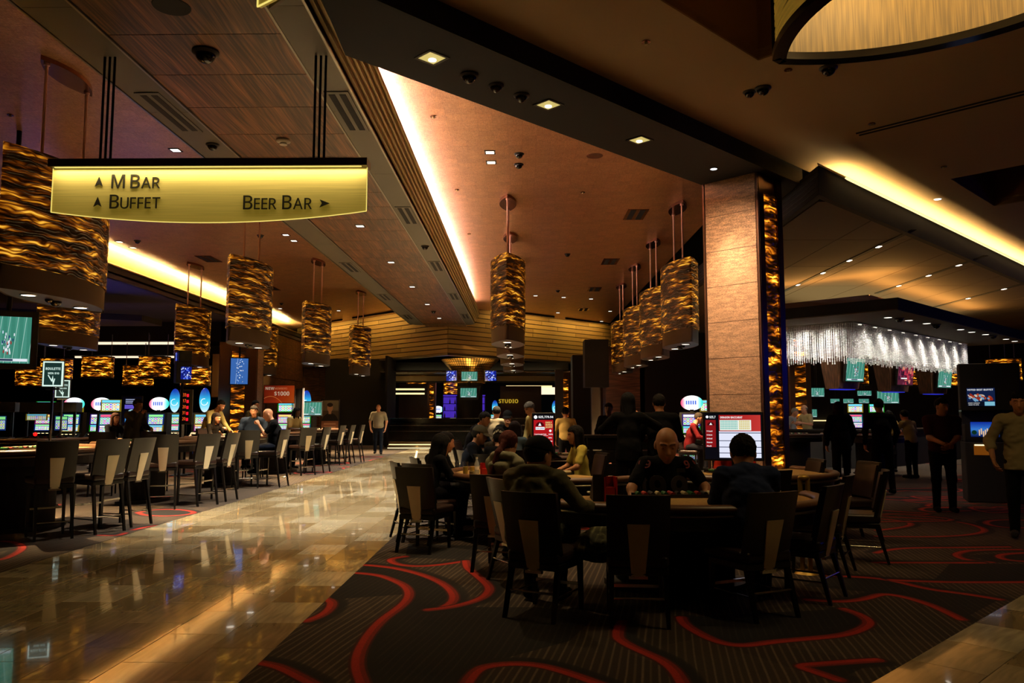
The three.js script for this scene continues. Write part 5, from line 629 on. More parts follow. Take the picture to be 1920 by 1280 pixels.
// ---------------------------------------------------------------- things on the tables
function glassOf(label, x, y, z, h, r, liquid, name = 'drinking_glass') { const o = thing(name, label, 'glass', [x, y, z]); mesh('glass', lathe([[0, 0.004], [r * 0.82, 0.004], [r, h], [r - 0.003, h], [r * 0.8, 0.012], [0, 0.012]], 18), M.glass, o); mesh('drink', cyl(r * 0.93, r * 0.8, h * 0.55, 0, h * 0.3 + 0.012, 0, 16), liquid, o); return o; }
M.juice = std(0xb8a040, 0.3); M.clearDrink = std(0x8a8050, 0.2);
glassOf('tall glass with a straw-coloured drink on the drinks table', -0.67, 0.74, -9.42, 0.17, 0.035, M.juice); glassOf('short glass in front on the drinks table', -0.58, 0.74, -9.2, 0.1, 0.035, M.clearDrink); glassOf('second tall glass on the drinks table', -0.60, 0.74, -9.55, 0.15, 0.033, M.juice); glassOf('tall glass on the right table rail', 2.84, 0.74, -9.35, 0.15, 0.036, M.juice);
function bottle(label, x, y, z, m) { const o = thing('water_bottle', label, 'bottle', [x, y, z]); mesh('body', lathe([[0, 0], [0.03, 0], [0.03, 0.12], [0.012, 0.165], [0.012, 0.18], [0, 0.18]], 16), m, o); mesh('cap', cyl(0.014, 0.014, 0.02, 0, 0.19, 0, 12), M.white, o); mesh('label_band', cyl(0.0305, 0.0305, 0.04, 0, 0.07, 0, 16, true), M.paper, o); }
M.clearPlastic = phys({ color: 0xdfe6ea, roughness: 0.15, transmission: 0.6, thickness: 0 }); bottle('clear water bottle with a white cap on the drinks table', -0.56, 0.74, -9.8, M.clearPlastic); bottle('water bottle beside the man in red', 2.62, 0.74, -9.75, M.clearPlastic);
{ const o = thing('discard_holder', 'red upright card holder on the front table', 'card holder', [0.72, 0.74, -6.72], R(10)); mesh('case', [box(0.1, 0.2, 0.012, 0, 0.1, -0.05), box(0.012, 0.2, 0.1, -0.05, 0.1, 0), box(0.012, 0.2, 0.1, 0.05, 0.1, 0), box(0.1, 0.012, 0.1, 0, 0.006, 0)], M.redClear ?? (M.redClear = std(0xa01812, 0.3)), o); mesh('card_block', box(0.08, 0.1, 0.085, 0, 0.065, 0), M.redClear, o); }
{ const o = thing('card_shoe', 'black card shoe next to the red card holder', 'card shoe', [0.58, 0.74, -6.82], R(10)); const s = new THREE.Shape(); s.moveTo(-0.14, 0); s.lineTo(0.16, 0); s.lineTo(0.12, 0.06); s.lineTo(-0.14, 0.22); s.closePath(); mesh('body', new THREE.ExtrudeGeometry(s, { depth: 0.11, bevelEnabled: false }).rotateY(1.4), M.black, o); mesh('cards', box(0.09, 0.012, 0.06, 0.05, 0.05, -0.14), M.paper, o); }
{ const o = thing('discard_holder', 'small red card holder on the drinks table', 'card holder', [-0.45, 0.74, -9.62]); mesh('case', [box(0.1, 0.14, 0.012, 0, 0.07, -0.05), box(0.012, 0.14, 0.1, -0.05, 0.07, 0), box(0.012, 0.14, 0.1, 0.05, 0.07, 0)], M.redClear, o); mesh('card_block', box(0.08, 0.07, 0.085, 0, 0.04, 0), M.redClear, o); }
{ const cm = M.paper; let f; [[1.15, -6.35, 10], [1.22, -6.36, -5], [1.31, -6.33, 14], [1.4, -6.36, 2], [1.05, -6.55, 30], [1.6, -6.6, 12], [0.95, -6.4, 40], [2.3, -9.5, 20], [2.45, -9.42, -10], [-0.35, -9.25, 30], [-0.42, -9.1, 15]].forEach(([x, z, t], i) => { const l = i < 7 ? 'white playing card lying on the front table' : i < 9 ? 'white playing card lying on the right table' : 'white paper slip lying on the drinks table', g = i < 7 ? 'cards on the front table' : i < 9 ? 'cards on the right table' : 'slips on the drinks table'; if (!f) { f = mesh('playing_card', box(0.063, 0.0012, 0.088), cm); tag(f, l, 'card', g); f.position.set(x, 0.7412, z); f.rotation.y = R(t); } else dup(f, [x, 0.7412, z], R(t), l, g); }); }
{ // chips in stacks on the front table
  const cols = [0x1a5a2a, 0x8a1a14, 0x1a1a1a, 0xc8b890]; const chipG = cyl(0.0195, 0.0195, 0.0033, 0, 0.00165, 0, 14); const mats = cols.map((c) => std(c, 0.5)); const q = rng(31);
  [[1.48, -6.28, 0, 'green', 'near the man in blue'], [1.53, -6.3, 0, 'green', 'right beside another green stack'], [1.58, -6.27, 2, 'black', 'in front of the man in blue'], [1.63, -6.31, 0, 'green', 'farthest right by the rail'], [0.75, -6.5, 1, 'red', 'by the hooded man']].forEach(([x, z, c, word, where], s) => { const o = thing('chip_stack', `low stack of ${word} chips on the front table ${where}`, 'chips', [x, 0.7402, z]); for (let k = 0; k < 3 + Math.floor(q() * 4); k++) { const m = mesh('chip', chipG, mats[c], o); m.position.set((q() - 0.5) * 0.002, 0.0034 * k, (q() - 0.5) * 0.002); } });
}
// ---------------------------------------------------------------- lit displays on the baccarat tables
SCREEN.jackpot = tex(256, 540, (c, w, h) => { c.fillStyle = '#08060c'; c.fillRect(0, 0, w, h); c.fillStyle = '#fff'; c.font = 'bold 40px sans-serif'; c.fillText('$25,779.94', 66, 52, 184); c.beginPath(); c.arc(32, 40, 22, 0, 7); c.fill(); c.fillStyle = '#b4161c'; c.fillRect(8, 74, w - 16, 330);
  c.fillStyle = '#4a0a10'; c.beginPath(); c.arc(84, 150, 52, Math.PI, 0); c.fill(); c.fillStyle = '#fff'; c.beginPath(); c.moveTo(84, 108); c.lineTo(104, 146); c.lineTo(64, 146); c.closePath(); c.fill(); c.fillRect(32, 160, 110, 34); c.fillStyle = '#28508c'; c.font = 'bold 20px sans-serif'; c.fillText('CHALLENGE', 36, 184, 100); c.fillStyle = '#f0e08a'; c.font = 'bold 28px sans-serif'; c.fillText('DAILY', 152, 116, 88); c.fillText('BONUS', 152, 144, 88); c.fillText('JACKPOT', 152, 172, 88);
  c.fillStyle = '#fff'; c.beginPath(); c.arc(212, 206, 15, 0, 7); c.fill(); c.font = 'bold 22px sans-serif'; ['7-Card Straight Flush', '4 Aces', '4-of-a-kind', 'Full House'].forEach((t, i) => { c.fillText(t, 14, 256 + 42 * i, 150); c.fillText(['100%', '50%', '$250', '$75'][i], 188, 256 + 42 * i, 56); c.fillRect(14, 264 + 42 * i, 170, 3); }); const g = c.createLinearGradient(0, 404, 0, h); g.addColorStop(0, '#b4161c'); g.addColorStop(0.25, '#14183c'); g.addColorStop(1, '#0a1030'); c.fillStyle = g; c.fillRect(8, 404, w - 16, h - 412); c.fillStyle = '#cfe0ff'; c.fillRect(150, 470, 66, 8); c.fillRect(160, 484, 50, 6); });
{ const o = thing('jackpot_display', 'upright display showing $25,779.94 daily bonus jackpot on red', 'display', [0.24, 0, -9.25], R(-3)); tvParts(o, 0.24, 0.51, 'jackpot', 0.95, 0, 1.21, 0, 0, 0.014); mesh('pole', cyl(0.02, 0.02, 0.2, 0, 0.84, -0.05, 10), M.blackMetal, o); mesh('foot', box(0.16, 0.012, 0.12, 0, 0.746, -0.05), M.blackMetal, o); }
SCREEN.baccarat = tex(512, 420, (c, w, h) => { c.fillStyle = '#090910'; c.fillRect(0, 0, w, h); c.fillStyle = '#8a1418'; c.fillRect(8, 60, 92, 250); c.fillStyle = '#fff'; c.font = 'bold 30px sans-serif'; c.fillText('$25,7', 44, 44, 56); c.beginPath(); c.arc(24, 32, 13, 0, 7); c.fill(); c.fillStyle = '#4a0a10'; c.beginPath(); c.arc(56, 110, 32, Math.PI, 0); c.fill(); c.fillStyle = '#fff'; c.beginPath(); c.moveTo(56, 84); c.lineTo(70, 106); c.lineTo(42, 106); c.fill(); ['7-Card', '4 Aces', '4-kind', 'House', 'Flush'].forEach((t, i) => { c.font = 'bold 17px sans-serif'; c.fillText(t, 16, 170 + 34 * i); });
  c.fillStyle = '#e8ecff'; c.fillRect(128, 14, w - 140, h - 28); const g = c.createLinearGradient(128, 0, w, 90); g.addColorStop(0, '#a01418'); g.addColorStop(1, '#c83a34'); c.fillStyle = g; c.fillRect(128, 14, w - 140, 150); c.fillStyle = '#fff'; c.font = 'bold 26px sans-serif'; c.fillText('DRAGON BACCARAT', 140, 46, 200); c.fillStyle = '#f4f6ea'; c.fillRect(136, 60, 280, 96); c.fillStyle = '#6ac0b8'; for (let i = 0; i < 12; i++) for (let j = 0; j < 5; j++) c.fillRect(142 + i * 13, 66 + j * 17, 10, 11); c.fillStyle = '#d8c060'; for (let i = 0; i < 6; i++) for (let j = 0; j < 5; j++) c.fillRect(310 + i * 16, 66 + j * 17, 12, 11); c.fillStyle = '#20264c'; for (const y of [176, 248, 306, 360]) c.fillRect(128, y, w - 140, 6); });
{ const o = thing('baccarat_display', 'large landscape baccarat scoreboard in front of the stone column', 'display', [2.5, 0, -9.55], R(-9)); tvParts(o, 0.66, 0.54, 'baccarat', 0.95, 0, 1.2, 0, 0, 0.02); mesh('pole', cyl(0.022, 0.022, 0.19, 0, 0.835, -0.05, 10), M.blackMetal, o); mesh('foot', box(0.24, 0.014, 0.16, 0, 0.747, -0.05), M.blackMetal, o); }
SCREEN.limit = tex(128, 128, (c, w, h) => { c.fillStyle = '#080204'; c.fillRect(0, 0, w, h); c.strokeStyle = '#ff2a50'; c.lineWidth = 4; c.beginPath(); c.moveTo(4, 40); c.quadraticCurveTo(64, 4, 124, 40); c.stroke(); c.fillStyle = '#ff2a50'; c.font = 'bold 30px sans-serif'; c.fillText('M', 50, 48); c.font = 'bold 15px sans-serif'; c.fillText('BACCARAT', 26, 68, 80); c.fillText('MINIMUM', 8, 86, 50); c.fillText('$25', 72, 86, 40); c.fillText('to', 58, 102); c.fillText('MAX $5000', 44, 118, 76); });
{ const o = thing('limit_sign', 'small red glowing table limit sign by the hooded man', 'sign', [0.33, 0.755, -7.06], R(-6)); const s = new THREE.Shape(); s.moveTo(-0.09, 0.02); s.lineTo(0.09, 0.02); s.lineTo(0.09, 0.15); s.quadraticCurveTo(0, 0.2, -0.09, 0.15); s.closePath(); const g = new THREE.ExtrudeGeometry(s, { depth: 0.01, bevelEnabled: false }); planarUV(g, (x, y) => [x / 0.18 + 0.5, (y - 0.02) / 0.16]); mesh('panel', g, screenMat('limit', 1.0), o); mesh('base', box(0.2, 0.03, 0.06, 0, 0.015, 0.0, 0, 0.004), M.black, o); }
// placards on chrome posts, left
SCREEN.placard = tex(96, 128, (c, w, h) => { c.fillStyle = '#e4fff4'; c.fillRect(0, 0, w, h); c.fillStyle = '#1c3430'; c.fillRect(7, 7, w - 14, h - 14); c.fillStyle = '#e4fff4'; c.font = 'bold 17px sans-serif'; c.fillText('ROULETTE', 12, 44, 72); c.font = 'bold 15px sans-serif'; c.fillText('MIN $10', 24, 66, 54); c.lineWidth = 5; c.strokeStyle = '#e4fff4'; c.beginPath(); c.moveTo(26, 70); c.lineTo(44, 100); c.lineTo(48, 84); c.lineTo(52, 116); c.lineTo(58, 88); c.stroke(); });
for (const [x, z, y, l] of [[-7.55, -12.7, 2.11, 'white-edged glowing placard on a chrome post, nearest'], [-10.7, -18.4, 2.06, 'white-edged glowing placard half hidden behind the first']]) { const o = thing('lit_placard', l, 'sign', [x, 0, z], R(18)); mesh('panel', screenPlate(0.29, 0.4, 0.03).translate(0, y, 0), screenMat('placard', 0.95), o); mesh('frame', box(0.32, 0.43, 0.02, 0, y, -0.02), M.steel, o); mesh('post', cyl(0.022, 0.022, y - 0.2, 0, (y - 0.2) / 2, -0.02, 10), M.chrome, o); mesh('foot', cyl(0.16, 0.18, 0.03, 0, 0.015, -0.02, 18), M.chrome, o); mesh('arm', box(0.2, 0.03, 0.05, 0, y - 0.24, -0.02), M.steel, o); }
{ const o = thing('info_panel', 'dark info screen with blue pictures left of the red number display', 'display', [-9.35, 0, -19.0], R(20)); SCREEN.info = tex(96, 160, (c, w, h) => { c.fillStyle = '#050510'; c.fillRect(0, 0, w, h); c.fillStyle = '#c8d4ff'; for (let i = 0; i < 3; i++) c.fillRect(14, 12 + i * 10, 68, 4); c.fillStyle = '#6a5ad8'; c.fillRect(10, 44, 76, 24); c.fillStyle = '#a8d8e8'; c.beginPath(); c.arc(48, 92, 22, 0, 7); c.fill(); c.fillStyle = '#3a8ad8'; c.fillRect(14, 122, 28, 24); c.fillRect(52, 122, 28, 24); }); tvParts(o, 0.4, 0.66, 'info', 0.8, 0, 1.55, 0, 0, 0.03); mesh('post', cyl(0.03, 0.03, 1.22, 0, 0.61, -0.05, 10), M.blackMetal, o); mesh('foot', cyl(0.2, 0.22, 0.03, 0, 0.015, -0.05, 18), M.blackMetal, o); }
// queue posts on the right, brass post by the right table, electronic tables at far left
for (const [x, z, l] of [[6.2, -16.6, 'slim dark queue post right of the stone column'], [7.3, -18.6, 'second slim queue post farther back']]) { const o = thing('queue_post', l, 'post', [x, 0, z]); mesh('pole', cyl(0.025, 0.025, 0.95, 0, 0.5, 0, 12), M.blackMetal, o); mesh('foot', lathe([[0, 0.04], [0.04, 0.035], [0.16, 0.012], [0.17, 0], [0, 0]], 24), M.white, o); mesh('belt_head', cyl(0.035, 0.035, 0.08, 0, 0.98, 0, 12), M.black, o); }
{ const o = thing('brass_post', 'short brass post with rounded top between the right tables', 'post', [2.62, 0, -7.55]); for (const dx of [-0.035, 0.035]) mesh('tube', cyl(0.022, 0.022, 0.86, dx, 0.43, 0, 12), M.bandGold, o); mesh('cap', new THREE.SphereGeometry(0.05, 14, 8).scale(1.1, 0.6, 0.8).translate(0, 0.87, 0), M.bandGold, o); mesh('foot', cyl(0.1, 0.12, 0.02, 0, 0.01, 0, 18), M.bandGold, o); }
{ let f; [[-13.3, -19.6, 'left'], [-11.9, -19.9, 'right']].forEach(([x, z, n]) => { if (!f) { f = thing('electronic_table', `low electronic table with lit screens at the far left, ${n} one`, 'gaming machine', [x, 0, z], R(20)); mesh('cabinet', box(1.2, 0.9, 0.8, 0, 0.45, 0, 0, 0.03), M.black, f); mesh('hood', box(1.3, 0.25, 0.5, 0, 1.65, -0.2, 0, 0.02), M.black, f); for (const s of [-1, 1]) mesh('post', box(0.06, 0.62, 0.06, s * 0.55, 1.21, -0.2), M.blackMetal, f); mesh('screen', screenPlate(0.5, 0.16).translate(-0.25, 1.4, 0.02), screenMat('slot2', 0.6), f); mesh('screen', screenPlate(0.3, 0.36).translate(0.32, 1.25, 0.02), screenMat('slot0', 0.7), f); mesh('red_lamp', new THREE.SphereGeometry(0.05, 10, 8).translate(-0.2, 0.98, 0.2), glowMat(0xff1a18, 1.2), f); } else dup(f, [x, 0, z], R(12), `low electronic table with lit screens at the far left, ${n} one`); }); }
{ const o = thing('purse', 'crumpled olive plaid jacket on the seat by the hooded man', 'jacket', [0.58, 0.43, -6.02]); const g = new THREE.IcosahedronGeometry(0.16, 4), p = g.attributes.position; for (let i = 0; i < p.count; i++) { const v = V(p.getX(i), p.getY(i), p.getZ(i)), n = 1 + 0.28 * noise3(v.x * 9, v.y * 9, v.z * 9) + 0.12 * noise3(v.x * 22, v.y * 22, v.z * 22); p.setXYZ(i, v.x * n * 1.15, Math.max(-0.05, v.y * n * 0.75 + 0.06), v.z * n); } const m = mergeVertices((g.deleteAttribute('normal'), g.deleteAttribute('uv'), g)); m.computeVertexNormals(); TX.plaid = ptex(64, 64, (u, v) => { const a = (u * 4) % 1 < 0.3 ? 1 : 0.6, b = (v * 4) % 1 < 0.3 ? 1 : 0.6, k = a * b + 0.2; return [96 * k, 96 * k, 66 * k]; }, { rx: 5, ry: 5 }); m.setAttribute('uv', new THREE.BufferAttribute(new Float32Array(m.attributes.position.count * 2), 2)); planarUV(m, (x, y, z) => [x + z * 0.4, y + z * 0.3]); mesh('cloth', m, std(0xffffff, 0.95, 0, { map: TX.plaid }), o); o.name = 'jacket'; }
// ---------------------------------------------------------------- people: signed-distance bodies meshed with surface nets
function netMesh(sdf, lo, hi, cell, slack = 1.7) {
  const n = [0, 1, 2].map((i) => Math.max(4, Math.ceil((hi[i] - lo[i]) / cell) + 1)), [nx, ny, nz] = n, B = 6;
  const val = new Float32Array(nx * ny * nz).fill(9), on = new Uint8Array(nx * ny * nz), id = (x, y, z) => (z * ny + y) * nx + x, rad = B * cell * 0.87 * slack;
  const act = []; for (let bz = 0; bz < nz - 1; bz += B) for (let by = 0; by < ny - 1; by += B) for (let bx = 0; bx < nx - 1; bx += B) {
    if (Math.abs(sdf(lo[0] + (bx + B / 2) * cell, lo[1] + (by + B / 2) * cell, lo[2] + (bz + B / 2) * cell)) > rad) continue; act.push([bx, by, bz]);
    for (let z = bz; z <= Math.min(bz + B, nz - 1); z++) for (let y = by; y <= Math.min(by + B, ny - 1); y++) for (let x = bx; x <= Math.min(bx + B, nx - 1); x++) { const i = id(x, y, z); if (!on[i]) { on[i] = 1; val[i] = sdf(lo[0] + x * cell, lo[1] + y * cell, lo[2] + z * cell); } } }
  const vid = new Int32Array(nx * ny * nz).fill(-1), pos = [], idx = [], cs = [0, 1, nx, nx + 1, nx * ny, nx * ny + 1, nx * ny + nx, nx * ny + nx + 1], ed = [[0, 1], [2, 3], [4, 5], [6, 7], [0, 2], [1, 3], [4, 6], [5, 7], [0, 4], [1, 5], [2, 6], [3, 7]];
  for (const [bx, by, bz] of act) for (let z = bz; z < Math.min(bz + B, nz - 1); z++) for (let y = by; y < Math.min(by + B, ny - 1); y++) for (let x = bx; x < Math.min(bx + B, nx - 1); x++) {
    const i = id(x, y, z); let neg = 0; for (let c = 0; c < 8; c++) if (val[i + cs[c]] < 0) neg++; if (neg === 0 || neg === 8) continue;
    let sx = 0, sy = 0, sz = 0, m = 0; for (const [a, b] of ed) { const va = val[i + cs[a]], vb = val[i + cs[b]]; if ((va < 0) === (vb < 0)) continue; const t = va / (va - vb); sx += (a & 1) + ((b & 1) - (a & 1)) * t; sy += (a >> 1 & 1) + ((b >> 1 & 1) - (a >> 1 & 1)) * t; sz += (a >> 2) + ((b >> 2) - (a >> 2)) * t; m++; }
    vid[i] = pos.length / 3; pos.push(lo[0] + (x + sx / m) * cell, lo[1] + (y + sy / m) * cell, lo[2] + (z + sz / m) * cell); }
  const quad = (a, b, c, d, f) => { if (a < 0 || b < 0 || c < 0 || d < 0) return; if (f) idx.push(a, b, c, a, c, d); else idx.push(a, c, b, a, d, c); };
  for (const [bx, by, bz] of act) for (let z = Math.max(1, bz); z < Math.min(bz + B, nz - 1); z++) for (let y = Math.max(1, by); y < Math.min(by + B, ny - 1); y++) for (let x = Math.max(1, bx); x < Math.min(bx + B, nx - 1); x++) {
    const i = id(x, y, z), v = val[i] < 0;
    if (v !== (val[i + 1] < 0)) quad(vid[i], vid[i - nx], vid[i - nx - nx * ny], vid[i - nx * ny], !v);
    if (v !== (val[i + nx] < 0)) quad(vid[i], vid[i - nx * ny], vid[i - 1 - nx * ny], vid[i - 1], !v);
    if (v !== (val[i + nx * ny] < 0)) quad(vid[i], vid[i - 1], vid[i - 1 - nx], vid[i - nx], !v); }
  const g = new THREE.BufferGeometry(); g.setAttribute('position', new THREE.Float32BufferAttribute(pos, 3)); g.setIndex(idx); g.computeVertexNormals(); return g;
}
const smin = (a, b, k) => { const h = Math.max(k - Math.abs(a - b), 0) / k; return Math.min(a, b) - h * h * k * 0.25; };
// primitive: tapered capsule a->b, radii ra, rb, squash s along z (depth) for the torso
const cap = (a, b, ra, rb, s = 1) => ({ a, b, ra, rb, s, d: [b[0] - a[0], b[1] - a[1], b[2] - a[2]] });
function capD(p, x, y, z) { const { a, d } = p; const l2 = d[0] * d[0] + d[1] * d[1] + d[2] * d[2] || 1e-9, px = x - a[0], py = y - a[1], pz = z - a[2]; let t = (px * d[0] + py * d[1] + pz * d[2]) / l2; t = t < 0 ? 0 : t > 1 ? 1 : t; const qx = px - d[0] * t, qy = py - d[1] * t, qz = (pz - d[2] * t) / p.s; return (Math.sqrt(qx * qx + qy * qy + qz * qz) - (p.ra + (p.rb - p.ra) * t)) * (p.s < 1 ? 0.5 + 0.5 * p.s : 1); }
function fieldOf(list, k, grow = 0, wrinkle = 0) { return (x, y, z) => { let d = 9; for (let i = 0; i < list.length; i++) d = smin(d, capD(list[i], x, y, z), k); if (wrinkle && d < 0.06) d += wrinkle * (noise3(x * 9, y * 14, z * 9) + 0.5 * noise3(x * 22, y * 26, z * 22)); return d - grow; }; }
function bounds(list, m = 0.06) { const lo = [9, 9, 9], hi = [-9, -9, -9]; for (const p of list) for (const [q, r] of [[p.a, p.ra], [p.b, p.rb]]) for (let i = 0; i < 3; i++) { lo[i] = Math.min(lo[i], q[i] - r - m); hi[i] = Math.max(hi[i], q[i] + r + m); } return [lo, hi]; }
const ell = (x, y, z, cx, cy, cz, rx, ry, rz) => { const a = (x - cx) / rx, b = (y - cy) / ry, c = (z - cz) / rz, k0 = Math.sqrt(a * a + b * b + c * c), k1 = Math.sqrt((a / rx) ** 2 + (b / ry) ** 2 + (c / rz) ** 2); return k1 < 1e-6 ? -Math.min(rx, ry, rz) : k0 * (k0 - 1) / k1; };
// head in its own space: centre at 0, face +z, chin about -0.115, crown +0.12
function headField(x, y, z) {
  let d = ell(x, y, z, 0, 0.028, -0.012, 0.076, 0.092, 0.096); d = smin(d, ell(x, y, z, 0, -0.045, 0.022, 0.058, 0.072, 0.066), 0.05); d = smin(d, ell(x, y, z, 0, -0.1, 0.055, 0.022, 0.018, 0.022), 0.03);
  d = smin(d, capD(cap([0, -0.06, -0.02], [0, -0.17, -0.035], 0.052, 0.055), x, y, z), 0.025);
  const ax = Math.abs(x); d = -smin(-d, ell(ax, y, z, 0.034, 0.006, 0.094, 0.018, 0.013, 0.016), 0.016); d = smin(d, ell(ax, y, z, 0.033, 0.004, 0.071, 0.013, 0.011, 0.012), 0.004);
  d = smin(d, capD(cap([0, 0.012, 0.082], [0, -0.03, 0.102], 0.008, 0.0125), x, y, z), 0.014); d = smin(d, capD(cap([0.009, -0.034, 0.09], [0.0095, -0.034, 0.091], 0.0075, 0.0075), ax, y, z), 0.008);
  d = smin(d, capD(cap([0, -0.064, 0.083], [0.018, -0.063, 0.075], 0.0075, 0.005), ax, y, z), 0.007); d = smin(d, capD(cap([0, -0.074, 0.081], [0.015, -0.072, 0.075], 0.008, 0.005), ax, y, z), 0.006); d = smin(d, capD(cap([0.012, 0.028, 0.085], [0.05, 0.03, 0.068], 0.007, 0.006), ax, y, z), 0.012);
  d = smin(d, ell(ax, y, z, 0.079, -0.005, -0.008, 0.01, 0.032, 0.02), 0.01); return d;
}
const headCache = {}; function headGeo(cell) { return headCache[cell] ?? (headCache[cell] = (() => { const g = netMesh(headField, [-0.11, -0.19, -0.13], [0.11, 0.14, 0.14], cell, 2.2), p = g.attributes.position, c = new Float32Array(p.count * 3).fill(1);
  for (let i = 0; i < p.count; i++) { const x = Math.abs(p.getX(i)), y = p.getY(i), z = p.getZ(i), set = (r, gg, b) => { c[i * 3] = r; c[i * 3 + 1] = gg; c[i * 3 + 2] = b; }; if (z > 0.05) { const e = Math.hypot((x - 0.033) / 0.011, (y - 0.004) / 0.0055); if (e < 0.55) set(0.12, 0.1, 0.1); else if (e < 1.05) set(1.25, 1.35, 1.5); else if (Math.abs(y - 0.031 + (x - 0.03) * (x - 0.03) * 8) < 0.006 && x > 0.012 && x < 0.052) set(0.25, 0.2, 0.2); else if (y < -0.06 && y > -0.08 && x < 0.022) set(0.95, 0.66, 0.62); } }
  g.setAttribute('color', new THREE.BufferAttribute(c, 3)); return g; })()); }
// hair in head space
const HAIR = {
  short: (x, y, z) => Math.max(ell(x, y, z, 0, 0.034, -0.016, 0.087, 0.1, 0.105) + 0.005 * noise3(x * 45, y * 30, z * 45) + 0.003 * noise3(x * 110, y * 80, z * 110), -(y - 0.052 - Math.min(0, (z - 0.035)) * 1.35 - 0.012 * noise3(x * 40, 1, z * 40)), -(y + 0.075)),
  fringe: (x, y, z) => Math.max(ell(x, y, z, 0, 0.02, -0.02, 0.085, 0.088, 0.102), y - 0.045, z - 0.015, -(y + 0.07)),
  long: (x, y, z) => { const top = Math.max(ell(x, y, z, 0, 0.034, -0.016, 0.092, 0.102, 0.11), -(y - 0.06 - Math.min(0, z - 0.045) * 1.8)); let d = top; d = smin(d, capD(cap([0, 0.02, -0.06], [0, -0.3, -0.09], 0.09, 0.075, 0.7), x, y, z), 0.04); d = smin(d, capD(cap([0.068, 0.0, -0.01], [0.085, -0.24, 0.0], 0.034, 0.032), Math.abs(x), y, z), 0.03); return d + 0.004 * noise3(x * 70, y * 7, z * 70); },
  pony: (x, y, z) => { let d = Math.max(ell(x, y, z, 0, 0.034, -0.016, 0.088, 0.1, 0.106), -(y - 0.06 - Math.min(0, z - 0.045) * 1.6), -(y + 0.06)); d = smin(d, capD(cap([0, 0.0, -0.11], [0.02, -0.1, -0.15], 0.028, 0.036), x, y, z), 0.02); d = smin(d, capD(cap([0.02, -0.1, -0.15], [0.09, -0.34, -0.17], 0.04, 0.022), x, y, z), 0.02); return d + 0.003 * noise3(x * 70, y * 9, z * 70); },
  cap: (x, y, z) => Math.min(Math.max(ell(x, y, z, 0, 0.036, -0.012, 0.09, 0.102, 0.108), -(y - 0.04)), Math.max(Math.hypot(x / 0.085, (z - 0.09) / 0.085) * 0.085 - 0.085, Math.abs(y - 0.046 + (z - 0.09) * 0.25 + x * x * 4) - 0.006, -(z - 0.05)) * 0.9),
};
const hairCache = {}; function hairGeo(kind, cell) { return hairCache[kind + cell] ?? (hairCache[kind + cell] = netMesh(HAIR[kind], [-0.18, -0.42, -0.24], [0.18, 0.16, 0.2], cell, 2.6)); }
// hand in its own space: wrist at 0, fingers towards -y, palm facing +z, thumb at +x
function handGeo(kind, cell, cache = handGeo.c ?? (handGeo.c = {})) { return cache[kind + cell] ?? (cache[kind + cell] = (() => {
  const L = [cap([0, 0.03, 0], [0, -0.02, 0], 0.026, 0.026, 0.8), cap([-0.022, -0.03, 0], [-0.028, -0.085, 0], 0.018, 0.014), cap([0, -0.025, 0], [0, -0.088, 0], 0.02, 0.015), cap([0.02, -0.025, 0.002], [0.024, -0.085, 0], 0.019, 0.015)];
  const bend = { relaxed: [0.35, 0.5, 0.4], fist: [1.35, 1.6, 0.9], flat: [0.08, 0.12, 0.1] }[kind], F = [[0.029, 0.044, 0.026, 0.021, 0.0095], [0.0105, 0.048, 0.03, 0.023, 0.0098], [-0.009, 0.045, 0.028, 0.022, 0.0095], [-0.027, 0.036, 0.021, 0.019, 0.0085]];
  for (const [x, a, b, c, r] of F) { let p = [x, -0.088, 0], an = 0; [a, b, c].forEach((l, i) => { an += bend[i]; const n = [p[0] + (x > 0 ? 0.002 : -0.002), p[1] - Math.cos(an) * l, p[2] + Math.sin(an) * l]; L.push(cap(p, n, r * (1 - i * 0.07), r * (0.93 - i * 0.07))); p = n; }); }
  const th = kind === 'fist' ? [[0.028, -0.03, 0.012], [0.042, -0.062, 0.034], [0.022, -0.085, 0.05], [0.002, -0.09, 0.052]] : [[0.026, -0.025, 0.006], [0.05, -0.055, 0.022], [0.058, -0.085, 0.03], [0.058, -0.108, 0.034]]; for (let i = 0; i < 3; i++) L.push(cap(th[i], th[i + 1], 0.0145 - 0.002 * i, 0.012 - 0.0015 * i));
  const [lo, hi] = bounds(L, 0.015), g = netMesh(fieldOf(L, 0.008), lo, hi, cell, 1.7); g.setAttribute('color', new THREE.BufferAttribute(new Float32Array(g.attributes.position.count * 3).fill(1), 3)); return g; })()); }
function elbowOf(S, W, l1, l2, pole) { const s = V(...S), w = V(...W), d = w.clone().sub(s); let L = d.length(); if (L > (l1 + l2) * 0.995) { d.multiplyScalar((l1 + l2) * 0.995 / L); w.copy(s).add(d); L = d.length(); } const a = (l1 * l1 - l2 * l2 + L * L) / (2 * L), h = Math.sqrt(Math.max(0, l1 * l1 - a * a)), u = d.clone().normalize(), p = V(...pole); p.addScaledVector(u, -p.dot(u)).normalize(); const e = s.clone().addScaledVector(u, a).addScaledVector(p, h); return [e.toArray(), w.toArray()]; }
const SKIN = { fair: 0xc98e6a, tan: 0xa8734c, brown: 0x8a5a3a, dark: 0x4a2e20 }, clothMat = {}, skinMat = {}, hairMat = {};
const cloth = (c) => clothMat[c] ?? (clothMat[c] = phys({ color: c, roughness: 0.95, specularIntensity: 0.25 })); const skinOf = (t) => skinMat[t] ?? (skinMat[t] = std(SKIN[t], 0.55, 0, { vertexColors: true })); const hairOf = (c) => hairMat[c] ?? (hairMat[c] = phys({ color: c, roughness: 0.85, specularIntensity: 0.35 }));
const soft = (g) => { g.setAttribute('uv', new THREE.BufferAttribute(new Float32Array(g.attributes.position.count * 2), 2)); return g; };
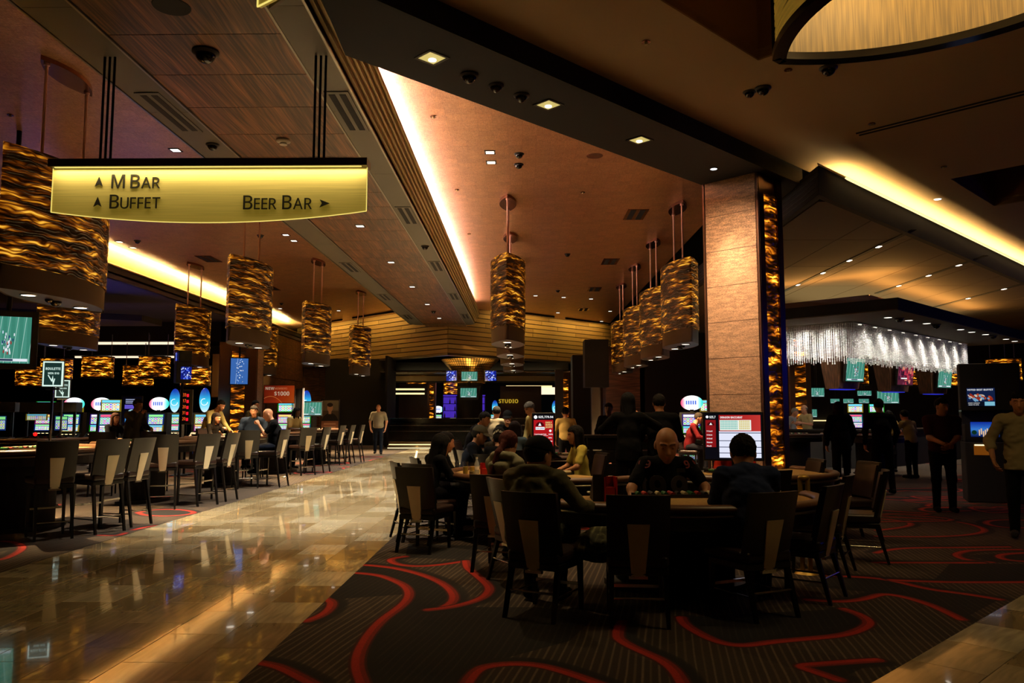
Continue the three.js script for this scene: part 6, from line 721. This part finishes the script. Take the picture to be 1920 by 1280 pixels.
/* person: top = height of the crown, seat = height of the seat (0: standing). Arms are wrist targets in the person's own space
   (x right as seen from behind is -x; +z is ahead), given relative to the shoulder. */
function person(label, o) {
  const p = { seat: 0, lean: 0.12, bow: 0.1, look: 0, tilt: 0, skin: 'fair', shirt: 0x222222, sleeves: 'long', pants: 0x15141a, hair: 'short', hairColor: 0x14100c, fat: 1, cell: 0.02, fine: 0.009, woman: false, shoes: 0x0b0a0a, ...o };
  const g = thing('person', label, 'person', [p.x, 0, p.z], R(p.turn)); const C = p.cell, f = p.fat, seat0 = p.seat; if (p.scale) { g.scale.setScalar(p.scale); p.top /= p.scale; p.seat /= p.scale; }
  const H = 1.72, stand = p.seat <= 0; const hipY = stand ? 0.93 * p.top / H : p.seat + 0.09;
  // torso joints along a leaning spine; length chosen so that the crown ends at p.top
  const raw = (k) => { const T = 0.52 * k, a = p.lean, n = a + p.bow; const chest = [0, hipY + T * 0.55 * Math.cos(a * 0.7), T * 0.55 * Math.sin(a * 0.7)], sh = [0, chest[1] + T * 0.42 * Math.cos(a), chest[2] + T * 0.42 * Math.sin(a)], nk = [0, sh[1] + 0.075 * k * Math.cos(n), sh[2] + 0.075 * k * Math.sin(n) + 0.01], hd = [0, nk[1] + 0.125 * k * Math.cos(n), nk[2] + 0.125 * k * Math.sin(n) + 0.015]; return { chest, sh, nk, hd, k }; };
  let lo = 0.6, hi = 1.5, J; for (let i = 0; i < 24; i++) { const k = (lo + hi) / 2; J = raw(k); if (J.hd[1] + 0.122 * (p.head ?? 1) > p.top) hi = k; else lo = k; }
  const k = stand ? p.top / H : clamp(J.k, 0.86, 1.12), hs = (p.head ?? 1) * (p.woman ? 0.97 : 1.03), sw = (p.woman ? 0.165 : 0.19) * (0.6 + 0.4 * f) * k; J.hip = [0, hipY, 0];
  const hx = 0.09 * k * (0.7 + 0.3 * f); const legs = [-1, 1].map((s) => { if (stand) { const st = (p.stride ?? 0) * s; return { hip: [s * hx, hipY - 0.02, 0], knee: [s * (hx + 0.012), hipY * 0.53, st * 0.5 + 0.02], ank: [s * (hx + 0.015), 0.08 + Math.max(0, -st) * 0.15, st] }; } const kz = 0.43 * k, ky = Math.min(p.seat + 0.07, 0.56 * k + 0.18); return { hip: [s * hx, hipY - 0.01, 0.02], knee: [s * (hx + 0.05), p.seat + 0.065, kz], ank: [s * (hx + 0.04), Math.max(0.08, p.seat - 0.38), kz - 0.03 + (p.tuck ?? 0)] }; });
  const arms = [-1, 1].map((s, i) => { const S = [s * sw, J.sh[1] - 0.015, J.sh[2]], t = (s < 0 ? p.armR : p.armL) ?? [s * 0.06, -0.5, 0.1], W0 = [S[0] + t[0] * 1, S[1] + t[1] * k, S[2] + t[2] * k], pole = (s < 0 ? p.poleR : p.poleL) ?? [s * 0.6, -0.6, -0.5]; const [E, W] = elbowOf(S, W0, 0.285 * k, 0.255 * k, pole); return { S, E, W, hand: (s < 0 ? p.handR : p.handL) ?? 'relaxed', s }; });
  const torso = (gr) => [cap(J.hip, J.chest, 0.142 * f * k + gr, (p.woman ? 0.125 : 0.145) * f * k + gr, 0.74 + 0.1 * (f - 1)), cap(J.chest, [0, J.sh[1] - 0.06, J.sh[2]], (p.woman ? 0.128 : 0.152) * f * k + gr, 0.115 * f * k + gr, 0.72), cap([-sw * 0.82, J.sh[1] - 0.025, J.sh[2]], [sw * 0.82, J.sh[1] - 0.025, J.sh[2]], 0.058 * k * f + gr, 0.058 * k * f + gr)];
  const belly = f > 1.12 ? [cap([0, hipY + 0.1, 0.04 * f], [0, hipY + 0.2, 0.05 * f], 0.14 * f, 0.13 * f, 0.85)] : [];
  const armC = (a, gr, cut) => { const L = [cap(a.S, a.E, 0.05 * k * f + gr, 0.041 * k + gr)]; if (cut === 'short') { const m = [0, 1, 2].map((i) => a.S[i] + (a.E[i] - a.S[i]) * 0.72); return [cap(a.S, m, 0.05 * k * f + gr, 0.05 * k + gr)]; } if (cut === 'rolled') { const m = [0, 1, 2].map((i) => a.E[i] + (a.W[i] - a.E[i]) * 0.35); L.push(cap(a.E, m, 0.042 * k + gr, 0.042 * k + gr)); return L; } L.push(cap(a.E, cut === 'long' ? [0, 1, 2].map((i) => a.E[i] + (a.W[i] - a.E[i]) * 0.95) : a.W, 0.041 * k + gr, 0.028 * k + gr)); return L; };
  const legC = (l, gr) => [cap(l.hip, l.knee, 0.082 * k * (0.6 + 0.4 * f) + gr, 0.056 * k + gr), cap(l.knee, l.ank, 0.056 * k + gr, 0.036 * k + gr * 1.3)];
  const foot = (l, gr) => cap([l.ank[0], 0.045 + l.ank[1] - 0.08, l.ank[2] - 0.03], [l.ank[0] * 1.1, 0.035 + l.ank[1] - 0.08, l.ank[2] + 0.15], 0.042 + gr, 0.034 + gr, 1);
  // body: one continuous skin with head and hands
  const bodyL = [...torso(0), ...belly, ...arms.flatMap((a) => armC(a, 0)), ...legs.flatMap((l) => [...legC(l, 0), foot(l, -0.004)]), cap([0, J.sh[1] - 0.02, J.sh[2]], J.nk, 0.06 * k, 0.052 * k), cap(J.nk, [0, J.hd[1] - 0.06, J.hd[2] - 0.02], 0.052 * k, 0.05 * k)];
  const [bl, bh] = bounds(bodyL, 0.04), body = netMesh(fieldOf(bodyL, 0.035), bl, bh, C); body.setAttribute('color', new THREE.BufferAttribute(new Float32Array(body.attributes.position.count * 3).fill(1), 3));
  const hm = new THREE.Matrix4().compose(V(...J.hd), new THREE.Quaternion().setFromEuler(new THREE.Euler((p.lean + p.bow) * 0.55 + p.tilt, p.look, p.roll ?? 0, 'YXZ')), V(hs, hs, hs));
  const pieces = [body, headGeo(p.fine).clone().applyMatrix4(hm)];
  for (const a of arms) { const d = V(...a.W).sub(V(...a.E)).normalize(), m = new THREE.Matrix4(), yv = d.clone().negate(), inward = V(-a.s * 0.8, -0.2, 0.3); let z = inward.addScaledVector(yv, -inward.dot(yv)).normalize(); if (a.hand === 'flat') { z = V(0, -1, 0).addScaledVector(yv, yv.y).normalize(); } const x = new THREE.Vector3().crossVectors(yv, z); m.makeBasis(x, yv, z); const h = handGeo(a.hand, Math.min(0.006, p.fine)).clone(); if (a.s > 0 !== (x.z > 0)) { h.scale(-1, 1, 1); const ix = h.index.array; for (let i = 0; i < ix.length; i += 3) { const t = ix[i]; ix[i] = ix[i + 1]; ix[i + 1] = t; } h.computeVertexNormals(); } h.scale(k * 1.02, k * 1.02, k * 1.02); m.setPosition(a.W[0] + d.x * 0.015, a.W[1] + d.y * 0.015, a.W[2] + d.z * 0.015); pieces.push(h.applyMatrix4(m)); }
  mesh('body', mergeGeometries(pieces.map(soft)), skinOf(p.skin), g);
  // clothes
  const gr = p.thick ?? 0.016, shirtL = [...torso(gr), ...belly.map((b) => ({ ...b, ra: b.ra + gr, rb: b.rb + gr })), ...arms.flatMap((a) => armC(a, gr * 0.8, p.sleeves))]; if (p.skirtTail) shirtL.push(cap([0, hipY + 0.06, 0], [0, hipY - 0.3, 0], 0.15 * f * k + gr, 0.165 * f * k + gr, 0.8)); else shirtL.push(cap([0, hipY + 0.05, 0], [0, hipY - 0.02, 0], 0.142 * f * k + gr, 0.145 * f * k + gr, 0.76));
  if (p.hood) { const n = 10; let q0 = null; for (let i = 0; i <= n; i++) { const a = Math.PI * (-0.15 + 1.3 * i / n), q = [Math.cos(a) * 0.105, J.sh[1] + 0.05 + 0.02 * Math.sin(a), J.sh[2] - 0.01 - Math.sin(a) * 0.09]; if (q0) shirtL.push(cap(q0, q, 0.032, 0.032)); q0 = q; } shirtL.push(cap([-0.06, J.sh[1] - 0.04, J.sh[2] - 0.12], [0.06, J.sh[1] - 0.04, J.sh[2] - 0.12], 0.05, 0.05)); }
  if (p.collar) { let q0 = null; for (let i = 0; i <= 8; i++) { const a = Math.PI * (-0.2 + 1.4 * i / 8), q = [Math.cos(a) * 0.07, J.sh[1] + 0.045, J.sh[2] + 0.01 - Math.sin(a) * 0.06]; if (q0) shirtL.push(cap(q0, q, 0.016, 0.016)); q0 = q; } }
  { const [l, h] = bounds(shirtL, 0.04); mesh(p.jacket ? 'jacket' : 'shirt', soft(netMesh((() => { const q = fieldOf(shirtL, 0.03, 0, p.wrinkle ?? 0.004), hem = p.skirtTail ? hipY - 0.1 * p.skirtTail : stand ? hipY - 0.03 : -1; return hem < 0 ? q : (x, y, z) => (Math.hypot(x, z) < 0.27 ? Math.max(q(x, y, z), hem - y) : q(x, y, z)); })(), l, h, C)), cloth(p.shirt), g); }
  { const L = [...legs.flatMap((l) => legC(l, 0.014)), cap([0, hipY + 0.04, 0], [0, hipY - 0.03, 0.0], 0.142 * f * k + 0.008, 0.14 * f * k + 0.008, 0.76)]; if (p.skirt) L.push(cap([0, hipY, 0], legs[0].knee.map((v, i) => (v + legs[1].knee[i]) / 2), 0.15 * k, 0.13 * k, 0.8)); const [l, h] = bounds(L, 0.03); mesh('trousers', soft(netMesh(fieldOf(L, 0.03, 0, 0.003), l, h, C)), cloth(p.pants), g); }
  for (const l of legs) { const L = [foot(l, 0.006), cap([l.ank[0], l.ank[1], l.ank[2] - 0.01], [l.ank[0], l.ank[1] - 0.03, l.ank[2] - 0.02], 0.04, 0.042)]; const [a, b] = bounds(L, 0.02); const fl = fieldOf(L, 0.02), y0 = Math.max(0, l.ank[1] - 0.08); mesh('shoe', soft(netMesh((x, y, z) => Math.max(fl(x, y, z), y0 + 0.002 - y), a, b, 0.012)), cloth(p.shoes), g); }
  if (p.hair !== 'bald') { const h = soft(hairGeo(p.hair === 'cap' ? 'cap' : p.hair, p.hairCell ?? 0.009).clone().applyMatrix4(hm)); mesh(p.hair === 'cap' ? 'cap' : 'hair', h, hairOf(p.hair === 'cap' ? p.capColor ?? 0x0c0c0e : p.hairColor), g); if (p.hair === 'cap') mesh('hair', soft(hairGeo('fringe', 0.009).clone().applyMatrix4(hm)), hairOf(p.hairColor), g); }
  if (p.sit) { p.seat = seat0; const s = p.seat > 0.55, src = s ? stool0 : chair0, c = dup(src, [p.x, 0, p.z], R(p.turn), p.sit, s ? 'bar stools along the walkway' : 'chairs at the baccarat tables'); c.position.x -= Math.sin(R(p.turn)) * 0.02; c.position.z -= Math.cos(R(p.turn)) * 0.02; c.scale.y = p.seat / (s ? 0.72 : 0.47); }
  return { g, J, arms, hm, k };
}
// ---------------------------------------------------------------- the people. turn: 0 faces the viewer, 180 faces away, +90 faces right
const NEAR = { cell: 0.013, fine: 0.005, hairCell: 0.006 }, MID = { cell: 0.019, fine: 0.008 }, FAR = { cell: 0.026, fine: 0.011, hairCell: 0.012 };
const onTable = { armR: [0.05, -0.3, 0.36], armL: [-0.05, -0.3, 0.36] };
const dealer = person('seated dealer in a black football jersey, bald head bent down', { ...NEAR, scale: 1.14, x: 1.33, z: -7.5, sit: 'chair of the dealer in the jersey', turn: -4, top: 1.33, seat: 0.5, lean: 0.12, bow: 0.18, tilt: 0.12, skin: 'tan', hair: 'bald', shirt: 0x0b0a0c, sleeves: 'short', fat: 1.12, head: 1.1, armR: [-0.12, -0.4, 0.30], poleR: [-0.8, -0.4, -0.2], armL: [0.1, -0.36, 0.34], poleL: [0.8, -0.4, -0.2], handR: 'fist', handL: 'relaxed' });
{ // jersey number and patches, sewn on
  const red = std(0x6a1a1c, 0.8), grey = std(0x3a3436, 0.8), dk = dealer.J; const put = (str, size, x, y, z, rx, ry, m, nm) => { const g = text(str, size, 0.006, true); g.translate(-(g.boundingBox.max.x + g.boundingBox.min.x) / 2, 0, 0); g.rotateX(rx); g.rotateY(ry); g.translate(x, y, z); mesh(nm, g, m, dealer.g); };
  put('9', 0.2, -0.082, dk.chest[1] - 0.14, dk.chest[2] + 0.142, 0.1, -0.2, grey, 'jersey_number'); put('9', 0.2, 0.082, dk.chest[1] - 0.14, dk.chest[2] + 0.142, 0.1, 0.2, grey, 'jersey_number'); put('99', 0.07, -0.185, dk.sh[1] - 0.045, dk.sh[2] + 0.083, -0.55, -0.35, red, 'shoulder_number'); put('99', 0.07, 0.185, dk.sh[1] - 0.045, dk.sh[2] + 0.083, -0.55, 0.35, red, 'shoulder_number');
  mesh('name_tag', box(0.07, 0.03, 0.006, 0.1, dk.chest[1] + 0.1, dk.chest[2] + 0.15, 0.2), M.fixture, dealer.g);
}
person('man in a grey hoodie and black cap seen from behind at the front table', { ...NEAR, x: 0.06, z: -6.12, turn: 160, top: 1.27, seat: 0.47, lean: 0.3, bow: 0.12, look: -0.5, skin: 'tan', hair: 'cap', capColor: 0x070708, hairColor: 0x0c0908, shirt: 0x5a5640, pants: 0x35372a, hood: true, fat: 1.36, head: 1.16, armR: [-0.24, -0.27, 0.27], poleR: [-0.6, -0.8, -0.1], handR: 'fist', armL: [-0.1, -0.34, 0.3], thick: 0.024, wrinkle: 0.006 });
person('man in a navy long-sleeved shirt leaning on the front table, back to the viewer', { ...NEAR, x: 1.72, z: -6.12, turn: 176, top: 1.285, seat: 0.49, lean: 0.34, bow: 0.22, tilt: 0.1, skin: 'tan', shirt: 0x232d4c, pants: 0x10131c, collar: true, fat: 1.32, head: 1.12, ...onTable, wrinkle: 0.006 });
person('woman with an auburn ponytail in a pale grey hoodie', { ...NEAR, x: -0.22, z: -7.95, turn: 150, top: 1.29, seat: 0.47, lean: 0.22, bow: 0.1, look: 0.1, woman: true, fat: 1.12, hair: 'pony', hairColor: 0x3f150c, shirt: 0x77735c, pants: 0x14161c, hood: true, head: 1.1, ...onTable, thick: 0.022 });
person('woman with long black hair in a black top, nearest the walkway', { ...MID, x: -1.1, z: -9.45, turn: 125, top: 1.22, seat: 0.47, lean: 0.25, bow: 0.18, woman: true, hair: 'long', hairColor: 0x070606, shirt: 0x0c0c0e, skin: 'tan', head: 1.08, ...onTable });
person('second dark-haired woman half hidden behind the first by the walkway', { ...MID, x: -1.15, z: -10.6, sit: 'chair of the half hidden dark-haired woman', turn: 110, top: 1.22, seat: 0.47, lean: 0.2, bow: 0.2, woman: true, hair: 'long', hairColor: 0x080606, shirt: 0x0a0a0c, skin: 'fair', head: 1.08, ...onTable });
person('dealer with long dark hair in a pale yellow blouse', { ...MID, x: 0.78, z: -10.55, sit: 'chair of the dealer in pale yellow', turn: -75, top: 1.31, seat: 0.5, lean: 0.12, bow: 0.1, woman: true, hair: 'long', hairColor: 0x0a0706, shirt: 0xb0a04a, sleeves: 'short', skin: 'tan', armR: [0.05, -0.32, 0.32], armL: [0, -0.34, 0.34] });
person('man in a grey knit cap and navy jacket, side on', { ...MID, x: -0.86, z: -12.3, turn: 80, top: 1.28, seat: 0.47, lean: 0.3, bow: 0.15, hair: 'cap', capColor: 0x4a4636, hairColor: 0x15110e, shirt: 0x12161f, skin: 'tan', fat: 1.1, head: 1.1, ...onTable });
person('man in an olive shirt bent over the back table', { ...MID, x: -0.58, z: -13.35, sit: 'chair of the man in the olive shirt', turn: 60, top: 1.24, seat: 0.47, lean: 0.3, bow: 0.25, shirt: 0x352c1c, sleeves: 'short', skin: 'tan', ...onTable });
{ const c = person('person in a black cap with white lettering at the back table', { ...MID, x: -0.40, z: -11.6, sit: 'chair of the person in the lettered cap', turn: 160, top: 1.22, seat: 0.47, lean: 0.3, bow: 0.3, hair: 'cap', capColor: 0x08080a, shirt: 0x0c0c0e, skin: 'tan', head: 1.1, ...onTable }); const l = []; [...'BEDFORD'].forEach((ch, i) => { const g = text(ch, 0.026, 0.004, true); g.translate(-0.01, 0, 0); g.rotateZ((3 - i) * 0.12); const a = (i - 3) * 0.26; g.rotateY(a + Math.PI); g.translate(-Math.sin(a) * 0.098, 0.075 - 0.01 * Math.abs(i - 3), -0.012 - Math.cos(a) * 0.108); l.push(g); }); mesh('cap_lettering', l.map((g) => g.applyMatrix4(c.hm)), M.white, c.g); }
person('dark-haired man in black leaning over the crowd', { ...MID, x: -0.95, z: -14.5, sit: 'stool under the man in black leaning over the crowd', turn: 75, top: 1.5, seat: 0.62, lean: 0.35, bow: 0.2, shirt: 0x0d0e14, skin: 'tan', fat: 1.15, ...onTable });
person('person in a striped grey top standing behind the crowd', { ...FAR, x: -0.58, z: -17.2, turn: 170, top: 1.63, shirt: 0x6a665c, sleeves: 'short', hairColor: 0x0c0a08 });
person('person in a faded denim jacket at the back table', { ...MID, x: -0.15, z: -12.95, sit: 'chair of the person in denim', turn: 175, top: 1.34, seat: 0.47, lean: 0.3, bow: 0.2, shirt: 0x4a5a64, hairColor: 0x18100c, woman: true, hair: 'long', ...onTable });
person('man in a black cap with a fist to his face', { ...MID, x: -0.25, z: -15.5, sit: 'stool of the man with a fist to his face', turn: -10, top: 1.53, seat: 0.62, lean: 0.25, bow: 0.2, hair: 'cap', capColor: 0x0a0a0a, shirt: 0x0b0b0d, skin: 'tan', armL: [-0.1, 0.05, 0.25], handL: 'fist', poleL: [0.5, -0.8, 0.2] });
person('grey-haired dealer with glasses in a cream shirt', { ...MID, x: 0.3, z: -15.25, turn: -55, top: 1.69, lean: 0.2, bow: 0.35, tilt: 0.2, hairColor: 0x5a544c, shirt: 0xb7a66a, pants: 0x0c0c0e, collar: true });
person('person in a cream shirt far behind, back to the viewer', { ...FAR, x: 1.02, z: -19, turn: 180, top: 1.63, shirt: 0xa88c52, pants: 0x0c0c0e, hairColor: 0x0c0908 });
person('woman in a black suit with long hair, one hand raised to her ear', { ...MID, x: 1.42, z: -10.75, turn: 176, top: 1.75, woman: true, hair: 'long', hairColor: 0x060505, shirt: 0x060505, pants: 0x040404, jacket: true, skirtTail: 1, armR: [-0.02, 0.02, 0.2], armL: [-0.05, -0.08, 0.2], poleL: [0.9, -0.5, 0], poleR: [-0.8, -0.5, 0.1], handL: 'fist', thick: 0.022 });
person('man in a black suit standing with his back to the viewer', { ...MID, x: 1.92, z: -11.15, turn: 182, top: 1.735, shirt: 0x040405, pants: 0x040405, jacket: true, skirtTail: 1.2, fat: 1.08, thick: 0.024, skin: 'tan', armL: [-0.06, -0.3, 0.25], armR: [0.06, -0.3, 0.25] });
person('player in a dark red top far off, left of the stone column', { ...FAR, x: 4.05, z: -19.6, sit: 'stool of the far player in dark red', turn: 70, top: 1.5, seat: 0.6, lean: 0.3, bow: 0.2, shirt: 0x5a1014, hairColor: 0x3a3028, ...onTable });
person('dark-skinned person far behind the woman in black', { ...FAR, x: 1.85, z: -17, turn: -20, top: 1.7, skin: 'dark', shirt: 0x101014 });
person('player in a red hoodie half hidden by the scoreboard', { ...MID, x: 2.8, z: -10.8, sit: 'chair of the player in the red hoodie', turn: -5, top: 1.25, seat: 0.47, lean: 0.35, bow: 0.2, shirt: 0xa02412, hood: true, hairColor: 0x120c0a, skin: 'tan', armL: [0.0, -0.28, 0.36], armR: [0.05, -0.3, 0.32], fat: 1.1 });
person('man in a pale shirt beyond the right tables, hands at his chest', { ...FAR, x: 8.5, z: -24, turn: -70, top: 1.75, shirt: 0xb0a274, sleeves: 'short', pants: 0x0c0c0c, hair: 'fringe', hairColor: 0x6a645a, armR: [0.0, -0.2, 0.3], armL: [0, -0.2, 0.3] });
person('smaller man in a white tee beside the pale-shirted man', { ...FAR, x: 8.2, z: -24.6, turn: 50, top: 1.66, shirt: 0x9a9a94, sleeves: 'short', hairColor: 0x8a847a, bow: 0.3 });
person('woman with long hair all in black, right of the stone column', { ...MID, x: 6.12, z: -15.5, turn: 178, top: 1.705, woman: true, hair: 'long', hairColor: 0x050404, shirt: 0x08080a, pants: 0x08080a, skirtTail: 1.5, thick: 0.03 });
person('man all in black striding away, beside the woman in black', { ...MID, x: 6.68, z: -15, turn: 174, top: 1.748, shirt: 0x070708, pants: 0x070708, stride: 0.14, fat: 1.05 });
person('woman dealer in cream at the far right table', { ...FAR, x: 9.5, z: -20.9, turn: -20, top: 1.57, woman: true, hair: 'long', hairColor: 0x0a0808, shirt: 0xb0a060, sleeves: 'short', skin: 'fair', armR: [0, -0.3, 0.3], armL: [0, -0.3, 0.3] });
person('dealer in a cream shirt leaning on the far right table', { ...FAR, x: 9.0, z: -18.7, turn: -160, top: 1.56, shirt: 0xa89a6a, pants: 0x0a0a0a, lean: 0.25, armR: [-0.1, -0.25, 0.35], armL: [0, -0.3, 0.35], hairColor: 0x0c0a08, collar: true });
person('security guard in a maroon polo with hands clasped in front', { ...NEAR, cell: 0.016, x: 6.38, z: -12.3, turn: -14, top: 1.70, shirt: 0x2a0c0e, sleeves: 'short', pants: 0x060606, hairColor: 0x0c0908, skin: 'tan', collar: true, fat: 1.18, look: 0.5, armR: [0.16, -0.36, 0.26], armL: [-0.16, -0.37, 0.26], handR: 'fist', handL: 'relaxed' });
person('man in a cream jacket with rolled sleeves cut by the right edge', { ...NEAR, cell: 0.015, x: 5.88, z: -9.55, turn: -30, top: 1.72, shirt: 0x8a815f, sleeves: 'rolled', pants: 0x08090d, jacket: true, skirtTail: 1.2, collar: true, hairColor: 0x0a0807, skin: 'tan', thick: 0.026, wrinkle: 0.008, stride: 0.12, armR: [-0.1, -0.45, 0.12], armL: [0.05, -0.48, 0.15], shoes: 0x2a2a2e });
// left side
person('man in a grey suit, hand raised to his mouth, seen from the side', { ...MID, x: -8.45, z: -17.2, turn: 75, top: 1.79, shirt: 0x37352c, pants: 0x1a1a1a, jacket: true, skirtTail: 1.3, skin: 'tan', thick: 0.024, armR: [0.1, 0.0, 0.26], poleR: [-0.3, -0.9, 0], handR: 'fist', armL: [-0.05, -0.3, 0.3], collar: true, bow: 0.2 });
person('blurred player in dark clothes left of the suited man', { ...FAR, x: -9.8, z: -19, sit: 'stool of the blurred player left of the suited man', turn: 60, top: 1.5, seat: 0.62, shirt: 0x14141a, hairColor: 0x4a2c1c, woman: true, hair: 'long', ...onTable });
person('dealer in a cream shirt bending over the long-haired woman', { ...MID, x: -7.65, z: -19.2, turn: 70, top: 1.8, shirt: 0xb3a468, pants: 0x0c0c0c, lean: 0.55, bow: 0.2, hairColor: 0x14100c, collar: true, armR: [0.0, -0.4, 0.3], armL: [0, -0.4, 0.3] });
person('woman with long brown hair sitting below the bending dealer', { ...MID, x: -7.05, z: -18.1, sit: 'stool of the woman with long brown hair', turn: 60, top: 1.5, seat: 0.72, lean: 0.2, bow: 0.1, woman: true, hair: 'long', hairColor: 0x1c100a, shirt: 0x1a1410, armL: [-0.05, -0.1, 0.3], armR: [0.05, -0.25, 0.35] });
person('heavy man in a navy tee facing the viewer at the tall table', { ...MID, x: -6.25, z: -18.55, sit: 'stool of the heavy man in the navy tee', turn: 12, top: 1.66, seat: 0.72, lean: 0.12, bow: 0.12, shirt: 0x121c2c, sleeves: 'short', fat: 1.28, skin: 'fair', hairColor: 0x140f0c, armR: [-0.02, -0.38, 0.3], armL: [0.0, -0.36, 0.32], handR: 'flat' });
person('bald man in a black polo holding a hand to his mouth', { ...MID, x: -5.12, z: -16.65, turn: -72, top: 1.58, seat: 0.72, lean: 0.2, bow: 0.3, tilt: 0.1, shirt: 0x08080c, sleeves: 'short', hair: 'bald', fat: 1.18, pants: 0x0c1220, armL: [-0.12, -0.02, 0.30], poleL: [0.2, -0.95, 0.1], handL: 'fist', armR: [0.05, -0.3, 0.32], collar: true });
person('woman dealer with black hair in a cream blouse by the pale display panel', { ...MID, x: -6.3, z: -21.7, turn: 60, top: 1.65, woman: true, hair: 'long', hairColor: 0x070505, skin: 'dark', shirt: 0xb8ac78, sleeves: 'short', pants: 0x0a0a0a, lean: 0.3, bow: 0.1, fat: 1.2, armR: [0.1, -0.28, 0.28], armL: [-0.1, -0.3, 0.28] });
person('man in an olive shirt standing behind the heavy man', { ...FAR, x: -7.55, z: -22.2, turn: 70, top: 1.85, shirt: 0x4a4022, hairColor: 0x0a0806, skin: 'tan' });
person('older man in a white polo and jeans walking down the stone path', { ...MID, x: -5.42, z: -30, turn: 8, top: 1.84, shirt: 0xa8a288, sleeves: 'short', pants: 0x1c2430, hair: 'fringe', hairColor: 0x8a8680, fat: 1.15, collar: true, stride: 0.12, shoes: 0x1a1818 });
renderer.render(scene, camera);
